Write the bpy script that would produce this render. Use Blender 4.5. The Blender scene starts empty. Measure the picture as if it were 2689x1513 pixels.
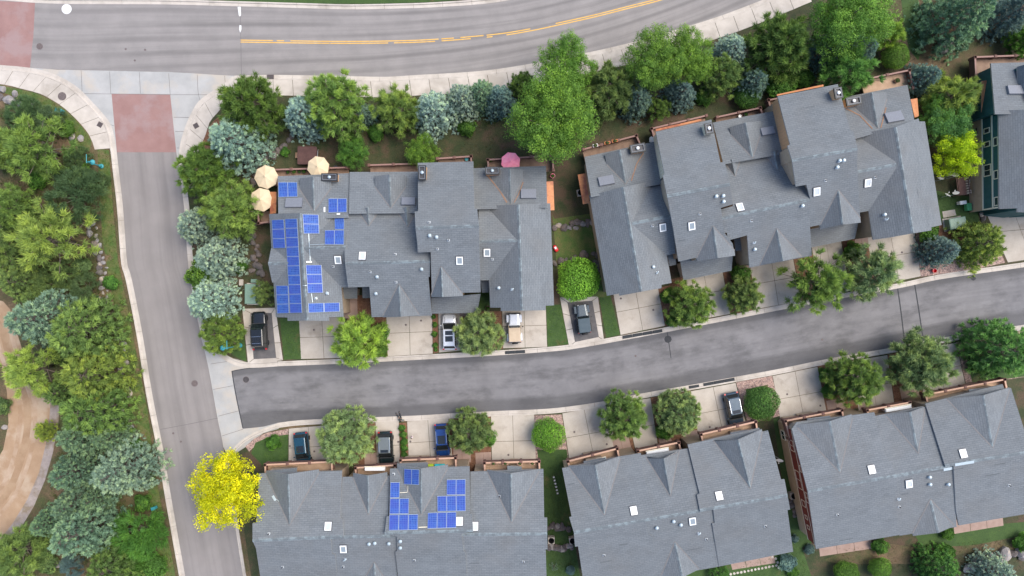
import bpy, math, random
from mathutils import Vector, Matrix, geometry
R = random.Random(7)
rad = math.radians
sc = bpy.context.scene
COL = sc.collection

# ---------------------------------------------------------------- camera, sky, sun, exposure
HC = 90.0                      # drone height above the ground, metres
SPX = 20.0                     # photograph pixels per metre on the ground
CX, CY = 1344.5, 756.5
cam = bpy.data.cameras.new('camera'); cam_o = bpy.data.objects.new('camera', cam); COL.objects.link(cam_o)
cam_o.location = (0, 0, HC); cam_o.rotation_euler = (0, 0, 0)
cam.sensor_fit = 'HORIZONTAL'; cam.sensor_width = 36.0
cam.lens = 36.0 * HC / (2689.0 / SPX)
cam.clip_start = 1.0; cam.clip_end = 3000.0
sc.camera = cam_o
world = bpy.data.worlds.new('World'); sc.world = world; world.use_nodes = True
wn = world.node_tree; wn.nodes.clear()
sky = wn.nodes.new('ShaderNodeTexSky'); sky.sky_type = 'NISHITA'; sky.sun_disc = False
SUN_EL, SUN_AZ = rad(58), rad(68)          # azimuth clockwise from north (+Y)
sky.sun_elevation = SUN_EL; sky.sun_rotation = SUN_AZ
sky.air_density = 1.0; sky.dust_density = 7.0; sky.ozone_density = 1.0; sky.altitude = 2000
bgn = wn.nodes.new('ShaderNodeBackground'); bgn.inputs['Strength'].default_value = 0.125
wout = wn.nodes.new('ShaderNodeOutputWorld')
wn.links.new(sky.outputs[0], bgn.inputs['Color']); wn.links.new(bgn.outputs[0], wout.inputs['Surface'])
sun = bpy.data.lights.new('sun', 'SUN'); sun.energy = 1.75; sun.angle = rad(46); sun.color = (1.0, 0.93, 0.82)
sun_o = bpy.data.objects.new('sun', sun); COL.objects.link(sun_o); sun_o.location = (60, 25, 120)
sun_dir = Vector((math.sin(SUN_AZ) * math.cos(SUN_EL), math.cos(SUN_AZ) * math.cos(SUN_EL), math.sin(SUN_EL)))
sun_o.rotation_euler = sun_dir.to_track_quat('Z', 'Y').to_euler()
sc.view_settings.view_transform = 'Standard'; sc.view_settings.look = 'None'
sc.view_settings.exposure = 1.25; sc.view_settings.gamma = 1.0; sc.view_settings.use_curve_mapping = False

# ---------------------------------------------------------------- helpers: projection, meshes, tags
def W(px, py, h=0.0):
    k = (HC - h) / HC / SPX
    return Vector(((px - CX) * k, -(py - CY) * k, h))
CAM = Vector((0, 0, HC))

class MB:
    def __init__(s): s.v = []; s.f = []; s.uv = []; s.mi = []; s.has_uv = False
    def add(s, vs, fs, mi=0, uv=None):
        b = len(s.v); s.v += [tuple(x) for x in vs]
        for i, f in enumerate(fs):
            s.f.append(tuple(b + k for k in f)); s.mi.append(mi)
            if uv is not None: s.has_uv = True; s.uv.append([uv[k] for k in f])
            else: s.uv.append([(0, 0)] * len(f))
        return s
    def box(s, c, d, rz=0.0, mi=0, top=1.0):
        x, y, z = d[0] / 2, d[1] / 2, d[2] / 2
        ca, sa = math.cos(rz), math.sin(rz); vs = []
        for (a, b, e) in ((-1,-1,-1),(1,-1,-1),(1,1,-1),(-1,1,-1),(-1,-1,1),(1,-1,1),(1,1,1),(-1,1,1)):
            t = top if e > 0 else 1.0
            p, q = a * x * t, b * y * t
            vs.append((c[0] + p * ca - q * sa, c[1] + p * sa + q * ca, c[2] + e * z))
        return s.add(vs, ((3,2,1,0),(4,5,6,7),(0,1,5,4),(1,2,6,5),(2,3,7,6),(3,0,4,7)), mi)
    def bar(s, p, q, w, h, mi=0):                      # rectangular bar from p to q
        p, q = Vector(p), Vector(q); d = (q - p).normalized()
        up = Vector((0, 0, 1)) if abs(d.z) < .95 else Vector((1, 0, 0))
        a = d.cross(up).normalized() * w / 2; b = a.cross(d).normalized() * h / 2
        vs = [p - a - b, p + a - b, p + a + b, p - a + b, q - a - b, q + a - b, q + a + b, q - a + b]
        return s.add(vs, ((0,1,2,3),(7,6,5,4),(0,4,5,1),(1,5,6,2),(2,6,7,3),(3,7,4,0)), mi)
    def tube(s, pts, rs, n=6, mi=0, cap=True):
        rings = []
        b0 = len(s.v); vs = []; fs = []
        for i, p in enumerate(pts):
            p = Vector(p)
            d = (Vector(pts[min(i + 1, len(pts) - 1)]) - Vector(pts[max(i - 1, 0)])).normalized()
            up = Vector((0, 0, 1)) if abs(d.z) < .9 else Vector((1, 0, 0))
            a = d.cross(up).normalized(); b = d.cross(a).normalized()
            for k in range(n):
                t = 2 * math.pi * k / n
                vs.append(p + (a * math.cos(t) + b * math.sin(t)) * rs[i])
        for i in range(len(pts) - 1):
            for k in range(n):
                fs.append((i * n + k, i * n + (k + 1) % n, (i + 1) * n + (k + 1) % n, (i + 1) * n + k))
        if cap:
            fs.append(tuple(range(n - 1, -1, -1))); m = (len(pts) - 1) * n; fs.append(tuple(range(m, m + n)))
        return s.add(vs, fs, mi)
    def lathe(s, c, prof, n=16, mi=0):
        vs = []; fs = []
        for (r, z) in prof:
            for k in range(n):
                t = 2 * math.pi * k / n; vs.append((c[0] + r * math.cos(t), c[1] + r * math.sin(t), c[2] + z))
        for i in range(len(prof) - 1):
            for k in range(n):
                fs.append((i * n + k, i * n + (k + 1) % n, (i + 1) * n + (k + 1) % n, (i + 1) * n + k))
        if prof[0][0] > 1e-4: fs.append(tuple(range(n - 1, -1, -1)))
        m = (len(prof) - 1) * n
        if prof[-1][0] > 1e-4: fs.append(tuple(range(m, m + n)))
        return s.add(vs, fs, mi)
    def prism(s, poly, z0, z1, mi=0):
        n = len(poly); vs = [(p[0], p[1], z0) for p in poly] + [(p[0], p[1], z1) for p in poly]
        fs = [tuple(range(n - 1, -1, -1)), tuple(range(n, 2 * n))] + [(k, (k + 1) % n, n + (k + 1) % n, n + k) for k in range(n)]
        return s.add(vs, fs, mi)
    def mesh(s, name, origin=(0, 0, 0), mats=(), smooth=False):
        me = bpy.data.meshes.new(name); o = origin
        me.from_pydata([(v[0] - o[0], v[1] - o[1], v[2] - o[2]) for v in s.v], [], s.f)
        for m in mats: me.materials.append(m)
        if len(mats) > 1:
            me.polygons.foreach_set('material_index', s.mi)
        if s.has_uv:
            ul = me.uv_layers.new(name='UVMap'); flat = []
            for u in s.uv:
                for q in u: flat += [q[0], q[1]]
            ul.data.foreach_set('uv', flat)
        if smooth: me.polygons.foreach_set('use_smooth', [True] * len(me.polygons))
        me.update(); return me

def put(name, me, parent=None, loc=(0, 0, 0), rz=0.0):
    o = bpy.data.objects.new(name, me); COL.objects.link(o)
    o.location = loc; o.rotation_euler = (0, 0, rz)
    if parent is not None: o.parent = parent
    return o
def obj(name, mb, mat, parent=None, origin=None, smooth=False):
    """world-space MB -> object; parents are unrotated empties/objects at a known location"""
    mats = mat if isinstance(mat, (list, tuple)) else [mat]
    if origin is None:
        n = len(mb.v); origin = (sum(v[0] for v in mb.v) / n, sum(v[1] for v in mb.v) / n, min(v[2] for v in mb.v))
    me = mb.mesh(name, origin, mats, smooth)
    po = Vector((0, 0, 0)); p = parent
    while p is not None: po += p.location; p = p.parent
    return put(name, me, parent, Vector(origin) - po)
def local(name, mb, mat, parent, loc=(0, 0, 0), smooth=False):
    """mesh in the parent's own coordinates"""
    mats = mat if isinstance(mat, (list, tuple)) else [mat]
    o = put(name, mb.mesh(name, (0, 0, 0), mats, smooth), parent, loc); return o
def tag(o, label, cat, group=None):
    o['label'] = label; o['category'] = cat
    if group: o['group'] = group
    return o
def thing(name, label, cat, loc, rz=0.0, group=None):
    o = put(name, None, None, loc, rz); o.empty_display_size = .3
    return tag(o, label, cat, group)
def struct(o, kind='structure'): o['kind'] = kind; return o
def copy_tree(o, parent=None):
    c = o.copy(); COL.objects.link(c); c.parent = parent
    for ch in o.children: copy_tree(ch, c)
    return c

# ---------------------------------------------------------------- materials
def newmat(name):
    m = bpy.data.materials.new(name); m.use_nodes = True
    nt = m.node_tree; b = nt.nodes['Principled BSDF']; return m, nt, b
def nd(nt, t, **kw):
    n = nt.nodes.new(t)
    for k, v in kw.items():
        if k in n.inputs: n.inputs[k].default_value = v
        else: setattr(n, k, v)
    return n
def noise(nt, vec, scale, detail=4, rough=.55):
    n = nd(nt, 'ShaderNodeTexNoise'); n.inputs['Scale'].default_value = scale; n.inputs['Detail'].default_value = detail
    n.inputs['Roughness'].default_value = rough; nt.links.new(vec, n.inputs['Vector']); return n.outputs['Fac']
def ramp(nt, fac, lo, hi):
    n = nd(nt, 'ShaderNodeMapRange'); n.inputs['From Min'].default_value = lo; n.inputs['From Max'].default_value = hi
    nt.links.new(fac, n.inputs['Value']); return n.outputs['Result']
def mixc(nt, fac, a, b, mode='MIX'):
    n = nd(nt, 'ShaderNodeMix', data_type='RGBA', blend_type=mode)
    for k, v in ((0, fac), (6, a), (7, b)):
        if isinstance(v, (int, float)): n.inputs[k].default_value = v
        elif isinstance(v, tuple): n.inputs[k].default_value = v if len(v) == 4 else v + (1,)
        else: nt.links.new(v, n.inputs[k])
    return n.outputs[2]
def pos(nt): return nd(nt, 'ShaderNodeNewGeometry').outputs['Position']
def uvn(nt): return nd(nt, 'ShaderNodeUVMap').outputs['UV']
def mapping(nt, vec, scale=(1, 1, 1), rot=0.0):
    n = nd(nt, 'ShaderNodeMapping'); n.inputs['Scale'].default_value = scale; n.inputs['Rotation'].default_value = (0, 0, rot)
    nt.links.new(vec, n.inputs['Vector']); return n.outputs[0]
def mathn(nt, op, a, b=None):
    n = nd(nt, 'ShaderNodeMath', operation=op)
    for k, v in ((0, a), (1, b)):
        if v is None: continue
        if isinstance(v, (int, float)): n.inputs[k].default_value = v
        else: nt.links.new(v, n.inputs[k])
    return n.outputs[0]
def bump(nt, b, fac, strength, dist=.02):
    n = nd(nt, 'ShaderNodeBump'); n.inputs['Strength'].default_value = strength; n.inputs['Distance'].default_value = dist
    nt.links.new(fac, n.inputs['Height']); nt.links.new(n.outputs[0], b.inputs['Normal'])

def mottled(name, c1, c2, scale=1.0, c3=None, scale3=.2, lo=.35, hi=.65, rough=.85, grain=.12, gscale=30, bmp=0.0, lo3=.5, hi3=.62, metal=0.0, coat=0.0):
    m, nt, b = newmat(name); p = pos(nt)
    c = mixc(nt, ramp(nt, noise(nt, p, scale, 6, .6), lo, hi), c1, c2)
    if c3: c = mixc(nt, ramp(nt, noise(nt, p, scale3, 5, .6), lo3, hi3), c, c3)
    if grain:
        g = noise(nt, p, gscale, 2); c = mixc(nt, grain, c, mixc(nt, ramp(nt, g, .3, .7), (0, 0, 0), (1, 1, 1)), 'OVERLAY')
        if bmp: bump(nt, b, g, bmp)
    nt.links.new(c, b.inputs['Base Color']); b.inputs['Roughness'].default_value = rough; b.inputs['Metallic'].default_value = metal
    b.inputs['Coat Weight'].default_value = coat
    return m
def plain(name, c, rough=.6, metal=0.0, coat=0.0):
    m, nt, b = newmat(name); p = pos(nt)
    g = noise(nt, p, 9, 3); cc = mixc(nt, ramp(nt, g, .3, .7), tuple(x * .9 for x in c), tuple(min(1, x * 1.08) for x in c))
    nt.links.new(cc, b.inputs['Base Color'])
    b.inputs['Roughness'].default_value = rough; b.inputs['Metallic'].default_value = metal; b.inputs['Coat Weight'].default_value = coat
    b.inputs['Coat Roughness'].default_value = .08
    return m
def glassy(name, c, rough=.06):
    m, nt, b = newmat(name); b.inputs['Base Color'].default_value = c + (1,); b.inputs['Roughness'].default_value = rough
    b.inputs['Specular IOR Level'].default_value = .9; return m

def asphalt(name, c1, c2, track=None, blot=None, edge=None, width=9.0):
    """UV: u along the road, v across it, in metres"""
    m, nt, b = newmat(name); u = uvn(nt); p = pos(nt)
    c = mixc(nt, ramp(nt, noise(nt, p, .35, 6, .62), .35, .65), c1, c2)
    st = noise(nt, mapping(nt, u, (.035, 1.3, 1)), 1.0, 5, .6)
    c = mixc(nt, mathn(nt, 'MULTIPLY', ramp(nt, st, .48, .68), .32), c, tuple(x * .62 for x in c1))
    sep = nd(nt, 'ShaderNodeSeparateXYZ'); nt.links.new(u, sep.inputs[0]); v = sep.outputs[1]
    if track:
        per, ph, amt = track
        s = mathn(nt, 'SINE', mathn(nt, 'ADD', mathn(nt, 'MULTIPLY', v, 2 * math.pi / per), ph))
        s2 = mathn(nt, 'MULTIPLY', ramp(nt, s, -.1, 1.0), ramp(nt, noise(nt, mapping(nt, u, (.05, .5, 1)), 1.0, 4), .3, .62))
        c = mixc(nt, mathn(nt, 'MULTIPLY', s2, amt), c, tuple(x * .55 for x in c1))
    if blot:
        n1 = noise(nt, mapping(nt, u, (.22, .5, 1)), 1.0, 6, .65)
        c = mixc(nt, mathn(nt, 'MULTIPLY', ramp(nt, n1, .47, .66), blot), c, tuple(x * .45 for x in c1))
        n2 = noise(nt, mapping(nt, u, (.5, .6, 1)), 1.6, 5, .7)
        c = mixc(nt, mathn(nt, 'MULTIPLY', ramp(nt, n2, .55, .75), blot * .25), c, tuple(min(1, x * 1.45) for x in c2))
    if edge:
        e = mathn(nt, 'ADD', v, mathn(nt, 'MULTIPLY', noise(nt, mapping(nt, u, (.3, .6, 1)), 1.0, 4), .9))
        f = mathn(nt, 'MAXIMUM', ramp(nt, e, 1.5, 1.0), ramp(nt, e, width - 1.2, width - .7))
        c = mixc(nt, mathn(nt, 'MULTIPLY', f, edge), c, tuple(x * .42 for x in c1))
    g = noise(nt, p, 26, 2); c = mixc(nt, .22, c, mixc(nt, ramp(nt, g, .25, .75), (0, 0, 0), (1, 1, 1)), 'OVERLAY')
    bump(nt, b, g, .15)
    nt.links.new(c, b.inputs['Base Color']); b.inputs['Roughness'].default_value = .9
    return m

def shingles(name, c1, c2):
    """UV in metres: u along the course, v up the slope"""
    m, nt, b = newmat(name); u = uvn(nt); p = pos(nt)
    br = nd(nt, 'ShaderNodeTexBrick'); nt.links.new(u, br.inputs['Vector'])
    br.inputs['Color1'].default_value = c1 + (1,); br.inputs['Color2'].default_value = c2 + (1,)
    br.inputs['Mortar'].default_value = tuple(x * .55 for x in c1) + (1,)
    br.inputs['Scale'].default_value = 1.0; br.inputs['Mortar Size'].default_value = .022; br.inputs['Mortar Smooth'].default_value = .4
    br.inputs['Brick Width'].default_value = .62; br.inputs['Row Height'].default_value = .25; br.inputs['Bias'].default_value = -.1
    c = br.outputs['Color']
    w = noise(nt, mapping(nt, u, (.5, .9, 1)), .6, 6, .65)
    c = mixc(nt, mathn(nt, 'MULTIPLY', ramp(nt, w, .35, .7), .4), c, tuple(x * 1.22 for x in c2))
    w2 = noise(nt, mapping(nt, u, (.6, 6, 1)), 1.0, 3, .7)
    c = mixc(nt, mathn(nt, 'MULTIPLY', ramp(nt, w2, .5, .8), .28), c, tuple(x * .5 for x in c1))
    w3 = noise(nt, p, .22, 3); c = mixc(nt, mathn(nt, 'MULTIPLY', ramp(nt, w3, .45, .7), .35), c, (c1[0] * 1.12, c1[1] * .98, c1[2] * .86))
    oi = nd(nt, 'ShaderNodeObjectInfo'); c = mixc(nt, mathn(nt, 'MULTIPLY', oi.outputs['Random'], .22), c, tuple(x * .72 for x in c1))
    g = noise(nt, p, 22, 2); c = mixc(nt, .25, c, mixc(nt, ramp(nt, g, .25, .75), (0, 0, 0), (1, 1, 1)), 'OVERLAY')
    nt.links.new(c, b.inputs['Base Color']); b.inputs['Roughness'].default_value = .88
    bump(nt, b, br.outputs['Fac'], -.5, .02)
    return m
def planks(name, c1, c2, w=.14, axis=0):
    m, nt, b = newmat(name); p = pos(nt)
    s = nd(nt, 'ShaderNodeSeparateXYZ'); nt.links.new(p, s.inputs[0])
    f = mathn(nt, 'FRACT', mathn(nt, 'DIVIDE', s.outputs[axis], w)); line = ramp(nt, f, .0, .14)
    c = mixc(nt, ramp(nt, noise(nt, p, 1.5, 5), .35, .65), c1, c2)
    c = mixc(nt, mathn(nt, 'MULTIPLY', mathn(nt, 'SUBTRACT', 1.0, line), .6), c, tuple(x * .3 for x in c1))
    nt.links.new(c, b.inputs['Base Color']); b.inputs['Roughness'].default_value = .75; bump(nt, b, line, .4); return m
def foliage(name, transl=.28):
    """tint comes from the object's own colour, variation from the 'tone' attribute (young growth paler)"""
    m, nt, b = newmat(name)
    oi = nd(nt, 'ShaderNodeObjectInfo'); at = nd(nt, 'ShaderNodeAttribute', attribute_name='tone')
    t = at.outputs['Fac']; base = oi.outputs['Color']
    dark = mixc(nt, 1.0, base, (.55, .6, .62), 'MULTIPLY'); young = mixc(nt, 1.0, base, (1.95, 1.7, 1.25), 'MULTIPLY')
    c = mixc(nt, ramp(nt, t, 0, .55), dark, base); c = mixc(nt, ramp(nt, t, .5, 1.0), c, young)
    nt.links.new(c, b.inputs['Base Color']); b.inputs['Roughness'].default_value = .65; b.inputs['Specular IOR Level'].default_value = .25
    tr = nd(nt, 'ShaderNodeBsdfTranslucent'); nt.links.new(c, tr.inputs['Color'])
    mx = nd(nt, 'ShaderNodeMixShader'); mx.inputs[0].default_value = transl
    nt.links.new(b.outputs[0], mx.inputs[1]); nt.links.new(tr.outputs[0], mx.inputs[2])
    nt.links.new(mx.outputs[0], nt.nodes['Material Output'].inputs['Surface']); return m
def solar_cells():
    m, nt, b = newmat('solar_cells'); u = uvn(nt)
    br = nd(nt, 'ShaderNodeTexBrick', offset=0.0); nt.links.new(u, br.inputs['Vector'])
    br.inputs['Color1'].default_value = (.008, .042, .20, 1); br.inputs['Color2'].default_value = (.026, .098, .37, 1); br.inputs['Mortar'].default_value = (.10, .19, .42, 1)
    br.inputs['Scale'].default_value = 1; br.inputs['Mortar Size'].default_value = .026; br.inputs['Mortar Smooth'].default_value = .2
    br.inputs['Brick Width'].default_value = .21; br.inputs['Row Height'].default_value = .21
    oi = nd(nt, 'ShaderNodeObjectInfo'); n = noise(nt, pos(nt), .9, 3)
    c = mixc(nt, mathn(nt, 'MULTIPLY', mathn(nt, 'ADD', ramp(nt, n, .35, .65), oi.outputs['Random']), .4), br.outputs['Color'], (.055, .075, .33))
    nt.links.new(c, b.inputs['Base Color']); b.inputs['Roughness'].default_value = .42; b.inputs['Specular IOR Level'].default_value = .08; return m

M = {}
M['road_main'] = asphalt('road_asphalt', (.225, .207, .195), (.265, .243, .228), track=(2.12, -1.2, .6))
M['road_side'] = asphalt('side_street_asphalt', (.225, .203, .19), (.25, .226, .212), track=(2.6, .6, .35))
M['road_lane'] = asphalt('lane_asphalt', (.158, .152, .154), (.205, .197, .198), blot=.58, edge=.6, width=7.2)
M['pad_asphalt'] = mottled('pad_asphalt', (.085, .08, .08), (.12, .11, .108), 1.2)
M['pink'] = mottled('red_tinted_paving', (.255, .142, .125), (.295, .172, .152), .5, (.29, .195, .182), .3)
M['concrete'] = mottled('pale_concrete', (.45, .40, .345), (.53, .475, .415), .7, (.38, .335, .285), .25, grain=.10)
M['drive'] = mottled('driveway_concrete', (.395, .345, .288), (.46, .41, .348), .6, (.29, .25, .205), .45, grain=.12, lo3=.56, hi3=.75)
M['apron'] = mottled('grey_concrete', (.33, .325, .31), (.40, .39, .372), .45, (.42, .375, .32), .22, grain=.14)
M['soil'] = mottled('dry_soil_and_grass', (.10, .066, .034), (.058, .068, .020), .55, (.145, .098, .052), .18, grain=.3, gscale=7, bmp=.4)
M['lawn'] = mottled('lawn', (.030, .066, .012), (.046, .090, .016), .8, (.11, .085, .032), .35, grain=.3, gscale=9, lo3=.60, hi3=.74, bmp=.5)
M['verge'] = mottled('dry_verge_grass', (.050, .100, .016), (.105, .110, .032), .9, (.15, .10, .055), .4, grain=.3, gscale=8, bmp=.5, lo3=.55, hi3=.7)
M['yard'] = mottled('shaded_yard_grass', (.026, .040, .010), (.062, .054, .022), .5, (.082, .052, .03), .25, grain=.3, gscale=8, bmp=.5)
M['mulch'] = mottled('bark_mulch', (.13, .058, .030), (.20, .098, .055), 3.0, grain=.5, gscale=14, bmp=.6)
M['gravel'] = mottled('pinkish_gravel', (.30, .185, .15), (.42, .30, .25), 5.0, (.17, .12, .11), 4, grain=.6, gscale=11, bmp=.8)
M['dirt'] = mottled('tan_dirt_track', (.31, .20, .118), (.37, .25, .155), .5, (.40, .30, .21), .25, grain=.12)
M['rut'] = mottled('pale_wheel_rut', (.36, .25, .165), (.42, .31, .22), .8, (.31, .20, .118), .35, lo3=.45, hi3=.6)
M['rut_dark'] = mottled('damp_track_centre', (.27, .17, .095), (.31, .20, .118), .7, (.34, .23, .14), .4, lo3=.45, hi3=.6)
M['paver'] = mottled('pink_paver', (.30, .205, .165), (.36, .255, .21), 1.2)
M['shingle'] = shingles('grey_asphalt_shingles', (.133, .146, .155), (.166, .181, .191))
M['patch_shingle'] = mottled('darker_shingle', (.075, .085, .092), (.10, .11, .118), 2.0)
M['ridge'] = mottled('ridge_cap_shingles', (.125, .143, .152), (.195, .232, .244), 1.5, grain=.3, lo=.46, hi=.6)
M['valley'] = mottled('valley_debris', (.145, .14, .137), (.19, .178, .17), 2.0)
M['needles_litter'] = mottled('fallen_needles', (.22, .115, .06), (.30, .17, .10), 3.0)
M['trim'] = plain('cream_trim', (.80, .72, .54), .5)
M['gutter_metal'] = plain('grey_gutter_metal', (.36, .35, .34), .45, .3)
M['wall_tan'] = planks('tan_siding', (.40, .31, .22), (.46, .36, .26), .2, 2)
M['wall_red'] = planks('dark_red_siding', (.15, .026, .018), (.19, .036, .024), .18, 2)
M['wall_green'] = planks('dark_green_siding', (.018, .085, .085), (.028, .11, .108), .18, 2)
M['wall_brown'] = planks('brown_siding', (.12, .08, .06), (.15, .10, .075), .2, 2)
M['board_tan'] = plain('tan_board', (.62, .36, .19), .7)
M['deck'] = planks('deck_boards', (.36, .235, .15), (.44, .30, .20), .15, 1)
M['deck_dark'] = planks('weathered_deck_boards', (.20, .125, .085), (.27, .175, .12), .15, 1)
M['rail'] = plain('brown_railing_wood', (.155, .078, .062), .7)
M['rail_cap'] = plain('tan_rail_cap', (.50, .31, .22), .7)
M['rail_cap_dark'] = plain('purple_brown_rail_cap', (.27, .155, .13), .7)
M['copper'] = mottled('copper_sheet', (.42, .15, .055), (.52, .22, .085), 2.0, (.30, .09, .04), 1.0, rough=.55)
M['chimney_metal'] = plain('dark_chimney_metal', (.035, .038, .04), .5, .5)
M['metal'] = plain('pale_galvanised_metal', (.46, .53, .55), .45, .4)
M['vent_plate'] = plain('vent_flange', (.50, .52, .52), .5, .2)
M['shoulder'] = mottled('grey_track_shoulder', (.26, .215, .195), (.33, .28, .25), 1.5, (.22, .17, .12), .6, grain=.3)
M['white'] = plain('white_plastic', (.78, .78, .76), .4)
M['skylight'] = glassy('skylight_pane', (.50, .53, .54), .25)
M['skylight_clear'] = glassy('clear_skylight_pane', (.25, .29, .31), .1)
M['dark_frame'] = plain('dark_frame', (.04, .04, .045), .5)
M['cells'] = solar_cells()
M['panel_frame'] = plain('panel_frame', (.33, .38, .44), .6, .2)
M['window'] = glassy('window_glass', (.02, .045, .05), .05)
M['flash'] = plain('painted_metal_flashing', (.19, .20, .225), .6, .2)
M['rock'] = mottled('grey_boulder', (.19, .175, .175), (.30, .275, .26), 1.6, (.40, .33, .26), .9, grain=.25, bmp=.3)
M['rock_dark'] = mottled('dark_boulder', (.085, .072, .07), (.15, .13, .12), 1.6, (.17, .13, .11), .9, grain=.25, bmp=.3)
M['bark'] = mottled('bark', (.14, .105, .085), (.22, .175, .145), 4.0)
M['leaf'] = foliage('foliage', .34); M['needle'] = foliage('needles', .2); M['grassblade'] = foliage('grass_blades', .3)
M['teal'] = plain('teal_paint', (.04, .27, .30), .45)
M['util_green'] = plain('utility_green_paint', (.16, .25, .19), .5)
M['util_bright'] = plain('bright_green_plastic', (.08, .36, .15), .5)
M['black_rubber'] = plain('black_rubber', (.028, .032, .036), .8)
M['manhole'] = mottled('cast_iron', (.11, .085, .08), (.15, .12, .115), 6)
M['yellow_line'] = mottled('yellow_road_paint', (.62, .34, .055), (.68, .42, .12), 2.0, (.35, .25, .16), 1.2, lo3=.6, hi3=.7)
M['white_line'] = mottled('white_road_paint', (.72, .72, .70), (.62, .61, .58), 3.0)
M['seal'] = mottled('crack_sealant', (.028, .03, .034), (.045, .046, .05), 3.0)
M['joint'] = plain('dark_joint', (.12, .11, .105), .9)
M['beige_cloth'] = mottled('beige_canvas', (.60, .47, .30), (.66, .53, .35), 1.2, grain=.05)
M['pink_cloth'] = mottled('pink_canvas', (.95, .26, .38), (.97, .36, .47), 1.5, grain=.05)
M['brown_vinyl'] = mottled('brown_vinyl', (.085, .042, .038), (.115, .058, .05), 2.0)
M['black_plastic'] = plain('black_plastic', (.02, .02, .022), .5)
M['wood'] = mottled('weathered_wood', (.26, .15, .09), (.36, .23, .15), 3.0)
M['orange_pot'] = plain('orange_terracotta', (.62, .23, .08), .7)
M['log'] = mottled('cut_log', (.42, .30, .21), (.55, .43, .32), 3.0)
# ---------------------------------------------------------------- ground, roads, pavements
def smooth_line(pts, step=12.0):
    """Catmull-Rom through pixel points, resampled about every `step` pixels"""
    out = []; P = [Vector((p[0], p[1])) for p in pts]
    for i in range(len(P) - 1):
        a, b, c, d = P[max(i - 1, 0)], P[i], P[i + 1], P[min(i + 2, len(P) - 1)]
        n = max(1, int((c - b).length / step))
        for k in range(n):
            t = k / n
            q = .5 * ((2 * b) + (c - a) * t + (2 * a - 5 * b + 4 * c - d) * t * t + (3 * b - a - 3 * c + d) * t ** 3)
            out.append(q)
    out.append(P[-1]); return out
def arclen(L):
    s = [0.0]
    for i in range(1, len(L)): s.append(s[-1] + (L[i] - L[i - 1]).length)
    return s
def resample(L, n):
    s = arclen(L); T = s[-1]; out = []; j = 0
    for k in range(n + 1):
        t = T * k / n
        while j < len(L) - 2 and s[j + 1] < t: j += 1
        f = (t - s[j]) / max(1e-6, s[j + 1] - s[j]); out.append(L[j].lerp(L[j + 1], min(1, max(0, f))))
    return out
def offset(L, d):
    out = []
    for i in range(len(L)):
        t = (L[min(i + 1, len(L) - 1)] - L[max(i - 1, 0)]).normalized(); out.append(L[i] + Vector((-t.y, t.x)) * d)
    return out
_lay = [0]
def patch(name, pts, z, mat, kind='structure', parent=None):
    _lay[0] += 1; z += (_lay[0] % 60) * .00007        # no two sheets at quite the same level
    mb = MB(); vs = [W(*p) for p in pts]; vs = [(v.x, v.y, z) for v in vs]
    a = sum(vs[i][0] * vs[(i + 1) % len(vs)][1] - vs[(i + 1) % len(vs)][0] * vs[i][1] for i in range(len(vs)))
    if a < 0: vs.reverse()
    mb.add(vs, [tuple(range(len(vs)))])
    o = obj(name, mb, mat, parent)
    if kind and parent is None: struct(o, kind)
    return o
def road(name, A, B, z, mat, n=80):
    a = resample(smooth_line(A), n); b = resample(smooth_line(B), n); mb = MB(); vs = []; uv = []; u = 0; last = None
    for p, q in zip(a, b):
        P, Q = W(p.x, p.y), W(q.x, q.y); c = (P + Q) / 2
        if last is not None: u += (c - last).length
        last = c; wd = (P - Q).length
        vs += [(P.x, P.y, z), (Q.x, Q.y, z)]; uv += [(u, 0), (u, wd)]
    fs = [(2 * i, 2 * i + 1, 2 * i + 3, 2 * i + 2) for i in range(n)]
    # keep the faces pointing up
    x = (Vector(vs[1]) - Vector(vs[0])).cross(Vector(vs[2]) - Vector(vs[0]))
    if x.z < 0: fs = [f[::-1] for f in fs]
    mb.add(vs, fs, uv=uv); return struct(obj(name, mb, mat))
def kerb(name, pts, side, mat, gut=.42, top=.16, height=.13, seg=3.7, z0=.012):
    """kerb and gutter cast in sections along a pixel line; side=+1/-1 tells where the kerb stands"""
    L = [W(p.x, p.y).to_2d() for p in smooth_line(pts)]; T = arclen(L)[-1]; n = max(1, int(T / seg))
    root = struct(put(name, None, None, (L[0].x, L[0].y, 0))); root.empty_display_size = .3
    prof = [(0, z0 - .03), (0, z0 + .014), (gut, z0), (gut + .04, height - .015), (gut + .07, height), (gut + .07 + top, height), (gut + .07 + top, z0 - .03)]
    dense = resample(L, n * 6); np_ = len(prof)
    for i in range(n):
        D = dense[i * 6:i * 6 + 7]; mb = MB(); vs = []
        d0 = (D[1] - D[0]).normalized() * .014; D = [D[0] + d0] + D[1:-1] + [D[-1] - (D[-1] - D[-2]).normalized() * .014]
        for k in range(7):
            t = (D[min(k + 1, 6)] - D[max(k - 1, 0)]).normalized(); nn = Vector((-t.y, t.x)) * side
            for (o_, z) in prof: vs.append((D[k].x + nn.x * o_, D[k].y + nn.y * o_, z))
        fs = []
        for k in range(6):
            for j in range(np_ - 1):
                f = (k * np_ + j, (k + 1) * np_ + j, (k + 1) * np_ + j + 1, k * np_ + j + 1); fs.append(f if side > 0 else f[::-1])
        fs.append(tuple(range(np_)) if side > 0 else tuple(range(np_ - 1, -1, -1)))
        fs.append(tuple(range(6 * np_ + np_ - 1, 6 * np_ - 1, -1)) if side > 0 else tuple(range(6 * np_, 7 * np_)))
        mb.add(vs, fs); obj('kerb_section', mb, mat, root)
    return root
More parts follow.
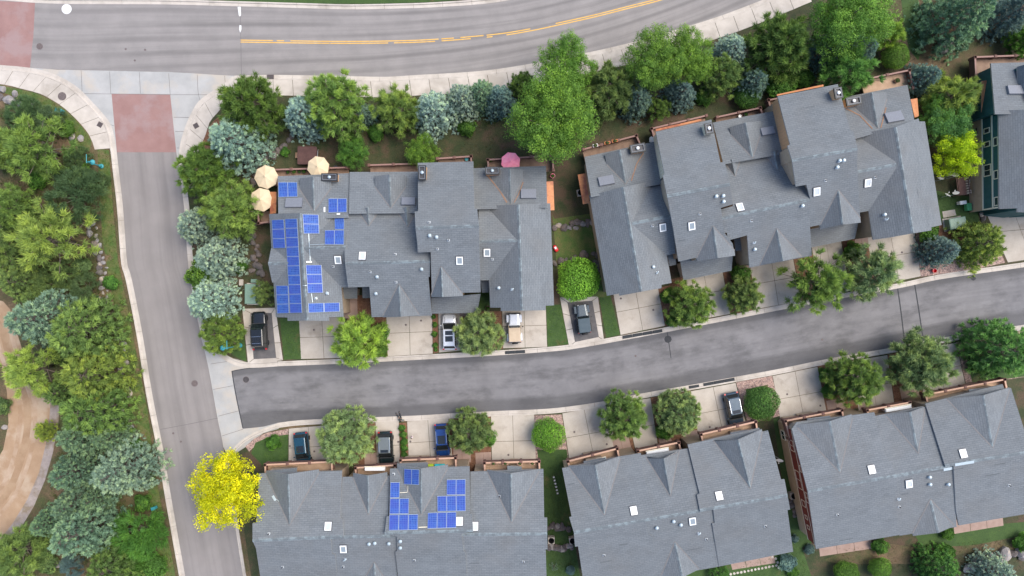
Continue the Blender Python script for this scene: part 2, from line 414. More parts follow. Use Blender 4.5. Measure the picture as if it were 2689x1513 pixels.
def slabs_strip(name, A, B, z, mat, seg=1.6, th=.06, gap=.028):
    """a strip of separate concrete slabs between two pixel lines"""
    a = [W(p.x, p.y).to_2d() for p in smooth_line(A)]; b = [W(p.x, p.y).to_2d() for p in smooth_line(B)]
    n = max(1, int(arclen(a)[-1] / seg)); a, b = resample(a, n * 2), resample(b, n * 2)
    root = struct(put(name, None, None, (a[0].x, a[0].y, 0))); root.empty_display_size = .3
    for i in range(n):
        poly = [a[2 * i], a[2 * i + 1], a[2 * i + 2], b[2 * i + 2], b[2 * i + 1], b[2 * i]]
        slab('slab', poly, z, mat, root, th, gap)
    return root
def slab(name, poly, z, mat, parent, th=.06, gap=.028):
    c = sum(poly, Vector((0, 0))) / len(poly); P = []
    for p in poly:
        d = (c - p); P.append(p + d.normalized() * gap * 1.3 if d.length > 0 else p)
    ar = sum(P[i].x * P[(i + 1) % len(P)].y - P[(i + 1) % len(P)].x * P[i].y for i in range(len(P)))
    if ar < 0: P.reverse()
    zz = z + R.uniform(-.004, .004); mb = MB().prism(P, zz - th, zz); return obj(name, mb, mat, parent)
def slab_quad(name, q, z, mat, nx=2, ny=2, gap=.026):
    """driveway of nx by ny concrete slabs; q = four pixel corners"""
    Q = [W(*p).to_2d() for p in q]; root = struct(put(name, None, None, (Q[0].x, Q[0].y, 0))); root.empty_display_size = .3
    def at(u, v): return Q[0].lerp(Q[1], u).lerp(Q[3].lerp(Q[2], u), v)
    for i in range(nx):
        for j in range(ny):
            slab('slab', [at(i / nx, j / ny), at((i + 1) / nx, j / ny), at((i + 1) / nx, (j + 1) / ny), at(i / nx, (j + 1) / ny)], z, mat, root, .08, gap)
    return root
def line(name, pts, w, z, mat, parent=None, kind='structure', closed=False):
    L = [W(p.x, p.y).to_2d() for p in (smooth_line(pts) if len(pts) > 2 else [Vector(q) for q in pts])]
    a, b = offset(L, w / 2), offset(L, -w / 2); mb = MB(); vs = []
    for p, q in zip(a, b): vs += [(p.x, p.y, z), (q.x, q.y, z)]
    mb.add(vs, [(2 * i + 1, 2 * i + 3, 2 * i + 2, 2 * i) for i in range(len(L) - 1)])
    o = obj(name, mb, mat, parent)
    if parent is None: struct(o, kind)
    return o

ZB = .10                         # level of the garden blocks behind the kerbs
g = MB().add([(-700, -700, -.03), (700, -700, -.03), (700, 700, -.03), (-700, 700, -.03)], [(0, 1, 2, 3)])
struct(obj('ground', g, M['soil']))

MAIN_N = [(-140, -4), (0, 1), (143, 10), (422, 12), (624, 17), (800, 22), (917, 25), (1042, 23), (1152, 19), (1300, 7), (1450, -22), (1600, -62), (1760, -112)]
MAIN_S = [(-140, 160), (0, 171), (80, 178), (160, 183), (290, 186), (442, 189), (615, 199), (719, 197), (904, 200), (1014, 202), (1097, 197), (1235, 189), (1338, 177), (1476, 152), (1642, 116), (1807, 69), (1900, 39), (2002, 0), (2110, -45)]
road('main_road', MAIN_N, MAIN_S, 0.0, M['road_main'], 110)
SIDE_W = [(307, 400), (312, 448), (323, 545), (334, 690), (345, 729), (373, 871), (400, 1036), (428, 1178), (451, 1315), (480, 1478), (502, 1600)]
SIDE_E = [(463, 400), (475, 474), (485, 560), (491, 654), (499, 730), (519, 840), (548, 970), (571, 1099), (585, 1165), (610, 1330), (637, 1505), (655, 1600)]
road('side_street', SIDE_W, SIDE_E, 0.0, M['road_side'], 90)
LANE_N = [(608, 974), (667, 966), (730, 962), (901, 955), (1080, 946), (1297, 934), (1450, 923), (1515, 915), (1640, 893), (1856, 852), (2144, 796), (2360, 757), (2473, 733), (2689, 702), (2830, 681)]
LANE_S = [(638, 1126), (696, 1120), (728, 1111), (797, 1103), (974, 1096), (1100, 1091), (1197, 1085), (1315, 1079), (1413, 1075), (1484, 1069), (1579, 1055), (1671, 1036), (1808, 1012), (1936, 989), (2050, 968), (2187, 940), (2348, 912), (2481, 886), (2588, 868), (2689, 853), (2830, 830)]
road('lane', LANE_N, LANE_S, 0.0, M['road_lane'], 120)
patch('intersection_apron', [(150, 183), (290, 186), (442, 189), (622, 199), (622, 235), (592, 232), (560, 254), (531, 276), (510, 312), (497, 345), (485, 390), (483, 440), (463, 440), (463, 400), (307, 400), (307, 430), (288, 392), (281, 344), (266, 317), (233, 280), (195, 239), (150, 212), (100, 196), (0, 182), (0, 171), (80, 178)], -.006, M['apron'])
patch('red_crossing', [(293, 247), (447, 249), (463, 400), (307, 400)], .004, M['pink'])
patch('red_threshold', [(-140, -2), (0, 3), (92, 7), (88, 90), (79, 178), (0, 171), (-140, 160)], .004, M['pink'])
# cast concrete slabs of the apron
ap = struct(put('apron_slabs', None, None, W(290, 200)))
def pslab(parent, pts, z, mat, gap=.014): slab('slab', [W(*p).to_2d() for p in pts], z, mat, parent, .05, gap)
xs = [162, 213, 288, 366, 443, 518, 590]
for i in range(6):
    a, b = xs[i], xs[i + 1]
    pslab(ap, [(a, 185 + (a - 162) * .032), (b, 185 + (b - 162) * .032), (b + 1 if i < 4 else b, 247 if i != 5 else 231), (a + (3 if i else 40), 247 if i > 0 else 225)], .002, M['apron'])
for q in ([(216, 247), (290, 247), (299, 330), (270, 318), (238, 280)], [(273, 322), (299, 334), (306, 398), (292, 390), (284, 345)],
          [(449, 249), (518, 249), (526, 276), (510, 308), (456, 306)], [(520, 249), (560, 249), (530, 274)], [(457, 309), (507, 311), (495, 344), (460, 344)], [(461, 347), (494, 347), (484, 388), (465, 388)]):
    pslab(ap, q, .002, M['apron'])
# concrete pan across the mouth of the lane
pan = struct(put('lane_mouth_pan', None, None, W(580, 1040)))
for q in ([(526, 880), (560, 905), (597, 948), (552, 955), (533, 907)], [(552, 957), (599, 950), (611, 1012), (560, 1022)], [(561, 1024), (612, 1015), (626, 1078), (573, 1092)], [(574, 1094), (627, 1081), (637, 1126), (582, 1144)],
          [(583, 1146), (638, 1129), (652, 1162), (640, 1182), (595, 1200)]):
    pslab(pan, q, .004, M['apron'])

for q in ([(213, 185), (216, 245)], [(288, 188), (291, 246)], [(366, 190), (369, 246)], [(443, 193), (447, 248)], [(518, 196), (521, 248), (530, 275)], [(590, 199), (592, 228)], [(216, 246), (290, 247)], [(290, 246.5), (447, 248.5)], [(447, 249), (562, 249)], [(270, 320), (300, 331)], [(456, 308), (510, 309)], [(460, 345.5), (496, 345.5)], [(464, 389), (486, 389)],
          [(553, 956), (600, 949)], [(560, 1023), (612, 1013)], [(573, 1093), (627, 1079)], [(583, 1145), (639, 1127)]):
    line('concrete_joint', q, .04, .0085, M['joint'])
patch('lane_mouth_base', [(518, 868), (560, 896), (604, 940), (668, 952), (730, 952), (730, 964), (667, 968), (609, 976), (640, 1126), (696, 1118), (732, 1109), (732, 1126), (692, 1138), (660, 1158), (640, 1182), (606, 1210), (584, 1170), (548, 972), (530, 905)], -.012, M['apron'])
# garden blocks behind the kerbs
def px_off(line_, d): return [(p.x, p.y) for p in offset(smooth_line(line_, 40), d)]
main_s_vis = MAIN_S[6:]; 
blockN = [(618, 222)] + px_off(main_s_vis, 13)[1:] + [(2950, -45), (2950, 665)] + px_off(LANE_N, -14)[::-1][:-3] + [(650, 951), (616, 941), (594, 926), (575, 917), (555, 898), (537, 850), (509, 700), (497, 540), (485, 460), (487, 390), (499, 346), (512, 313), (533, 277), (562, 255), (594, 233)]
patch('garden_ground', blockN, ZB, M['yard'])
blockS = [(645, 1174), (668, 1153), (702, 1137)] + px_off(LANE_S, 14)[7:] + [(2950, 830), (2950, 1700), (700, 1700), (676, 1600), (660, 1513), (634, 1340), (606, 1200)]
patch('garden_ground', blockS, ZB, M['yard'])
blockW = [(-200, 172), (0, 184), (60, 190), (110, 197), (150, 214), (195, 241), (233, 282), (264, 317), (279, 344), (287, 392), (298, 545), (311, 683), (337, 812), (389, 1081), (408, 1242), (456, 1478), (480, 1610), (-300, 1610), (-300, 172)]
patch('hillside_ground', blockW, ZB, M['soil'])
blockT = [(-140, -22), (143, -4), (422, 0), (624, 5), (800, 11), (986, 11), (1124, 7), (1235, -1), (1450, -36), (1600, -76), (1760, -130), (1760, -500), (-140, -500)]
patch('roadside_grass', blockT, ZB, M['lawn'])
# kerbs
kerb('kerb', MAIN_N, 1, M['concrete'], gut=.40)
kerb('kerb', MAIN_S[6:], -1, M['concrete'], gut=.40)
kerb('kerb', [(-140, 160), (0, 171), (60, 176), (112, 185), (156, 201), (203, 229), (245, 271), (279, 309), (295, 338), (305, 388)] + SIDE_W[1:], -1, M['concrete'], gut=.5)
kerb('kerb', [(612, 200), (582, 224), (550, 245), (520, 268), (498, 306), (484, 341), (472, 385), (470, 430)] + SIDE_E[1:6] + [(534, 893), (553, 916), (577, 937), (602, 953), (632, 964), (668, 966), (730, 962)], 1, M['concrete'], gut=.5)
kerb('kerb', LANE_N[2:], 1, M['concrete'], gut=.42, height=.115)
kerb('kerb', [(592, 1205), (610, 1180), (634, 1156), (662, 1138), (695, 1124), (728, 1112)], -1, M['concrete'], gut=.3)
kerb('kerb', LANE_S[2:], -1, M['concrete'], gut=.42, height=.115)
kerb('kerb', [(592, 1205), (610, 1330), (637, 1505), (655, 1600)], 1, M['concrete'], gut=.2)
# pavement slabs
slabs_strip('pavement', [(c.x, c.y) for c in offset(smooth_line(MAIN_S[6:]), 12.2)], [(c.x, c.y) for c in offset(smooth_line(MAIN_S[6:]), 55)], ZB + .035, M['concrete'], 2.55)
slabs_strip('pavement', [(c.x, c.y) for c in offset(smooth_line([(-140, 160), (0, 171), (60, 176), (112, 185), (156, 201), (203, 229), (245, 271), (279, 309), (295, 338), (305, 388)]), 14.2)], [(-140, 212), (0, 222), (60, 235), (108, 248), (140, 265), (170, 285), (205, 318), (232, 350), (243, 372), (250, 394)], ZB + .035, M['concrete'], 2.2)
slabs_strip('pavement', [(c.x, c.y) for c in offset(smooth_line([(640, 196)] + [(612, 200), (582, 224), (550, 245), (520, 268), (498, 306), (484, 341), (472, 385), (470, 430)] + [(475, 474), (478, 500)]), -14.2)], [(640, 256), (618, 262), (590, 277), (573, 297), (553, 319), (543, 351), (529, 387), (522, 440), (520, 500)], ZB + .035, M['concrete'], 2.0)
# verges, beds, lawns
patch('verge', [(257, 392), (287, 395), (298, 545), (311, 683), (337, 812), (389, 1081), (408, 1242), (456, 1478), (476, 1600), (440, 1600), (415, 1440), (395, 1320), (370, 1160), (345, 1050), (325, 960), (310, 850), (285, 720), (270, 620), (262, 500)], ZB + .006, M['verge'])
patch('verge', [(0, 224), (60, 237), (108, 250), (140, 267), (170, 287), (205, 320), (232, 352), (243, 374), (235, 400), (190, 380), (150, 330), (110, 290), (60, 262), (0, 240)], ZB + .006, M['verge'])
patch('dirt_track', [(-120, 770), (-20, 782), (10, 792), (28, 812), (42, 860), (62, 925), (98, 990), (124, 1030), (134, 1060), (130, 1110), (122, 1165), (104, 1240), (74, 1310), (34, 1375), (-5, 1425), (-120, 1540), (-120, 1290), (-20, 1230), (10, 1180), (24, 1110), (20, 1030), (6, 960), (-30, 900), (-120, 860)], ZB + .008, M['dirt'])
for k_, off_ in enumerate((-14, 6, 26)):
    line('wheel_rut', [(c.x, c.y) for c in offset([Vector(q) for q in ((-60, 800), (5, 850), (28, 920), (58, 1000), (78, 1060), (80, 1110), (72, 1170), (54, 1235), (24, 1300), (-20, 1350), (-90, 1410))], off_)], .55 if k_ != 1 else .9, ZB + .0105, M['rut'] if k_ != 1 else M['rut_dark'])
patch('dirt_track_shoulder', [(124, 1028), (158, 1040), (155, 1110), (140, 1190), (120, 1260), (90, 1330), (60, 1380), (30, 1410), (-5, 1440), (-5, 1425), (34, 1375), (74, 1310), (104, 1240), (122, 1165), (130, 1110), (134, 1060)], ZB + .0075, M['shoulder'])
patch('dry_slope', [(2260, -20), (2500, -20), (2520, 150), (2420, 175), (2310, 170), (2290, 60)], ZB + .006, M['soil'])
patch('dry_slope', [(2370, 100), (2689, 120), (2720, 160), (2560, 160), (2540, 230), (2440, 180), (2380, 150)], ZB + .009, M['soil'])
patch('lawn', [(2365, 0), (2410, 0), (2430, 90), (2410, 160), (2385, 130), (2372, 60)], ZB + .012, M['lawn'])
for i, (p, m) in enumerate([
    ([(736, 836), (786, 836), (792, 942), (746, 945)], 'lawn'), ([(1434, 800), (1472, 800), (1493, 904), (1438, 911)], 'lawn'),
    ([(1572, 778), (1602, 774), (1628, 879), (1592, 887)], 'lawn'), ([(602, 860), (640, 850), (648, 950), (620, 937), (604, 925)], 'lawn'),
    ([(672, 1162), (700, 1150), (757, 1140), (757, 1218), (690, 1222), (660, 1190)], 'lawn'),
    ([(1410, 1180), (1488, 1180), (1496, 1240), (1512, 1440), (1530, 1560), (1420, 1560), (1418, 1240)], 'lawn'),
    ([(1250, 770), (1286, 765), (1288, 812), (1250, 815)], 'lawn'),
    ([(2450, 500), (2560, 520), (2575, 610), (2500, 620), (2450, 560)], 'lawn'),
    ([(1960, 1440), (2100, 1420), (2140, 1545), (1900, 1560), (1700, 1560), (1750, 1500)], 'lawn'),
    ([(2030, 1100), (2060, 1100), (2140, 1420), (2080, 1450)], 'lawn'),
    ([(2400, 1400), (2520, 1385), (2689, 1370), (2689, 1405), (2560, 1430), (2420, 1440)], 'lawn'),
    ([(2290, 1420), (2420, 1440), (2560, 1430), (2689, 1405), (2689, 1440), (2540, 1450), (2400, 1480), (2200, 1480), (2160, 1470)], 'soil'),
    ([(1395, 430), (1560, 420), (1575, 560), (1600, 780), (1470, 790), (1450, 560)], 'verge'),
    ([(1395, 430), (1555, 405), (1562, 560), (1455, 575)], 'yard')]):
    patch('lawn' if m == 'lawn' else 'rough_grass', p, ZB + .012 + (.004 if m == 'yard' else 0), M[m])
for p, m in [([(912, 833), (1014, 833), (1018, 936), (915, 940)], 'mulch'), ([(1136, 824), (1150, 822), (1152, 926), (1138, 928)], 'mulch'),
             ([(1214, 820), (1317, 817), (1321, 916), (1216, 922)], 'mulch'), ([(1728, 756), (1802, 740), (1820, 842), (1746, 856)], 'mulch'),
             ([(1898, 714), (1972, 700), (1985, 812), (1917, 826)], 'mulch'), ([(2083, 680), (2133, 668), (2150, 783), (2103, 792)], 'mulch'),
             ([(2209, 630), (2277, 620), (2300, 752), (2233, 766)], 'mulch'), ([(2403, 612), (2500, 585), (2600, 600), (2638, 690), (2560, 707), (2417, 727)], 'gravel'),
             ([(2420, 600), (2500, 585), (2590, 600), (2600, 660), (2540, 680), (2440, 690)], 'mulch'),
             ([(645, 1172), (668, 1152), (702, 1136), (758, 1126), (758, 1141), (705, 1151), (675, 1166), (655, 1186)], 'gravel'),
             ([(862, 1114), (985, 1104), (991, 1220), (870, 1220)], 'mulch'), ([(1048, 1110), (1068, 1109), (1073, 1206), (1052, 1208)], 'mulch'),
             ([(1178, 1098), (1288, 1091), (1291, 1240), (1190, 1240)], 'mulch'), ([(1403, 1091), (1475, 1088), (1493, 1205), (1407, 1215)], 'gravel'),
             ([(1592, 1064), (1640, 1055), (1670, 1195), (1624, 1190)], 'mulch'), ([(1708, 1044), (1812, 1027), (1832, 1140), (1730, 1175)], 'mulch'),
             ([(1932, 1004), (2027, 987), (2048, 1092), (1962, 1112)], 'gravel'), ([(1957, 1022), (2015, 1010), (2032, 1092), (1974, 1104)], 'lawn'),
             ([(2146, 961), (2230, 947), (2255, 1070), (2171, 1090)], 'mulch'), ([(2329, 931), (2432, 911), (2418, 1060), (2350, 1070)], 'mulch'),
             ([(2509, 899), (2720, 862), (2720, 985), (2536, 1012)], 'gravel'), ([(2530, 910), (2720, 880), (2720, 985), (2552, 1006)], 'lawn'),
             ([(938, 775), (972, 775), (975, 836), (940, 836)], 'mulch'), ([(1755, 735), (1800, 725), (1800, 760), (1760, 765)], 'mulch'), ([(520, 380), (560, 320), (600, 285), (620, 300), (560, 400)], 'mulch')]:
    z = ZB + .010 if m != 'lawn' else ZB + .016
    if p[0] == (2420, 600): z += .006
    patch({'mulch': 'mulch_bed', 'gravel': 'gravel_bed', 'lawn': 'lawn'}[m], p, z, M[m])
# driveways, parking pads, paths
for q, nx, ny in [([(785, 830), (905, 826), (912, 940), (791, 943)], 2, 2), ([(1014, 815), (1135, 812), (1137, 929), (1018, 936)], 2, 2),
                  ([(1151, 805), (1215, 803), (1215, 920), (1153, 926)], 1, 2), ([(1318, 800), (1433, 797), (1437, 911), (1321, 915)], 2, 2),
                  ([(1608, 760), (1725, 740), (1746, 856), (1629, 880)], 2, 2), ([(1797, 715), (1894, 697), (1917, 825), (1820, 842)], 2, 2),
                  ([(1967, 683), (2079, 663), (2102, 791), (1985, 812)], 2, 2), ([(2128, 633), (2205, 618), (2232, 764), (2151, 783)], 2, 2),
                  ([(2272, 615), (2399, 596), (2417, 726), (2301, 750)], 2, 2), ([(2575, 530), (2800, 520), (2830, 662), (2645, 690)], 3, 2),
                  ([(759, 1125), (862, 1116), (871, 1225), (758, 1228)], 2, 2), ([(986, 1107), (1048, 1105), (1052, 1232), (991, 1234)], 1, 2),
                  ([(1069, 1106), (1178, 1097), (1190, 1215), (1074, 1220)], 2, 2), ([(1289, 1091), (1403, 1088), (1408, 1225), (1292, 1228)], 2, 2),
                  ([(1476, 1085), (1591, 1064), (1624, 1192), (1496, 1215)], 2, 2), ([(1641, 1055), (1708, 1045), (1730, 1185), (1671, 1196)], 1, 2),
                  ([(1813, 1027), (1931, 1005), (1962, 1125), (1834, 1150)], 2, 2), ([(2028, 987), (2146, 963), (2172, 1092), (2050, 1112)], 2, 2),
                  ([(2231, 948), (2329, 932), (2350, 1078), (2256, 1090)], 2, 2), ([(2432, 913), (2509, 900), (2536, 1020), (2420, 1045)], 2, 2)]:
    slab_quad('driveway', q, ZB + .02, M['drive'], nx, ny)
patch('walkway', [(902, 770), (938, 770), (940, 836), (904, 836)], ZB + .014, M['paver'])
for q in ([(957, 1190), (990, 1188), (992, 1225), (958, 1227)], [(1190, 1176), (1236, 1172), (1237, 1214), (1191, 1216)], [(1248, 1188), (1290, 1186), (1291, 1232), (1250, 1232)], [(1606, 1152), (1650, 1145), (1660, 1185), (1614, 1190)],
          [(1728, 1146), (1760, 1140), (1766, 1172), (1734, 1178)], [(1790, 1135), (1832, 1128), (1838, 1160), (1798, 1166)], [(2168, 1052), (2215, 1045), (2222, 1085), (2175, 1092)], [(2250, 1050), (2282, 1044), (2288, 1075), (2258, 1080)], [(2360, 1018), (2410, 1012), (2416, 1050), (2368, 1056)],
          [(1205, 800), (1255, 798), (1256, 830), (1207, 832)], [(1935, 695), (1968, 688), (1972, 720), (1940, 727)], [(2240, 610), (2275, 605), (2280, 640), (2245, 646)]):
    slab_quad('walkway', q, ZB + .022, M['paver'], 2, 1)
def pad(outer, inner):
    O = [W(*p).to_2d() for p in outer]; I = [W(*p).to_2d() for p in inner]
    root = struct(put('parking_pad', None, None, (O[0].x, O[0].y, 0)))
    for k in range(4):
        a, b, c, d = O[k], O[(k + 1) % 4], I[(k + 1) % 4], I[k]
        for j in range(3 if k % 2 else 1):
            n = 3 if k % 2 else 1
            slab('slab', [a.lerp(b, j / n), a.lerp(b, (j + 1) / n), d.lerp(c, (j + 1) / n), d.lerp(c, j / n)], ZB + .03, M['concrete'], root)
    o = patch('asphalt_infill', inner, ZB + .018, M['pad_asphalt'], None, root)
pad([(637, 811), (724, 808), (744, 946), (652, 954)], [(659, 822), (714, 822), (726, 940), (667, 943)])
pad([(1470, 781), (1570, 779), (1586, 894), (1494, 910)], [(1490, 794), (1555, 790), (1572, 885), (1510, 898)])
slab_quad('patio', [(2148, 1425), (2285, 1405), (2290, 1440), (2152, 1461)], ZB + .02, M['paver'], 3, 1)
slab_quad('patio', [(2500, 1355), (2630, 1335), (2634, 1380), (2504, 1402)], ZB + .02, M['paver'], 3, 1)
slab_quad('patio', [(1915, 1470), (2030, 1450), (2036, 1478), (1922, 1496)], ZB + .02, M['paver'], 3, 1)
ss = struct(put('stepping_stones', None, None, W(1980, 1490)))
for i in range(15):
    x, y = (1918 + i * 9.2, 1507 - i * 1.75) if i < 14 else (2041, 1476)
    w_ = W(x, y).to_2d(); a = R.uniform(-.15, .15); s = .21
    slab('stepping_stone', [w_ + Vector((math.cos(a + k * math.pi / 3), math.sin(a + k * math.pi / 3))) * s * R.uniform(.85, 1.12) for k in range(6)], ZB + .04, M['board_tan'] if False else M['concrete'], ss)
for (x, y) in ((2036, 1466), (2044, 1490), (2027, 1462)):
    w_ = W(x, y).to_2d(); slab('stepping_stone', [w_ + Vector((math.cos(k * math.pi / 3), math.sin(k * math.pi / 3))) * .22 for k in range(6)], ZB + .04, M['concrete'], ss)

# road markings, joints, sealed cracks, covers
yl = [(632, 108), (755, 110), (904, 111.5), (1042, 110), (1152, 105.5), (1300, 93), (1393, 78.5), (1476, 61), (1559, 42.5), (1642, 21.5), (1741, -4), (1860, -44)]
def seg_line(name, pts, off, w, z, mat, gaps):
    L = offset(smooth_line(pts, 8), off); S = arclen(L); root = struct(put(name, None, None, W(L[0].x, L[0].y)))
    a = 0.0
    for gp in gaps + [(S[-1], S[-1])]:
        q = [L[i] for i in range(len(L)) if a <= S[i] <= gp[0]]
        if len(q) > 1:
            o = line('painted_stripe', [(p.x, p.y) for p in q][::3] + [(q[-1].x, q[-1].y)], w, z, mat, root)
        a = gp[1]
seg_line('yellow_centre_line', yl, -2.6, .13, .006, M['yellow_line'], [(88, 93), (118, 124), (520, 526), (565, 570), (640, 645), (765, 822)])
seg_line('yellow_centre_line', yl, 2.6, .13, .006, M['yellow_line'], [(395, 398), (520, 525), (612, 640), (668, 690)])
patch('white_road_mark', [(624, 18), (632, 18), (633, 40), (630, 44), (627, 40)], .007, M['white_line'])
patch('white_road_mark', [(629, 66), (634, 67), (634, 78), (631, 86), (628, 78)], .007, M['white_line'])
line('road_joint', [(631, 19), (634, 198)], .05, .005, M['joint'])
line('road_joint', [(421, 1128), (500, 1113), (572, 1098)], .05, .005, M['joint'])
line('sealed_crack', [(2357, 757), (2366, 820), (2376, 906)], .16, .005, M['seal'])
line('sealed_crack', [(2402, 748), (2412, 810), (2425, 897)], .16, .005, M['seal'])
line('sealed_crack', [(1752, 873), (1757, 905), (1762, 940)], .10, .005, M['seal'])
line('sealed_crack', [(609, 975), (620, 1040), (638, 1125)], .13, .006, M['seal'])
line('sealed_crack', [(609, 975), (640, 969), (700, 963)], .10, .006, M['seal'])
for (x, y, r) in ((1754, 891, 10), (2556, 730, 7)):
    patch('dark_patch', [(x + r * math.cos(k * .785), y + r * math.sin(k * .785)) for k in range(8)], .0045, M['seal'])
def cover(name, label, x, y, r, mat, z=.004, rim=None):
    c = W(x, y, z); t = thing(name, label, 'cover', (c.x, c.y, z))
    local('lid', MB().lathe((0, 0, 0), [(r * .86, -.02), (r * .86, .008)], 20), mat, t)
    local('rim', MB().lathe((0, 0, 0), [(r * .88, -.02), (r * .88, .012), (r, .012), (r, -.02)], 20), rim or M['manhole'], t)
    mb = MB()
    for k in range(-2, 3): mb.box((0, k * r * .28, .012), (r * 1.1 * math.sqrt(max(.05, 1 - (k * .3) ** 2)), r * .08, .008))
    local('tread', mb, rim or M['manhole'], t); return t
cover('manhole_cover', 'freshly white painted round manhole cover in the wide road', 175, 24, .66, M['white_line'], .004, M['white_line'])
cover('manhole_cover', 'worn round manhole cover beside the red threshold of the wide road', 104, 122, .42, M['road_main'] if False else M['manhole'])
cover('manhole_cover', 'brown round manhole cover set in the curved corner pavement', 163, 253, .55, M['manhole'], ZB + .04)
cover('manhole_cover', 'dark round manhole cover in the side street near the lane mouth', 511, 1007, .42, M['manhole'])
cover('manhole_cover', 'dark round manhole cover at the mouth of the lane', 646, 997, .42, M['seal'])
for i, (x, y, z) in enumerate([(825, 866, 1), (1066, 853, 1), (1106, 842, 1), (1630, 784, 1), (1715, 814, 1), (1900, 783, 1), (2367, 663, 1), (1414, 805, 1), (762, 1171, 1), (826, 1185, 1), (1046, 1160, 1), (1078, 1159, 1), (1335, 1194, 1), (1508, 1134, 1), (1593, 1166, 1), (1863, 1121, 1), (2066, 1035, 1), (2153, 1065, 1), (2504, 949, 1), (330, 129, 0), (381, 131, 0), (354, 159, 0), (455, 1138, 0), (475, 1160, 0), (2159, 892, 0), (1669, 935, 0)]):
    c = W(x, y); r = .14; zz = ZB + .022 if z else .003
    o = obj('valve_cover', MB().lathe((c.x, c.y, zz), [(r, -.01), (r, .012), (r * .7, .012), (r * .66, .006), (.02, .006), (.0, .006)], 10), M['manhole'])
    tag(o, 'small dark round valve cover set in the concrete driveway' if z else 'small dark round valve cover set in the asphalt', 'cover', 'valve covers in driveways' if z else 'valve covers in roads')
def grate(x, y, wx, wy, rz, label):
    c = W(x, y); t = thing('drain_grate', label, 'grate', (c.x, c.y, ZB + .03), rz)
    local('pit', MB().box((0, 0, .004), (wx, wy, .008)), M['black_plastic'], t)
    mb = MB(); n = 6
    for k in range(n): mb.box((-wx / 2 + (k + .5) * wx / n, 0, .014), (wx / n * .5, wy, .014))
    local('bars', mb, M['manhole'], t)
    fr = MB()
    for sx in (-1, 1): fr.box((sx * wx / 2, 0, .012), (.04, wy + .04, .02))
    for sy in (-1, 1): fr.box((0, sy * wy / 2, .012), (wx - .04, .04, .018))
    local('frame', fr, M['manhole'], t)
grate(711, 203, .9, .55, 0, 'rusty storm drain grate at the kerb of the wide road')
grate(264, 328, .62, .62, rad(-30), 'square brown lid in the corner pavement on the hillside corner')
grate(516, 331, .62, .62, rad(30), 'square brown lid in the corner pavement beside the blue spruce')
def ramp_mat(x0, y0, x1, y1, label):
    a, b = W(x0, y0), W(x1, y1); L = (b - a).length; an = math.atan2(b.y - a.y, b.x - a.x); n = max(1, round(L / 1.35))
    t = thing('kerb_ramp', label, 'kerb ramp', ((a.x + b.x) / 2, (a.y + b.y) / 2, .03), an)
    for k in range(n):
        l = L / n; x = -L / 2 + (k + .5) * l
        vs = [(x - l / 2 + .01, -.22, 0), (x + l / 2 - .01, -.22, 0), (x + l / 2 - .01, .22, 0), (x - l / 2 + .01, .22, 0), (x - l / 2 + .04, -.2, .05), (x + l / 2 - .04, -.2, .05), (x + l / 2 - .04, .2, .12), (x - l / 2 + .04, .2, .12)]
        local('ramp_section', MB().add(vs, ((3,2,1,0),(4,5,6,7),(0,1,5,4),(1,2,6,5),(2,3,7,6),(3,0,4,7))), M['black_rubber'], t)
ramp_mat(1326, 926, 1379, 923, 'black rubber kerb ramp behind the white jeep with tan soft top')
ramp_mat(1634, 886, 1739, 868, 'long black rubber kerb ramp along the lane kerb before an empty driveway')
ramp_mat(1809, 1018, 1836, 1014, 'short black rubber kerb ramp near the slate grey van')
ramp_mat(1847, 1011, 1929, 996, 'long black rubber kerb ramp behind the slate grey van')
# ---------------------------------------------------------------- buildings
FAC = []                                             # every roof facet, for setting things down on the roofs
def plane3(a, b, c):
    n = (b - a).cross(c - a).normalized()
    return (a, n if n.z > 0 else -n)
def ray_plane(px, py, pl, off=0.0):
    p0, n = pl; g0 = W(px, py); d = g0 - CAM
    t = (n.dot(p0 + n * off - CAM)) / n.dot(d); return CAM + d * t
def rplane(r0, r1, hr, e, he):
    return plane3(W(*r0, hr), W(*r1, hr), W(*e, he))
def inside(p, poly):
    c = False; j = len(poly) - 1
    for i in range(len(poly)):
        a, b = poly[i], poly[j]
        if (a.y > p.y) != (b.y > p.y) and p.x < (b.x - a.x) * (p.y - a.y) / (b.y - a.y) + a.x: c = not c
        j = i
    return c
def roof_hit(px, py, off=0.0):
    best = None
    for poly, pl, _ in FAC:
        h = ray_plane(px, py, pl)
        if inside(h, poly) and (best is None or h.z > best[0].z): best = (h, pl)
    if best is None: return None
    return ray_plane(px, py, best[1], off), best[1][1]
def ccw(P):
    a = sum(P[i].x * P[(i + 1) % len(P)].y - P[(i + 1) % len(P)].x * P[i].y for i in range(len(P)))
    return P if a > 0 else P[::-1]
def inset(P, ds):
    n = len(P); out = []
    for i in range(n):
        p = P[i].to_2d(); a = (p - P[i - 1].to_2d()); b = (P[(i + 1) % n].to_2d() - p)
        a.normalize(); b.normalize(); na, nb = Vector((-a.y, a.x)), Vector((-b.y, b.x)); da, db = ds[i - 1], ds[i]
        den = a.x * b.y - a.y * b.x
        if abs(den) < .08: q = p + na * max(da, db)
        else:
            # intersection of the two offset lines
            p1, p2 = p + na * da, p + nb * db; r = p2 - p1; t = (r.x * b.y - r.y * b.x) / den; q = p1 + a * t
            if (q - p).length > 1.2: q = p + (q - p).normalized() * 1.2
        out.append(q)
    return out
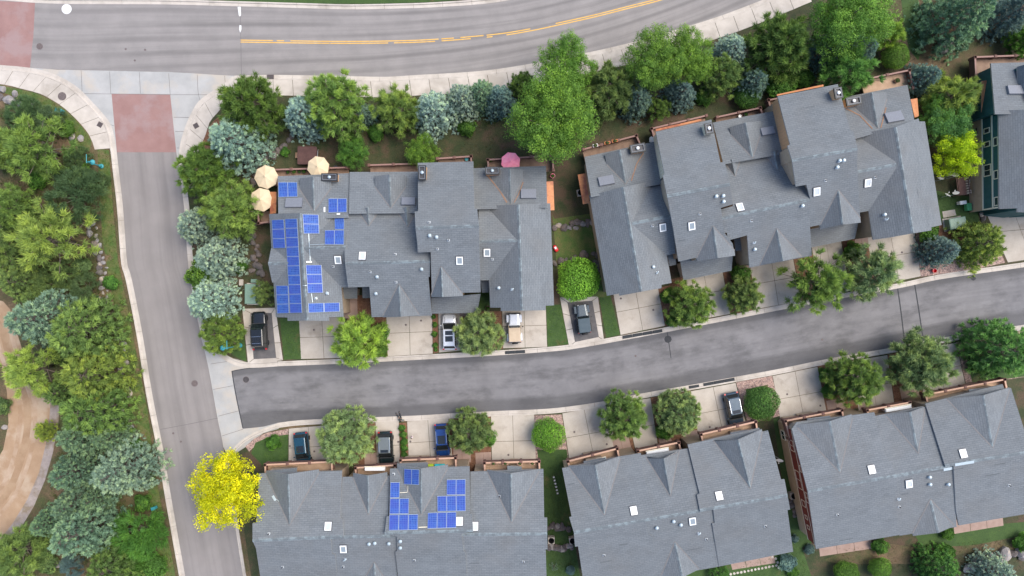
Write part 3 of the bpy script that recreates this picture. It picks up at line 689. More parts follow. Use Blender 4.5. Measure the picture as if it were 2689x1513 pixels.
class Bld:
    def __init__(s, name, label, at, wall, cat='house'):
        c = W(*at); s.t = thing(name, label, cat, (c.x, c.y, ZB)); s.wall = wall
    def facet(s, pl, pts, hr=99, wall=True, th=.2, ov=.38, mat=None, udir=None, name='roof', base=None):
        P = ccw([ray_plane(x, y, pl) for (x, y) in pts]); n = len(P); nn = pl[1]
        FAC.append((P, pl, s))
        u = udir if udir is not None else Vector((-nn.y, nn.x, 0)); u = u.normalized() if u.length > .01 else Vector((1, 0, 0)); v = nn.cross(u)
        mb = MB(); top = P; bot = [p - Vector((0, 0, th)) for p in P]
        uv = [(p.dot(u), p.dot(v)) for p in P] * 2
        mb.add(top + bot, [tuple(range(n))], uv=uv)
        mb.add(top + bot, [tuple(range(2 * n - 1, n - 1, -1))] + [(i, n + i, n + (i + 1) % n, (i + 1) % n) for i in range(n)], mi=1)
        o = obj(name, mb, [mat or M['shingle'], M['gutter_metal']], s.t)
        if wall:
            ds = [0.0 if (abs(P[i].z - hr) < .06 and abs(P[(i + 1) % n].z - hr) < .06) else ov for i in range(n)]
            q = inset(P, ds); p0 = pl[0]
            def zat(p): return p0.z - (nn.x * (p.x - p0.x) + nn.y * (p.y - p0.y)) / nn.z - th - .02
            zb = ZB if base is None else base
            w = MB(); vs = [(p.x, p.y, zb) for p in q] + [(p.x, p.y, max(zb + .1, zat(p))) for p in q]
            w.add(vs, [tuple(range(n - 1, -1, -1)), tuple(range(n, 2 * n))] + [(i, (i + 1) % n, n + (i + 1) % n, n + i) for i in range(n)])
            obj('wall', w, wall if not isinstance(wall, bool) else s.wall, s.t)
        return o
    def ridge(s, r0, r1, hr, planes, w=.2):
        """bent ridge cap of separate overlapping shingles joined in one strip"""
        A, B = W(*r0, hr), W(*r1, hr); d = (B - A).normalized(); mb = MB()
        for pl in planes:
            n = pl[1]; dn = n.cross(d); dn = dn if dn.z < 0 else -dn; dn.normalize(); up = n * .022
            mb.add([A + up, B + up, B + up * .7 + dn * w, A + up * .7 + dn * w], [(0, 1, 2, 3)])
            mb.add([A + up * .7 + dn * w, B + up * .7 + dn * w, B + dn * w - n * .03, A + dn * w - n * .03], [(0, 1, 2, 3)])
        mb.v = [(x, y, z + .004) for (x, y, z) in mb.v]
        obj('ridge_cap', mb, M['ridge'], s.t)
    def gable(s, r0, r1, hr, e1, h1, e2, h2, polys=None, wall=True, cap=True, ov=.38, base=None):
        p1, p2 = rplane(r0, r1, hr, e1, h1), rplane(r0, r1, hr, e2, h2)
        A, B = W(*r0, hr), W(*r1, hr); d = (B - A); d.z = 0
        for k, (pl, e, h) in enumerate(((p1, e1, h1), (p2, e2, h2))):
            if polys: pts = polys[k]
            else:
                E = W(*e, h); n2 = Vector((-d.y, d.x, 0)).normalized(); dist = (E - A).dot(n2)
                c0, c1 = A + n2 * dist, B + n2 * dist; c0.z = c1.z = h
                pts = [px_of(A), px_of(B), px_of(c1), px_of(c0)]
            if pts: s.facet(pl, pts, hr, wall, ov=ov, udir=d.normalized(), base=base)
        if cap: s.ridge(r0, r1, hr, (p1, p2))
        return p1, p2
    def dormer(s, apex, front, main, e1, e2, he, valley=True, wall=False, extra=.0, plumb=False, gw=None):
        """gable that dies into the main roof plane; its ridge meets that plane at `apex`"""
        hr = ray_plane(*apex, main).z + extra
        A, F = W(*apex, hr), W(*front, hr); out = []
        if plumb:                                  # bring the ridge end above the eave corners
            d = (F - A).normalized(); F = A + d * ((W(*e1, he) - A).dot(d) + (W(*e2, he) - A).dot(d)) / 2; front = px_of(F)
        for e in (e1, e2):
            E = W(*e, he); pl = plane3(A, F, E); d = (F - A); d.z = 0; d.normalize()
            n2 = Vector((-d.y, d.x, 0)); dist = (E - A).dot(n2)
            Ff = F + n2 * dist; Ff.z = he
            # line where the dormer plane meets the main plane, from the apex to the eave
            n3 = pl[1].cross(main[1]); n3.normalize()
            if abs(n3.z) < 1e-4: q = A + n2 * dist
            else:
                if n3.z > 0: n3 = -n3
                q = A + n3 * ((A.z - he) / -n3.z)
            pts = [px_of(A), px_of(F), px_of(Ff), px_of(q)]
            o = s.facet(pl, pts, hr, wall, udir=d, th=.16)
            if valley:
                mb = MB(); side = (F - A).cross(Vector((0, 0, 1))); side.normalize(); up = (pl[1] + main[1]).normalized() * .03
                sd = n3.cross(Vector((0, 0, 1))).normalized() * .07
                mb.add([A + up - sd, A + up + sd, q + up + sd, q + up - sd], [(0, 1, 2, 3)]); obj('valley', mb, M['valley'], s.t)
            out.append(pl)
        # little gable wall under the front
        E1, E2 = W(*e1, he), W(*e2, he); mb = MB(); F0 = F - (F - A).normalized() * (.75 if plumb else .12)
        d = (F - A); d.z = 0; d.normalize(); n2 = Vector((-d.y, d.x, 0))
        a, b = F0 + n2 * (E1 - A).dot(n2) * .93, F0 + n2 * (E2 - A).dot(n2) * .93; a.z = b.z = he - .17
        tz = Vector((F0.x, F0.y, F0.z - .2)); back = -d * .3
        vs = [a, b, tz, a + back, b + back, tz + back]; vs = vs + [Vector((v.x, v.y, ZB)) for v in (a, b, b + back, a + back)]
        mb.add(vs, [(0, 1, 2), (5, 4, 3), (0, 3, 9, 6), (1, 7, 8, 4), (0, 6, 7, 1), (3, 4, 8, 9), (0, 2, 5, 3), (2, 1, 4, 5)])
        obj('gable_wall', mb, gw or s.wall, s.t)
        s.ridge(apex, front, hr, out, .15)
        return out
    def quad(s, pts3, mat=None, name='roof', wall=True, th=.2, base=None, ov=.38):
        A = [W(*p) for p in pts3]; pl = plane3(A[0], A[1], A[2])
        s.facet(pl, [(p[0], p[1]) for p in pts3], 99, wall, th, ov, mat, udir=(A[1] - A[0]), name=name, base=base)
        return pl
    def chimney(s, x, y, wx, wy, hz, rz=0.0, side='board_tan', flue='metal', white=False):
        h = roof_hit(x, y); b = h[0] if h else W(x, y, 5); z0 = b.z - 1.2; z1 = b.z + hz
        # keep the top centred on its place in the picture
        c = W(x, y, z1); b = Vector((c.x, c.y, 0))
        root = obj('chimney', MB().box((b.x, b.y, (z0 + z1) / 2), (wx * .9, wy * .9, z1 - z0), rz), M[side], s.t)
        ca, sa = math.cos(rz), math.sin(rz)
        def at(u, v): return (b.x + u * ca - v * sa, b.y + u * sa + v * ca)
        fr = MB(); t = .14
        for sx in (-1, 1): fr.box((*at(sx * (wx / 2 - t / 2), 0), z1 + .1), (t, wy, .24), rz)
        for sy in (-1, 1): fr.box((*at(0, sy * (wy / 2 - t / 2)), z1 + .1), (wx - 2 * t, t, .236), rz)
        obj('cap_frame', fr, M['chimney_metal'], root)
        obj('cap_pan', MB().box((b.x, b.y, z1 + .02), (wx - 2 * t, wy - 2 * t, .06), rz), M['dark_frame'], root)
        lip = MB()
        for sx in (-1, 1): lip.box((*at(sx * (wx / 2 - t - .03), 0), z1 + .235), (.05, wy - 2 * t, .02), rz)
        for sy in (-1, 1): lip.box((*at(0, sy * (wy / 2 - t - .03)), z1 + .235), (wx - 2 * t - .1, .05, .02), rz)
        obj('cap_lip', lip, M['flash'], root)
        f = M['white'] if white else M[flue]
        obj('flue', MB().lathe((b.x, b.y, z1 + .04), [(.12, 0), (.12, .18), (.2, .2), (.2, .27), (.1, .34), (0, .35)], 12), f, root, smooth=False)
    def skylight(s, x, y, wx=1.0, wy=1.25, rz=0.0, clear=True):
        h = roof_hit(x, y, .0)
        if not h: return
        p, n = h; up = n; u = Vector((math.cos(rz), math.sin(rz), 0)); u = (u - up * u.dot(up)).normalized(); v = up.cross(u)
        def quadbox(c, du, dv, z0, z1):
            vs = [c + u * a * du / 2 + v * b * dv / 2 + up * z for z in (z0, z1) for (a, b) in ((-1, -1), (1, -1), (1, 1), (-1, 1))]
            return vs
        F = ((3,2,1,0),(4,5,6,7),(0,1,5,4),(1,2,6,5),(2,3,7,6),(3,0,4,7))
        root = obj('skylight', MB().add(quadbox(p, wx + .12, wy + .12, -.05, .06), F), M['dark_frame'], s.t)
        fr = MB(); t = .13
        for a in (-1, 1):
            fr.add(quadbox(p + u * a * (wx / 2 - t / 2), t, wy, .0, .17), F); fr.add(quadbox(p + v * a * (wy / 2 - t / 2), wx - 2 * t, t, .0, .168), F)
        obj('frame', fr, M['white'], root)
        obj('pane', MB().add(quadbox(p, wx - 2 * t, wy - 2 * t, .06, .13), F), M['skylight_clear' if clear else 'skylight'], root)
    def vent(s, x, y, kind=0):
        h = roof_hit(x, y)
        if not h: return
        p, n = h; u = Vector((1, 0, 0)); u = (u - n * u.dot(n)).normalized(); v = n.cross(u)
        vs = [p + u * a * .16 + v * b * .14 + n * z for z in (-.02, .025) for (a, b) in ((-1, -1), (1, -1), (1, 1), (-1, 1))]
        root = obj('roof_vent', MB().add(vs, ((3,2,1,0),(4,5,6,7),(0,1,5,4),(1,2,6,5),(2,3,7,6),(3,0,4,7))), M['vent_plate'], s.t)
        if kind == 0:
            obj('pipe', MB().lathe((p.x, p.y, p.z - .05), [(.07, 0), (.07, .36), (.05, .36), (.05, .3), (0, .3)], 10), M['dark_frame'], root)
        elif kind == 1:
            obj('hood', MB().lathe((p.x, p.y + .05, p.z - .02), [(.13, 0), (.13, .22), (.2, .24), (.21, .34), (.12, .42), (0, .44)], 12), M['metal'], root)
        else:
            obj('elbow_pipe', MB().tube([p + Vector((.12, .1, -.1)), p + Vector((.12, .1, .28)), p + Vector((.02, -.02, .36)), p + Vector((-.16, -.12, .3))], [.07] * 4, 8), M['metal'], root)
    def box_hatch(s, x, y, wx, wy, rz=0.0):
        h = roof_hit(x, y); p, n = h; u = Vector((math.cos(rz), math.sin(rz), 0)); u = (u - n * u.dot(n)).normalized(); v = n.cross(u)
        vs = [p + u * a * wx / 2 * k + v * b * wy / 2 * k + n * z for z, k in ((-.1, 1.06), (.28, 1.0)) for (a, b) in ((-1, -1), (1, -1), (1, 1), (-1, 1))]
        o = obj('saddle_flashing', MB().add(vs, ((3,2,1,0),(4,5,6,7),(0,1,5,4),(1,2,6,5),(2,3,7,6),(3,0,4,7))), M['flash'], s.t)
    def on_roof_line(s, pts, w, mat, name, off=.03):
        L = [Vector(p) for p in pts]; n = max(2, int(arclen(L)[-1] / 8)); L = resample(L, n); P = []
        for q in L:
            h = roof_hit(q.x, q.y, off)
            if h: P.append(h)
        if len(P) < 2: return
        mb = MB(); vs = []
        for i, (p, nn) in enumerate(P):
            t = (P[min(i + 1, len(P) - 1)][0] - P[max(i - 1, 0)][0]).normalized(); sd = t.cross(nn).normalized() * w / 2; vs += [p - sd, p + sd]
        mb.add(vs, [(2 * i, 2 * i + 1, 2 * i + 3, 2 * i + 2) for i in range(len(P) - 1)])
        f = mb.f[0]; a, b, c = (Vector(mb.v[k]) for k in f[:3])
        if (b - a).cross(c - a).z < 0: mb.f = [q[::-1] for q in mb.f]
        obj(name, mb, mat, s.t)
def px_of(p):
    k = HC / (HC - p.z) * SPX
    return (CX + p.x * k, CY - p.y * k)

# ---- A: four joined houses with solar panels, beside the side street
A = Bld('townhouse_row', 'grey shingled townhouse row with many blue solar panels next to three beige parasols', (1080, 640), M['wall_tan'])
a1 = A.gable((787, 560), (806, 842), 7.8, (709, 600), 5.6, (900, 790), 5.6,
             polys=[[(787, 560), (806, 842), (755, 843), (755, 834), (724, 833), (707, 562)], [(787, 560), (881, 557), (902, 832), (864, 833), (864, 843), (806, 842)]])
A.gable((704, 692), (770, 690), 6.95, (715, 652), 5.75, (718, 742), 5.75)
A.gable((800, 652), (908, 649), 7.75, (870, 562), 5.6, (895, 755), 5.6)
s1 = A.quad([(729, 463, 4.4), (917, 455, 4.4), (915, 572, 6.4), (731, 576, 6.4)])
A.dormer((824, 556), (821, 464), s1, (787, 480), (869, 478), 5.05)
a2p = rplane((906, 692), (1130, 686), 8.4, (1000, 548), 5.6); a2q = rplane((906, 692), (1130, 686), 8.4, (1050, 831), 5.6)
A.facet(a2p, [(906, 692), (900, 551), (1097, 545), (1099, 660), (1130, 659), (1130, 686)], 8.4)
A.facet(a2q, [(906, 692), (1130, 686), (1129, 727), (1125, 728), (1134, 829), (976, 833), (970, 753), (914, 755)], 8.4)
A.ridge((906, 692), (1130, 686), 8.4, (a2p, a2q))
A.dormer((968, 594), (965, 545), a2p, (937, 550), (999, 548), 5.64); A.dormer((1070, 596), (1067, 544), a2p, (1038, 548), (1097, 546), 5.64)
A.dormer((1047, 746), (1052, 832), a2q, (1006, 832), (1101, 829), 5.66)
s2 = A.quad([(918, 452, 4.6), (1097, 451, 4.6), (1097, 560, 6.5), (916, 562, 6.5)])
A.dormer((1026, 547), (1022, 458), s2, (984, 480), (1065, 478), 5.3)
a3p = rplane((1091, 599), (1258, 593), 10.4, (1170, 426), 7.0); a3q = rplane((1091, 599), (1258, 593), 10.4, (1190, 774), 7.0)
A.facet(a3p, [(1091, 599), (1089, 556), (1098, 554), (1097, 428), (1243, 424), (1246, 548), (1253, 549), (1258, 593)], 10.4)
A.facet(a3q, [(1091, 599), (1258, 593), (1262, 768), (1215, 769), (1215, 779), (1134, 781), (1131, 662), (1097, 663), (1096, 641)], 10.4)
A.ridge((1091, 599), (1258, 593), 10.4, (a3p, a3q))
A.dormer((1158, 700), (1161, 780), a3q, (1133, 781), (1215, 780), 7.02)
a4 = A.gable((1361, 537), (1371, 816), 7.9, (1284, 770), 5.6, (1450, 670), 5.6,
             polys=[[(1361, 537), (1371, 816), (1315, 817), (1315, 808), (1287, 808), (1276, 541)], [(1361, 537), (1445, 534), (1455, 802), (1433, 803), (1433, 815), (1371, 816)]])
A.gable((1257, 634), (1366, 631), 7.75, (1295, 540), 5.6, (1290, 736), 5.6)
s4 = A.quad([(1244, 442, 4.6), (1434, 436, 4.6), (1437, 546, 6.5), (1246, 550, 6.5)])
A.dormer((1341, 538), (1338, 443), s4, (1290, 455), (1374, 470), 5.15)
# low porch roofs and courts
for q in ([(901, 752, 3.4), (938, 751, 3.4), (938, 784, 2.9), (902, 785, 2.9)], [(951, 752, 3.4), (970, 752, 3.4), (972, 783, 2.9), (952, 783, 2.9)], [(1132, 783, 3.9), (1262, 772, 3.9), (1253, 822, 2.9), (1134, 824, 2.9)], [(1262, 738, 3.6), (1285, 738, 3.6), (1283, 768, 3.1), (1266, 769, 3.1)]):
    A.quad(q, name='porch_roof', base=ZB)
for q in ([(1435, 477, 3.6), (1453, 476, 3.2), (1456, 552, 3.2), (1437, 553, 3.6)], [(709, 504, 3.6), (726, 504, 3.8), (725, 560, 3.8), (709, 562, 3.6)]):
    A.quad(q, M['copper'], 'copper_canopy', wall=False, th=.08)
A.chimney(866, 466, 2.0, .95, .9); A.chimney(1109, 454, .95, 1.75, 1.0); A.chimney(1293, 449, 1.75, .95, .9)
for (x, y, w_, h_) in ((773, 534, 2.05, 1.25), (1073, 530, 1.65, 1.0), (1388, 511, 1.85, 1.2)): A.box_hatch(x, y, w_, h_)
for (x, y, c) in ((888, 682, 1), (952, 673, 0), (1207, 684, 1), (1279, 663, 1)): A.skylight(x, y, .80, 1.0, 0, bool(c))
for (x, y, k) in ((875, 700, 0), (972, 714, 0), (991, 728, 1), (988, 772, 1), (860, 771, 1), (830, 783, 2), (1127, 584, 0), (1129, 620, 1), (1147, 624, 1), (1178, 631, 0), (1149, 654, 0), (1108, 708, 1), (1293, 681, 0), (1310, 757, 1), (1345, 760, 2), (1040, 741, 0), (1038, 668, 0)): A.vent(x, y, k)
A.on_roof_line([(1280, 461), (1312, 500), (1331, 532)], .14, M['needles_litter'], 'fallen_needles'); A.on_roof_line([(1374, 478), (1362, 510), (1350, 532)], .1, M['needles_litter'], 'fallen_needles')
A.on_roof_line([(808, 565), (812, 640), (815, 690)], .07, M['metal'], 'conduit', .06); A.on_roof_line([(814, 643), (856, 641)], .05, M['metal'], 'conduit', .06); A.on_roof_line([(818, 771), (821, 794)], .06, M['metal'], 'conduit', .06); A.on_roof_line([(795, 750), (806, 750)], .06, M['metal'], 'conduit', .06)
A.on_roof_line([(804, 688), (819, 688)], .18, M['white'], 'junction_box', .1); A.on_roof_line([(852, 544), (852, 557)], .2, M['white'], 'junction_box', .1); A.on_roof_line([(884, 562), (893, 562)], .2, M['white'], 'junction_box', .1)

# ---- B: five joined houses, turned with the lane
BR = rad(10.2)
B = Bld('townhouse_row', 'grey shingled townhouse row without solar panels, tan boarded tower wall, behind five driveway pines', (2000, 480), M['wall_tan'])
B.gable((1636, 491), (1684, 766), 7.9, (1571, 643), 5.6, (1758, 707), 5.6,
        polys=[[(1636, 491), (1684, 766), (1627, 777), (1626, 771), (1594, 777), (1548, 514)], [(1636, 491), (1717, 476), (1764, 743), (1737, 748), (1737, 757), (1684, 766)]])
B.gable((1660, 587), (1766, 566), 7.75, (1725, 475), 5.6, (1763, 668), 5.6)
s = B.quad([(1535, 412, 4.5), (1724, 371, 4.5), (1743, 482, 6.4), (1552, 518, 6.4)])
B.dormer((1643, 484), (1627, 394), s, (1591, 420), (1690, 398), 5.05)
b2p = rplane((1752, 515), (1917, 484), 10.4, (1795, 330), 7.0); b2q = rplane((1752, 515), (1917, 484), 10.4, (1806, 682), 7.0)
B.facet(b2p, [(1752, 515), (1741, 463), (1745, 458), (1722, 346), (1868, 314), (1892, 427), (1903, 425), (1917, 484)], 10.4)
B.facet(b2q, [(1752, 515), (1917, 484), (1924, 537), (1893, 546), (1903, 612), (1924, 640), (1929, 667), (1830, 688), (1827, 677), (1782, 687), (1768, 600)], 10.4)
B.ridge((1752, 515), (1917, 484), 10.4, (b2p, b2q))
B.dormer((1872, 593), (1884, 678), b2q, (1831, 688), (1930, 667), 7.02)
b3p = rplane((1897, 573), (2128, 524), 8.4, (1998, 404), 5.6); b3q = rplane((1897, 573), (2128, 524), 8.4, (2050, 688), 5.6)
B.facet(b3p, [(1897, 573), (1890, 551), (1925, 541), (1903, 424), (2075, 390), (2090, 490), (2118, 485), (2128, 524)], 8.4)
B.facet(b3q, [(1897, 573), (2128, 524), (2125, 565), (2132, 672), (1968, 703), (1962, 618), (1911, 632), (1909, 611), (1903, 612)], 8.4)
B.ridge((1897, 573), (2128, 524), 8.4, (b3p, b3q))
B.dormer((1930, 463), (1921, 419), b3p, (1902, 426), (1945, 417), 5.64); B.dormer((2043, 447), (2034, 396), b3p, (2003, 405), (2066, 393), 5.64)
B.dormer((2039, 600), (2056, 686), b3q, (1994, 698), (2106, 677), 5.64)
s = B.quad([(1872, 322, 4.6), (2042, 290, 4.6), (2072, 402, 6.5), (1900, 432, 6.5)])
B.dormer((1976, 415), (1957, 322), s, (1918, 345), (1999, 328), 5.3)
b4p = rplane((2080, 421), (2252, 391), 10.4, (2120, 237), 7.0); b4q = rplane((2080, 421), (2252, 391), 10.4, (2140, 594), 7.0)
B.facet(b4p, [(2080, 421), (2068, 383), (2075, 379), (2042, 253), (2200, 221), (2233, 343), (2241, 343), (2252, 391)], 10.4, ov=.3)
B.facet(b4q, [(2080, 421), (2252, 391), (2251, 430), (2259, 579), (2155, 603), (2152, 591), (2127, 596), (2122, 565), (2128, 524), (2118, 485), (2090, 490)], 10.4)
B.ridge((2080, 421), (2252, 391), 10.4, (b4p, b4q))
B.dormer((2201, 499), (2213, 590), b4q, (2156, 603), (2260, 580), 7.02)
B.gable((2352, 334), (2398, 613), 7.9, (2288, 600), 5.6, (2451, 455), 5.6,
        polys=[[(2352, 334), (2398, 613), (2336, 624), (2293, 630), (2249, 354)], [(2352, 334), (2412, 311), (2414, 319), (2429, 319), (2473, 591), (2446, 597), (2446, 605), (2398, 613)]])
B.gable((2250, 451), (2354, 432), 7.75, (2300, 345), 5.6, (2270, 556), 5.6)
s = B.quad([(2210, 257, 4.5), (2383, 223, 4.5), (2402, 320, 6.4), (2236, 368, 6.4)])
B.dormer((2305, 338), (2289, 243), s, (2238, 285), (2330, 266), 5.0)
for q in ([(1786, 684, 3.9), (1926, 655, 3.9), (1921, 711, 2.9), (1795, 736, 2.9)], [(2127, 592, 3.9), (2258, 566, 3.9), (2245, 627, 2.9), (2130, 650, 2.9)], [(1752, 668, 3.6), (1772, 664, 3.6), (1776, 695, 3.1), (1758, 699, 3.1)], [(1928, 628, 3.6), (1958, 622, 3.6), (1962, 655, 3.1), (1932, 660, 3.1)], [(2262, 556, 3.2), (2282, 552, 3.2), (2285, 585, 2.9), (2266, 588, 2.9)]):
    B.quad(q, name='porch_roof', base=ZB)
for q in ([(1517, 459, 3.6), (1538, 455, 3.9), (1549, 533, 3.9), (1531, 537, 3.6)], [(2391, 261, 3.9), (2409, 258, 3.6), (2413, 305, 3.6), (2402, 309, 3.9)]):
    B.quad(q, M['copper'], 'copper_canopy', wall=False, th=.08)
for q in ([(1722, 345, 6.6), (1842, 317, 6.6), (1842, 312, 6.5), (1722, 339, 6.5)], [(2040, 252, 6.6), (2163, 227, 6.6), (2162, 222, 6.5), (2040, 248, 6.5)]):
    B.quad(q, M['copper'], 'copper_fascia', wall=False, th=.1)
B.chimney(1674, 390, 1.85, 1.05, .9, BR, white=True); B.chimney(1861, 338, 1.0, 1.3, 1.1, BR, side='trim', white=True)
B.chimney(2200, 245, .95, 1.3, 1.1, BR, side='board_tan', white=True); B.chimney(2240, 266, 1.85, 1.0, .9, BR, white=True)
for (x, y, w_, h_) in ((1592, 476, 1.85, 1.15), (2015, 346, 1.6, 1.0), (2347, 309, 2.0, 1.35)): B.box_hatch(x, y, w_, h_, BR)
for (x, y, c) in ((1740, 597, 1), (1816, 593, 1), (1943, 545, 0), (2144, 503, 0), (2278, 480, 0)): B.skylight(x, y, .80, 1.0, BR, bool(c))
for (x, y, k) in ((1714, 593, 0), (1838, 562, 0), (1880, 517, 1), (1898, 516, 1), (1899, 531, 1), (1715, 702, 1), (1725, 716, 2), (1973, 580, 0), (1980, 638, 2), (1981, 656, 1), (2106, 542, 1), (2168, 474, 0), (2298, 466, 0), (2203, 424, 1), (2214, 423, 1), (2197, 441, 1), (2321, 565, 1), (2327, 576, 2)): B.vent(x, y, k)
B.on_roof_line([(1690, 402), (1672, 430), (1658, 475)], .12, M['needles_litter'], 'fallen_needles'); B.on_roof_line([(2222, 285), (2258, 303), (2291, 338)], .14, M['needles_litter'], 'fallen_needles'); B.on_roof_line([(2327, 282), (2320, 310), (2313, 336)], .12, M['needles_litter'], 'fallen_needles')
# boarded west wall of the tower, board by board
def west_boards(b, p0, p1, ztop, zbot, n, mat, out=.05):
    a, c = p0, p1; d = (c - a); L = d.length; d.normalize(); nn = Vector((d.y, -d.x)) if (d.y) < 0 else Vector((-d.y, d.x))
    nn = nn if nn.x < 0 else -nn
    for k in range(n):
        q0 = a + d * (L * k / n + .015); q1 = a + d * (L * (k + 1) / n - .015); z1 = ztop(k / n); z2 = ztop((k + 1) / n)
        o0, o1 = q0 + nn * out, q1 + nn * out
        vs = [(q0.x, q0.y, zbot), (q1.x, q1.y, zbot), (o1.x, o1.y, zbot), (o0.x, o0.y, zbot), (q0.x, q0.y, z1), (q1.x, q1.y, z2), (o1.x, o1.y, z2), (o0.x, o0.y, z1)]
        obj('wall_board', MB().add(vs, ((3,2,1,0),(4,5,6,7),(0,1,5,4),(1,2,6,5),(2,3,7,6),(3,0,4,7))), mat, b.t)
pA, pB = ray_plane(2042, 253, b4p), ray_plane(2075, 379, b4p)
nA = Vector((.33, -.06))
west_boards(B, (pA.to_2d() + nA), (pB.to_2d() + nA), lambda t: pA.z + (pB.z - pA.z) * t - .26, 4.6, 15, M['board_tan'])
pA2, pB2 = ray_plane(1722, 346, b2p), ray_plane(1744, 458, b2p)
west_boards(B, (pA2.to_2d() + nA * .85), (pB2.to_2d() + nA * .85), lambda t: pA2.z + (pB2.z - pA2.z) * t - .26, 4.6, 13, M['trim'])

# ---- C: house at the right edge with dark green wall
C = Bld('townhouse', 'grey roofed house with dark green side wall, copper awning and cream window trim', (2700, 360), M['wall_green'])
cw = rplane((2775, 200), (2785, 560), 9.0, (2623, 420), 6.0); ce = rplane((2775, 200), (2785, 560), 9.0, (2930, 420), 6.0)
C.facet(cw, [(2772, 285), (2622, 290), (2624, 549), (2671, 547), (2671, 557), (2785, 560)], 9.0, ov=.32)
C.facet(ce, [(2772, 285), (2785, 560), (2935, 560), (2928, 285)], 9.0)
s = C.quad([(2602, 166, 4.8), (2900, 158, 4.8), (2900, 300, 6.8), (2613, 300, 6.8)])
C.dormer((2700, 292), (2697, 168), s, (2672, 190), (2722, 190), 5.6)
C.box_hatch(2665, 238, 1.9, 1.15)
C.quad([(2577, 213, 3.6), (2606, 210, 4.1), (2609, 292, 4.1), (2577, 295, 3.6)], M['copper'], 'copper_canopy', wall=False, th=.1)

# ---- D, E, F: the row south of the lane
D = Bld('townhouse_row', 'grey shingled townhouse row with stepped solar panels beside the yellow tree', (1050, 1400), M['wall_tan'])
def row(b, ridge, hr, eN, hN, eS, hS, polyN, polyS, cap=None):
    p = rplane(*ridge, hr, eN, hN); q = rplane(*ridge, hr, eS, hS)
    b.facet(p, polyN, hr); b.facet(q, polyS, hr); b.ridge(*(cap or ridge), hr, (p, q)); return p, q
d1 = row(D, ((663, 1420), (868, 1411)), 7.5, (790, 1241), 5.2, (760, 1552), 5.2,
         [(663, 1420), (663, 1374), (673, 1373), (680, 1244), (697, 1243), (898, 1236), (893, 1362), (900, 1364), (902, 1409)], [(663, 1420), (902, 1409), (868, 1412), (872, 1455), (880, 1457), (888, 1547), (690, 1556), (672, 1440)], ((663, 1420), (900, 1409.6)))
d2 = row(D, ((868, 1411), (1035, 1408)), 7.3, (960, 1250), 5.2, (960, 1547), 5.2,
         [(900, 1410.4), (900, 1364), (893, 1362), (899, 1253), (1023, 1250), (1020, 1350), (1015, 1408)], [(868, 1411), (1042, 1408), (1043, 1446), (1038, 1450), (1046, 1544), (888, 1548), (880, 1457), (872, 1455)], ((898, 1410.5), (1035, 1408)))
d3 = row(D, ((1010, 1400), (1242, 1394)), 7.8, (1120, 1228), 5.4, (1120, 1540), 5.4,
         [(1010, 1400), (1015, 1357), (1022, 1356), (1024, 1231), (1233, 1225), (1235, 1350), (1240, 1351), (1242, 1394)], [(1010, 1400), (1242, 1394), (1212, 1403), (1218, 1448), (1222, 1450), (1228, 1537), (1048, 1542), (1038, 1450), (1043, 1446), (1042, 1410)])
d4 = row(D, ((1212, 1404), (1437, 1402)), 7.4, (1330, 1235), 5.2, (1330, 1544), 5.2,
         [(1242, 1403.6), (1240, 1352), (1235, 1350), (1235, 1239), (1427, 1232), (1429, 1360), (1437, 1360), (1437, 1402)], [(1212, 1404), (1437, 1402), (1438, 1443), (1433, 1443), (1436, 1541), (1228, 1547), (1222, 1450), (1218, 1448)])
D.dormer((760, 1380), (756, 1243), d1[0], (699, 1237), (837, 1233), 5.24, plumb=True, gw=M['wall_tan']); D.dormer((967, 1352), (965, 1244), d2[0], (927, 1243), (1017, 1240), 5.24, plumb=True, gw=M['wall_tan'])
D.dormer((1106, 1353), (1105, 1231), d3[0], (1043, 1220), (1176, 1222), 5.44, plumb=True, gw=M['wall_tan']); D.dormer((1343, 1373), (1341, 1238), d4[0], (1279, 1236), (1416, 1230), 5.24, plumb=True, gw=M['wall_tan'])
D.dormer((982, 1476), (985, 1546), d2[1], (944, 1548), (1026, 1546), 5.24, plumb=True, gw=M['wall_tan'])
for q in ([(700, 1237, 4.5), (779, 1229, 4.5), (779, 1243, 4.9), (702, 1245, 4.9)], [(1042, 1218, 4.6), (1123, 1215, 4.6), (1123, 1228, 5.0), (1044, 1230, 5.0)], [(1332, 1224, 4.5), (1370, 1226, 4.5), (1370, 1237, 4.9), (1333, 1238, 4.9)]): D.quad(q, name='bay_roof')
for (x, y, c) in ((862, 1382, 0), (902, 1441, 1), (1207, 1369, 0), (1247, 1382, 0)): D.skylight(x, y, .80, 1.0, 0, bool(c))
for (x, y, k) in ((706, 1402, 0), (742, 1489, 0), (907, 1468, 2), (901, 1488, 0), (970, 1428, 1), (985, 1426, 1), (1022, 1427, 1), (1052, 1421, 1), (1052, 1438, 1), (1088, 1471, 0), (1374, 1475, 0), (1034, 1245, 0), (1312, 1303, 0)): D.vent(x, y, k)
D.on_roof_line([(1050, 1294), (1071, 1293), (1071, 1276)], .06, M['trim'], 'conduit', .07); D.on_roof_line([(1099, 1385), (1122, 1384)], .08, M['trim'], 'conduit', .07)

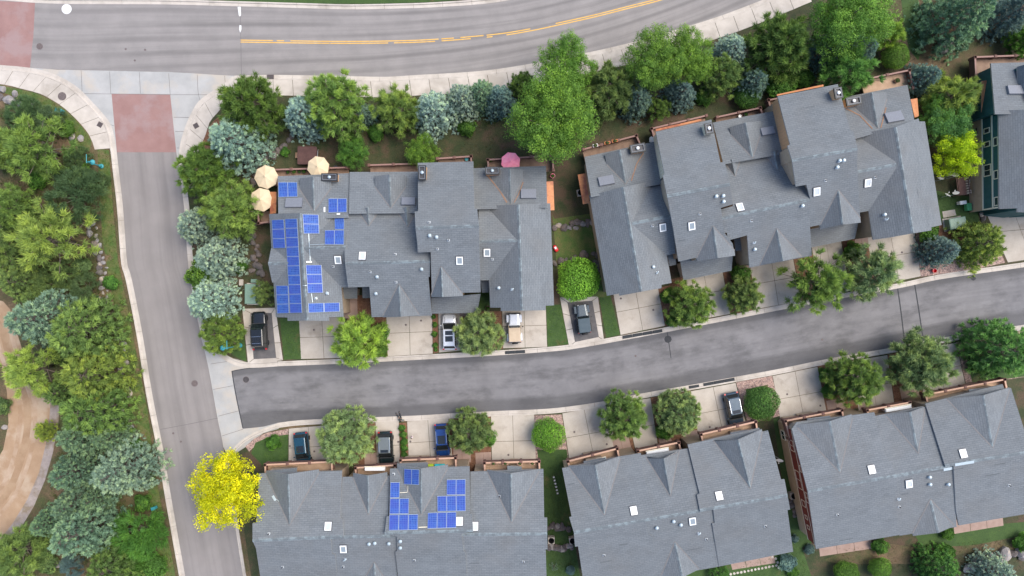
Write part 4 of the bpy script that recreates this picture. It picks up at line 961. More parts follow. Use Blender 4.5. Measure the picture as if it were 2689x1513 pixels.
E = Bld('townhouse_row', 'grey shingled townhouse row without panels between the striped lawn and the red walled row', (1780, 1320), M['wall_tan'])
er = ((1507, 1399), (2068, 1301))
e1 = row(E, er, 7.5, (1560, 1212), 5.2, (1640, 1530), 5.2,
         [(1507, 1399), (1495, 1359), (1501, 1357), (1476, 1230), (1628, 1199), (1683, 1190), (1690, 1240), (1713, 1320), (1722, 1361)], [(1507, 1399), (1722, 1361), (1696, 1366), (1703, 1404), (1713, 1406), (1732, 1513), (1535, 1548), (1518, 1435), (1510, 1436)], ((1507, 1399), (1722, 1361.5)))
e2 = row(E, er, 7.4, (1747, 1187), 5.2, (1810, 1501), 5.2,
         [(1722, 1361), (1713, 1320), (1690, 1240), (1684, 1196), (1807, 1178), (1837, 1296), (1840, 1341)], [(1696, 1366), (1840, 1341), (1873, 1335), (1877, 1373), (1870, 1375), (1888, 1488), (1732, 1516), (1713, 1406), (1703, 1404)], ((1722, 1361.5), (1840, 1341)))
e3 = row(E, er, 7.65, (1900, 1148), 5.3, (1985, 1468), 5.3,
         [(1838, 1341), (1830, 1300), (1837, 1296), (1806, 1168), (1994, 1124), (1998, 1135), (2017, 1131), (2051, 1260), (2060, 1259), (2068, 1301)], [(1838, 1341), (2068, 1301), (2075, 1338), (2068, 1340), (2083, 1449), (1888, 1488), (1870, 1375), (1877, 1373), (1873, 1336)], ((1838, 1341), (2068, 1301)))
E.dormer((1587, 1352), (1562, 1218), e1[0], (1493, 1222), (1628, 1199), 5.24, plumb=True, gw=M['wall_tan']); E.dormer((1760, 1303), (1740, 1192), e2[0], (1697, 1205), (1784, 1187), 5.24, plumb=True, gw=M['wall_tan'])
E.dormer((1970, 1283), (1936, 1148), e3[0], (1873, 1156), (2001, 1130), 5.34, plumb=True, gw=M['wall_tan']); E.dormer((1772, 1423), (1791, 1510), e2[1], (1737, 1515), (1836, 1497), 5.24, plumb=True, gw=M['wall_tan'])
for q in ([(1532, 1212, 4.5), (1590, 1202, 4.5), (1592, 1212, 4.9), (1535, 1222, 4.9)], [(1918, 1137, 4.6), (1964, 1129, 4.6), (1966, 1142, 5.0), (1921, 1150, 5.0)]): E.quad(q, name='bay_roof')
for (x, y, c) in ((1664, 1341, 0), (1888, 1302, 0), (1818, 1368, 1)): E.skylight(x, y, .80, 1.0, rad(10), bool(c))
for (x, y, k) in ((1586, 1458, 0), (1724, 1386, 1), (1787, 1378, 1), (1768, 1369, 1), (1835, 1400, 2), (1855, 1416, 0), (2010, 1382, 0)): E.vent(x, y, k)

F = Bld('townhouse_row', 'grey shingled townhouse row with dark red and tan side wall and cream window trim', (2390, 1240), M['wall_tan'])
fr_ = ((2121, 1290), (2353, 1250))
f1 = row(F, fr_, 7.1, (2190, 1102), 5.6, (2250, 1424), 5.6,
         [(2121, 1290), (2079, 1127), (2092, 1109), (2296, 1083), (2325, 1195), (2337, 1210), (2343, 1210), (2353, 1250)], [(2121, 1290), (2353, 1250), (2357, 1286), (2352, 1298), (2363, 1405), (2143, 1442)])
f2 = row(F, ((2353, 1250), (2504, 1222)), 7.0, (2370, 1080), 5.5, (2430, 1398), 5.5,
         [(2353, 1250), (2343, 1210), (2337, 1210), (2325, 1195), (2298, 1093), (2424, 1067), (2431, 1070), (2480, 1222), (2492, 1224.2)], [(2353, 1250), (2504, 1222), (2512, 1384), (2363, 1407), (2352, 1298), (2357, 1286)])
f3 = row(F, ((2482, 1223), (2720, 1184)), 7.25, (2540, 1037), 5.6, (2600, 1366), 5.6,
         [(2482, 1223), (2430, 1060), (2633, 1009), (2638, 1022), (2655, 1019), (2708, 1186)], [(2504, 1219.4), (2720, 1184), (2745, 1184), (2775, 1336), (2518, 1380), (2510, 1340)])
F.dormer((2206, 1242), (2180, 1110), f1[0], (2092, 1112), (2237, 1092), 5.64, plumb=True, gw=M['wall_tan']); F.dormer((2411, 1190), (2390, 1078), f2[0], (2326, 1088), (2428, 1068), 5.54, plumb=True, gw=M['wall_tan'])
F.dormer((2607, 1176), (2582, 1037), f3[0], (2487, 1047), (2650, 1018), 5.64, plumb=True, gw=M['wall_tan']); F.dormer((2443, 1311), (2466, 1406), f2[1], (2397, 1403), (2507, 1386), 5.54, plumb=True, gw=M['wall_tan'])
for q in ([(2120, 1100, 4.7), (2180, 1092, 4.7), (2182, 1106, 5.1), (2124, 1116, 5.1)], [(2545, 1023, 4.7), (2604, 1018, 4.7), (2606, 1034, 5.1), (2549, 1042, 5.1)]): F.quad(q, name='bay_roof')
for (x, y, c) in ((2288, 1233, 0), (2528, 1191, 0), (2386, 1270, 0)): F.skylight(x, y, .80, 1.0, rad(10), bool(c))
for (x, y, k) in ((2199, 1352, 0), (2439, 1253, 1), (2440, 1272, 1), (2488, 1272, 1), (2359, 1310, 2), (2361, 1331, 0), (2650, 1275, 0)): F.vent(x, y, k)
F.on_roof_line([(2478, 1234), (2501, 1230)], .35, M['metal'], 'flashing_sheet', .05); F.on_roof_line([(2508, 1221), (2558, 1213)], .35, M['metal'], 'flashing_sheet', .05)

for b_, L_ in ((F, ((2452, 1233, 2498, 1226), (2440, 1240, 2480, 1234), (2480, 1238, 2530, 1230), (2590, 1250, 2625, 1244), (2610, 1222, 2640, 1217), (2365, 1299, 2386, 1296), (2205, 1420, 2240, 1414))), (E, ((1575, 1478, 1608, 1472), (1625, 1432, 1650, 1428), (1800, 1447, 1845, 1438), (1490, 1274, 1508, 1270))), (B, ((1812, 392, 1835, 388), (2118, 283, 2140, 279), (1772, 635, 1800, 630), (2408, 495, 2412, 520))), (D, ((1232, 1480, 1258, 1479),))):
    for (x0, y0, x1, y1) in L_: b_.on_roof_line([(x0, y0), (x1, y1)], .09, M['patch_shingle'], 'lifted_shingle', .02)
D.on_roof_line([(716, 1302), (722, 1312), (732, 1318)], .3, M['metal'], 'worn_patch', .012)
# ---- windows and trim on the side walls that show
def wall_window(b, base0, base1, u, z0, z1, w, trim=.1, mat='trim'):
    """window on the vertical wall that runs through two ground points (metres from base0)"""
    d = (base1 - base0).normalized(); n = Vector((-d.y, d.x)); n = n if n.x < 0 else -n
    c = base0 + d * u
    def pt(a, z, o): p = c + d * a + n * o; return (p.x, p.y, z)
    def bx(a0, a1, za, zb, o0, o1): return [pt(a, z, o) for z in (za, zb) for (a, o) in ((a0, o0), (a1, o0), (a1, o1), (a0, o1))]
    FF = ((3,2,1,0),(4,5,6,7),(0,1,5,4),(1,2,6,5),(2,3,7,6),(3,0,4,7))
    root = obj('window', MB().add(bx(-w / 2, w / 2, z0, z1, -.1, .03), FF), M['window'], b.t)
    fr = MB()
    fr.add(bx(-w / 2 - trim, -w / 2, z0 - trim, z1 + trim, -.1, .08), FF); fr.add(bx(w / 2, w / 2 + trim, z0 - trim, z1 + trim, -.1, .08), FF)
    fr.add(bx(-w / 2, w / 2, z0 - trim, z0, -.1, .078), FF); fr.add(bx(-w / 2, w / 2, z1, z1 + trim, -.1, .078), FF)
    if w > .9: fr.add(bx(-.025, .025, z0, z1, -.1, .06), FF)
    obj('frame', fr, M[mat], root)
def wall_band(b, base0, base1, u0, u1, z0, z1, o, mat, name):
    d = (base1 - base0).normalized(); n = Vector((-d.y, d.x)); n = n if n.x < 0 else -n
    P = [(base0 + d * a + n * q, z) for z in (z0, z1) for (a, q) in ((u0, -.05), (u1, -.05), (u1, o), (u0, o))]
    obj(name, MB().add([(p.x, p.y, z) for p, z in P], ((3,2,1,0),(4,5,6,7),(0,1,5,4),(1,2,6,5),(2,3,7,6),(3,0,4,7))), mat, b.t)
# F: west wall from the north eave corner to the south eave corner
fa, fb = ray_plane(2079, 1127, f1[0]).to_2d(), ray_plane(2143, 1442, f1[1]).to_2d(); off = Vector((.28, -.06)); fa, fb = fa + off, fb + off
FL = (fb - fa).length
d_ = (fb - fa).normalized(); n_ = Vector((-d_.y, d_.x)); n_ = n_ if n_.x < 0 else -n_
zr_ = 6.85; P5 = [(.32, 2.95), (FL - .32, 2.95), (FL - .32, 5.32), (FL * .48, zr_ - .1), (.32, 5.32)]
vs_ = [(*(fa + d_ * a + n_ * o_), z_) for o_ in (-.3, .045) for a, z_ in P5]
obj('red_cladding', MB().add(vs_, [(4, 3, 2, 1, 0), (5, 6, 7, 8, 9)] + [(k, (k + 1) % 5, 5 + (k + 1) % 5, 5 + k) for k in range(5)]), M['wall_red'], F.t)
wall_band(F, fa, fb, .3, FL - .3, 2.9, 3.0, .08, M['trim'], 'trim_band'); wall_band(F, fa, fb, .3, FL - .3, 4.8, 4.88, .08, M['trim'], 'trim_band')
for (u, z0, z1, w_) in ((1.6, 1.0, 2.0, 1.1), (2.4, 3.4, 4.5, 1.3), (6.8, 3.3, 4.5, 2.2), (9.8, 3.5, 4.4, .7), (11.6, 3.6, 4.2, .4), (12.9, 3.6, 4.2, .4), (5.0, 5.15, 5.6, .7), (8.6, 5.15, 5.8, 1.2)):
    wall_window(F, fa, fb, u, z0, z1, w_, .07)
# C: west wall
ca, cb = ray_plane(2622, 290, cw).to_2d() + Vector((.30, -.02)), ray_plane(2624, 549, cw).to_2d() + Vector((.30, .1)); CLn = (cb - ca).length
wall_band(C, ca, cb, .1, CLn - .1, ZB, 2.6, .06, M['wall_tan'], 'lower_wall')
wall_band(C, ca, cb, .1, CLn - .1, 4.4, 4.55, .1, M['trim'], 'trim_band'); wall_band(C, ca, cb, .1, CLn - .1, 2.6, 2.74, .1, M['trim'], 'trim_band'); wall_band(C, ca, cb, CLn - .25, CLn - .1, 2.74, 5.6, .1, M['trim'], 'corner_trim')
for (u, z0, z1, w_) in ((1.9, 3.1, 4.0, .5), (3.6, 3.1, 4.0, .5), (6.9, 3.0, 4.1, 1.3)): wall_window(C, ca, cb, u, z0, z1, w_)
for u in (3.6, 7.7, 11.0): wall_window(C, ca, cb, min(u, CLn - .9), 4.8, 5.4, .9)
nC = Vector((-.05, 0))
for u in (1.6, 3.6, 5.2): wall_window(C, ca + nC, cb + nC, u, 1.0, 1.9, .9, mat='wall_tan')

# ---------------------------------------------------------------- decks, railings
def deck(label, pts, h, rails, floor='deck', cap='rail_cap', posts=2.6, rail_h=.95, group='balcony decks'):
    """pts: pixel corners of the deck floor at height h; rails: edges (i, j) that carry a railing"""
    P = [W(x, y, h) for x, y in pts]; c = sum(P, Vector((0, 0, 0))) / len(P)
    t = thing('deck', label, 'deck', (c.x, c.y, ZB))
    P2 = ccw([p.copy() for p in P]); obj('floor', MB().prism([p.to_2d() for p in P2], h - .22, h), M[floor], t)
    for (i, j) in rails:
        a, b = P[i], P[j]; L = (b - a).length; d = (b - a).normalized(); n = max(1, round(L / posts))
        for k in range(n + 1):
            q = a + d * (L * k / n)
            po = obj('post', MB().box((q.x, q.y, h + rail_h / 2 - .15), (.3, .3, rail_h + .3), math.atan2(d.y, d.x)), M['rail'], t)
            obj('post_cap', MB().box((q.x, q.y, h + rail_h + .03), (.4, .4, .08), math.atan2(d.y, d.x), top=.6), M['rail'], po)
        a2, b2 = a + d * .15, b - d * .15
        obj('railing_panel', MB().bar(a2 + Vector((0, 0, rail_h / 2 - .1)), b2 + Vector((0, 0, rail_h / 2 - .1)), .06, rail_h - .2), M['rail'], t)
        obj('rail_cap', MB().bar(a2 + Vector((0, 0, rail_h - .06)), b2 + Vector((0, 0, rail_h - .06)), .2, .08), M[cap], t)
        obj('rim_beam', MB().bar(a2 + Vector((0, 0, -.16)), b2 + Vector((0, 0, -.16)), .1, .3), M['rail'], t)
    return t
for lab, pts in (('deck above the teal blue car, in front of the solar panelled row', [(703, 1216), (876, 1208), (878, 1262), (705, 1270)]),
                 ('narrow deck above the dark car with pale roof', [(938, 1224), (1040, 1217), (1042, 1268), (940, 1274)]),
                 ('deck above the bright blue car, in front of the solar panelled row', [(1055, 1204), (1198, 1198), (1200, 1252), (1057, 1258)]),
                 ('deck with flower boxes on its rail by the bright green globe shrub', [(1273, 1211), (1415, 1207), (1418, 1258), (1275, 1262)])):
    deck('wooden ' + lab, pts, 2.9, [(0, 1), (1, 2), (3, 0)])
for lab, pts in (('deck on the corner with the globe shrub gravel bed, row without panels', [(1490, 1207), (1618, 1174), (1628, 1222), (1500, 1252)]),
                 ('deck with a white parapet box, middle of the row without panels', [(1672, 1180), (1778, 1158), (1788, 1200), (1682, 1222)]),
                 ('deck above the slate grey van', [(1836, 1137), (1978, 1104), (1988, 1158), (1848, 1188)]),
                 ('deck beside the red and tan side wall', [(2055, 1102), (2202, 1074), (2212, 1122), (2068, 1150)]),
                 ('deck in the middle of the red walled row', [(2268, 1074), (2378, 1054), (2388, 1098), (2278, 1118)]),
                 ('deck by the big bright green pine', [(2420, 1034), (2625, 994), (2636, 1044), (2432, 1084)])):
    deck('wooden ' + lab, pts, 2.9, [(0, 1), (1, 2), (3, 0)])
for lab, pts, rl, fl in (('weathered deck with potted plants under the beige parasols', [(722, 449), (915, 443), (918, 480), (725, 486)], [(0, 1), (3, 0)], 'deck_dark'),
                 ('weathered deck between the two leafy shrub trees', [(972, 437), (1100, 433), (1100, 470), (974, 474)], [(0, 1)], 'deck_dark'),
                 ('small weathered deck with one blue pot north of the tall tower roof', [(1150, 420), (1238, 414), (1240, 450), (1152, 452)], [(0, 1), (1, 2)], 'deck_dark'),
                 ('weathered deck holding the pink parasol', [(1282, 423), (1450, 412), (1452, 450), (1284, 458)], [(0, 1), (3, 0), (1, 2)], 'deck_dark'),
                 ('weathered deck with a railed corner below a beige parasol', [(684, 556), (712, 554), (714, 584), (686, 588)], [(3, 0), (2, 3)], 'deck_dark'),
                 ('deck with orange and white planter boxes on its rail', [(1530, 396), (1668, 360), (1690, 410), (1540, 440)], [(0, 1), (1, 2)], 'deck_dark'),
                 ('narrow dark deck at the foot of the western tower', [(1708, 342), (1850, 308), (1856, 335), (1716, 370)], [(0, 1), (3, 0)], 'deck_dark'),
                 ('deck with a round white plate and pots between the two towers', [(1878, 312), (1990, 288), (2006, 330), (1888, 352)], [(0, 1), (1, 2)], 'deck_dark'),
                 ('deck corner with a black bin beside the boarded tower wall', [(2012, 268), (2042, 262), (2050, 305), (2022, 310)], [(0, 1), (3, 0)], 'deck_dark'),
                 ('tan deck with a round planter near the round bright shrub', [(2262, 214), (2378, 190), (2388, 236), (2272, 262)], [(0, 1), (1, 2)], 'deck'),
                 ('long deck wrapping round the green walled house', [(2549, 156), (2760, 148), (2760, 200), (2555, 300)], [(0, 1), (3, 0)], 'deck_dark')):
    deck(lab, pts, 1.5 if fl == 'deck_dark' else 1.7, rl, fl, 'rail_cap_dark', 2.6, .9)
# ---------------------------------------------------------------- trees and shrubs
class Leaves:
    """fast builder of small faces that carry a 'tone' value"""
    def __init__(s): s.v = []; s.f = []; s.t = []
    def tri(s, a, b, c, t): n = len(s.v); s.v += [a, b, c]; s.f.append((n, n + 1, n + 2)); s.t.append(t)
    def quad(s, a, b, c, d, t): n = len(s.v); s.v += [a, b, c, d]; s.f.append((n, n + 1, n + 2, n + 3)); s.t.append(t)
    def mesh(s, name, mat):
        me = bpy.data.meshes.new(name); me.from_pydata(s.v, [], s.f); me.materials.append(mat)
        a = me.attributes.new('tone', 'FLOAT', 'FACE'); a.data.foreach_set('value', s.t); me.update(); return me
def rnd_unit(r):
    z = r.uniform(-1, 1); t = r.uniform(0, 6.2832); q = math.sqrt(1 - z * z); return Vector((q * math.cos(t), q * math.sin(t), z))
def tuft(L, p, d, n, ln, w, spread, tone, r, up=.35):
    """brush of needles round direction d"""
    for _ in range(n):
        u = rnd_unit(r); e = (d + u * spread + Vector((0, 0, up))).normalized(); l = ln * r.uniform(.7, 1.15)
        s = e.cross(rnd_unit(r)).normalized() * w * .5
        q = p + d * (r.uniform(-.25, .35) * ln)
        L.tri(tuple(q - s), tuple(q + s), tuple(q + e * l), min(1, max(0, tone + r.uniform(-.18, .18))))
def leafball(L, c, rad_, n, size, tone, r, squash=.8):
    for _ in range(n):
        u = rnd_unit(r); q = c + Vector((u.x, u.y, u.z * squash)) * rad_ * r.uniform(.45, 1.05)
        nrm = (u + rnd_unit(r) * .7 + Vector((0, 0, .4))).normalized(); a = nrm.cross(rnd_unit(r)).normalized() * size * r.uniform(.6, 1.1); b = nrm.cross(a).normalized() * size * r.uniform(.35, .6)
        t = min(1, max(0, tone + r.uniform(-.22, .22)))
        L.quad(tuple(q - a), tuple(q - b), tuple(q + a), tuple(q + b), t)
# unit crowns: radius 1, height `ht` radii; trunk mesh returned too
def clump(L, p, d, rr_, n, w, tone, r, up=.45, spread=.9):
    """rounded brush of needles at a twig end"""
    for _ in range(n):
        e = (d * .75 + rnd_unit(r) * spread + Vector((0, 0, up))).normalized(); l = rr_ * r.uniform(.65, 1.1)
        s = e.cross(rnd_unit(r)).normalized() * w * .5; q = p + rnd_unit(r) * rr_ * .28
        L.tri(tuple(q - s), tuple(q + s), tuple(q + e * l), min(1, max(0, tone + r.uniform(-.15, .15))))
def pine_proto(seed, ht=1.75, n_wh=10, per=7, size=.155, open_=.0, base=.2, needles=46, jag=.22):
    r = random.Random(seed); L = Leaves(); T = MB()
    T.tube([(0, 0, 0), (r.uniform(-.03, .03), r.uniform(-.03, .03), ht * .5), (r.uniform(-.04, .04), r.uniform(-.04, .04), ht * .95)], [.06, .042, .01], 7)
    for i in range(n_wh):
        f = i / (n_wh - 1); z = ht * (base + (.9 - base) * f); rr = math.cos(max(0, f - .12) * 1.42) * .93; nb = 9 if f < .45 else (7 if f < .8 else 5)
        a0 = r.uniform(0, 6.28)
        for k in range(nb):
            if r.random() < open_: continue
            a = a0 + 6.283 * k / nb + r.uniform(-.22, .22); l = rr * r.uniform(1 - jag * 1.6, 1 + jag * .55)
            d = Vector((math.cos(a), math.sin(a), r.uniform(.0, .25) + .35 * f)); p0 = Vector((0, 0, z + r.uniform(-.05, .05))); p1 = p0 + d * l * .55; p2 = p0 + d * l + Vector((0, 0, .05))
            T.tube([p0, p1, p2], [.017 * (1.3 - f), .012, .005], 4, cap=False)
            tone = .2 + .46 * r.random(); sdv = Vector((-d.y, d.x, 0))
            for j in range(per):
                g = r.uniform(.42, 1.0) if j else 1.0
                q = p0.lerp(p2, g); off = r.uniform(-.30, .30) * l * (1.2 - g * .7) if j else 0
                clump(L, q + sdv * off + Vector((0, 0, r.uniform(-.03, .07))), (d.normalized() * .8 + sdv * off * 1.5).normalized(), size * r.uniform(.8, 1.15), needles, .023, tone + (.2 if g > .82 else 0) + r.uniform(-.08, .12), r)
    for j in range(7): clump(L, Vector((r.uniform(-.16, .16), r.uniform(-.16, .16), ht * r.uniform(.88, .96))), Vector((r.uniform(-.5, .5), r.uniform(-.5, .5), .8)).normalized(), size, needles, .023, .62, r)
    return T.mesh('pine_trunk', (0, 0, 0), [M['bark']], True), L.mesh('pine_crown', M['needle'])
def spruce_proto(seed, ht=2.2, n_wh=16, sprays=8, dense=21, lump=.07, size=.085, blunt=.7):
    r = random.Random(seed); L = Leaves(); T = MB()
    T.tube([(0, 0, 0), (0, 0, ht * .5), (0, 0, ht * .97)], [.05, .034, .006], 7)
    lob = [(r.uniform(0, 6.28), r.uniform(.02, lump)) for _ in range(5)]
    for i in range(n_wh):
        f = i / (n_wh - 1); rr = (1 - f) ** blunt * .95 + .05; nb = int(8 + 13 * (1 - f)); a0 = r.uniform(0, 6.28)
        for k in range(nb):
            a = a0 + 6.283 * k / nb + r.uniform(-.2, .2); l = rr * r.uniform(.8, 1.04) * (1 + sum(q * math.cos((m + 2) * (a - p)) for m, (p, q) in enumerate(lob)))
            z = ht * (.05 + .93 * f) + r.uniform(-.07, .07)
            d = Vector((math.cos(a), math.sin(a), -.15 + .45 * f)); p0 = Vector((0, 0, z)); p2 = p0 + d * l; sdv = Vector((-d.y, d.x, 0))
            if k % 2 == 0: T.tube([p0, p2], [.010, .003], 3, cap=False)
            tone = .12 + .5 * r.random(); ns = max(2, int(sprays * (.35 + rr * .75)))
            for j in range(ns):
                g = r.uniform(.4, 1.0) if j else 1.0; off = r.uniform(-.17, .17) * l * (1.2 - g * .6) if j else 0
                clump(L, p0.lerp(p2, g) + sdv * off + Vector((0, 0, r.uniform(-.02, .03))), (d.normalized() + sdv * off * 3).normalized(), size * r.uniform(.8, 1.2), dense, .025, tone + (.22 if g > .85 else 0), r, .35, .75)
    return T.mesh('spruce_trunk', (0, 0, 0), [M['bark']], True), L.mesh('spruce_crown', M['needle'])
def broad_proto(seed, ht=2.2, clumps=170, leaves=46, size=.034, lobes=7, wide=1.0, crad=.17, base=.35):
    r = random.Random(seed); L = Leaves(); T = MB(); cz = ht * (base + 1) / 2; hz = ht * (1 - base) / 2
    T.tube([(0, 0, 0), (.02, -.01, ht * .35), (.0, .02, ht * .85)], [.075, .05, .012], 8)
    LB = []
    for k in range(lobes):
        a = 6.283 * k / lobes + r.uniform(-.4, .4); e = r.uniform(-.5, .75); q = r.uniform(.38, .62)
        LB.append((Vector((math.cos(a) * q, math.sin(a) * q, cz + e * hz * .8)), r.uniform(.34, .5)))
    LB.append((Vector((0, 0, cz + hz * .55)), .45)); LB.append((Vector((0, 0, cz)), .5))
    for c, q in LB:
        T.tube([(0, 0, max(.3, c.z * .45)), tuple(Vector((c.x * .5, c.y * .5, c.z * .8))), tuple(c + Vector((0, 0, q * .3)))], [.03, .018, .006], 5, cap=False)
    for i in range(clumps):
        c, q = LB[i % len(LB)]; u = rnd_unit(r); u.z = u.z * .8 + .15; p = c + u * q * r.uniform(.6, 1.08)
        leafball(L, p, crad * r.uniform(.7, 1.15), leaves, size, .12 + .72 * r.random(), r)
    return T.mesh('broadleaf_trunk', (0, 0, 0), [M['bark']], True), L.mesh('broadleaf_crown', M['leaf'])
def globe_proto(seed, ht=1.7, n=3600, size=.05, lumpy=.10, squash=.85, stems=5):
    r = random.Random(seed); L = Leaves(); T = MB(); cz = ht * .5; lum = [(rnd_unit(r), r.uniform(.5, 1)) for _ in range(26)]
    for k in range(stems):
        a = 6.283 * k / stems; T.tube([(.05 * math.cos(a), .05 * math.sin(a), 0), (.3 * math.cos(a), .3 * math.sin(a), cz), (.5 * math.cos(a), .5 * math.sin(a), cz * 1.4)], [.035, .02, .006], 5, cap=False)
    for _ in range(n):
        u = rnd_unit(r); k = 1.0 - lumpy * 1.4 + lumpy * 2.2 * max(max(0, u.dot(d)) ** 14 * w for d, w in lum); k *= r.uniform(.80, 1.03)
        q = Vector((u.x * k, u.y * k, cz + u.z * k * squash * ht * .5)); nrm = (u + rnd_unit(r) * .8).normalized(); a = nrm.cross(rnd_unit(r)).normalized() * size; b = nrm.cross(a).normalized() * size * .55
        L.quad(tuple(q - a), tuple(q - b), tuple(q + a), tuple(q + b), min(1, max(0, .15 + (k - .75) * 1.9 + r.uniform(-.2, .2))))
    return T.mesh('shrub_stems', (0, 0, 0), [M['bark']], True), L.mesh('shrub_foliage', M['leaf'])
def wispy_proto(seed, n=620, ht=1.0):
    r = random.Random(seed); L = Leaves(); T = MB()
    for k in range(9):
        a = r.uniform(0, 6.28); T.tube([(0, 0, 0), (.2 * math.cos(a), .2 * math.sin(a), .4 * ht), (.55 * math.cos(a), .55 * math.sin(a), .7 * ht)], [.03, .018, .005], 4, cap=False)
    wands = [(r.uniform(0, 6.28), r.random() ** .55, .2 + .5 * r.random()) for _ in range(60)]
    for i in range(n):
        a, q, tone = wands[i % 60]; a += r.uniform(-.16, .16); q = min(1, max(.02, q + r.uniform(-.14, .14))); e = Vector((math.cos(a), math.sin(a), 0))
        p = e * q * .85 + Vector((0, 0, ht * (.35 + .55 * math.sqrt(max(0, 1 - q * q)) + r.uniform(-.12, .08))))
        d = (e * (.25 + q * .6) + rnd_unit(r) * .6 + Vector((0, 0, .35))).normalized()
        clump(L, p, d, .17, 16, .020, tone, r, .2, .55)
    return T.mesh('shrub_stems', (0, 0, 0), [M['bark']], True), L.mesh('shrub_foliage', M['leaf'])
PROTO = {
    'pine': [pine_proto(11), pine_proto(12, 1.8, 11), pine_proto(13, 1.7, 10, 7, .165)],
    'openpine': [pine_proto(21, 1.6, 8, 6, .18, .14, .22, 46, .26), pine_proto(22, 1.65, 8, 6, .175, .16, .22, 46, .26)],
    'denseround': [pine_proto(31, 1.6, 11, 8, .135, 0, .12, 42, .08), pine_proto(32, 1.65, 11, 8, .135, 0, .12, 42, .08)],
    'spruce': [spruce_proto(41), spruce_proto(42, 2.1), spruce_proto(43, 2.3)],
    'fir': [spruce_proto(51, 1.7, 13, 6, 25, .12, .12, .5), spruce_proto(52, 1.75, 13, 6, 25, .12, .12, .5)],
    'tall': [broad_proto(61, 2.3, 620, 70, .021, 14, 1, .135, .15), broad_proto(62, 2.3, 580, 70, .022, 13, 1, .135, .15)],
    'broad': [broad_proto(71, 1.9, 260, 85, .027, 9, 1, .17, .2), broad_proto(72, 1.8, 250, 85, .028, 9, 1, .17, .2)],
    'globe': [globe_proto(81, 1.6, 9500, .036), globe_proto(82, 1.6, 9500, .036)],
    'bush': [globe_proto(91, 1.3, 4200, .062, .22), globe_proto(92, 1.2, 4000, .064, .25)],
    'wispy': [wispy_proto(95), wispy_proto(96)],
    'spiky': [wispy_proto(97, 70, .9)],
}
HT = {'pine': 1.75, 'openpine': 1.6, 'denseround': 1.6, 'spruce': 2.2, 'fir': 1.7, 'tall': 2.3, 'broad': 1.85, 'globe': 1.6, 'bush': 1.25, 'wispy': 1.1, 'spiky': .9}
TINT = {'pine': (.142, .222, .056), 'pinedark': (.090, .160, .038), 'pinegrey': (.185, .255, .105), 'pinebright': (.205, .310, .055), 'blue': (.275, .380, .315), 'bluehill': (.190, .290, .195), 'blued': (.145, .226, .200), 'bluegreen': (.150, .250, .150),
        'leaf': (.122, .235, .038), 'leafd': (.088, .200, .034), 'lime': (.29, .41, .012), 'yellow': (.66, .67, .012), 'globe': (.165, .335, .040), 'globed': (.085, .190, .040), 'olive': (.135, .205, .066), 'oliveg': (.098, .158, .066), 'firg': (.132, .215, .060), 'firy': (.190, .268, .060), 'mintleaf': (.105, .230, .060), 'grey': (.20, .26, .22)}
_n = {}; GROW = {'pine': 1.04, 'openpine': 1.06, 'denseround': 1.02, 'spruce': 1.06, 'fir': 1.05, 'tall': 1.08, 'broad': 1.12}
def tree(kind, tint, x, y, r, label, name=None, cat=None, hs=1.0, grp=None):
    ps = PROTO[kind]; i = _n.get(kind, 0); _n[kind] = i + 1; tm, cm = ps[i % len(ps)]
    ht = HT[kind] * hs; r = r * GROW.get(kind, 1.0); rm = r / SPX
    for _ in range(3): hmid = ZB + rm * ht * .5; rm = r / SPX * (HC - hmid) / HC
    c = W(x, y, hmid)
    nm = name or {'pine': 'pine_tree', 'openpine': 'pine_tree', 'denseround': 'pine_tree', 'spruce': 'spruce_tree', 'fir': 'fir_tree', 'tall': 'cottonwood_tree', 'broad': 'leafy_tree', 'globe': 'globe_shrub', 'bush': 'shrub', 'wispy': 'shrub', 'spiky': 'spiky_plant'}[kind]
    t = thing(nm, label, cat or ('shrub' if kind in ('globe', 'bush', 'wispy') else 'plant' if kind == 'spiky' else 'tree'), (c.x, c.y, ZB), R.uniform(0, 6.28), grp)
    t.scale = (rm, rm, rm * hs)
    a = put('trunk' if kind not in ('bush', 'globe', 'wispy', 'spiky') else 'stems', tm, t); b = put('crown' if kind not in ('bush', 'globe', 'wispy', 'spiky') else 'foliage', cm, t)
    q = TINT[tint]; j = R.uniform(1.15, 1.42) if tint != 'yellow' else 1.0; b.color = (q[0] * j * R.uniform(.94, 1.06), q[1] * j, q[2] * j * R.uniform(.92, 1.08), 1)
    return t
O = 1.0443                                     # overview picture to photograph pixels
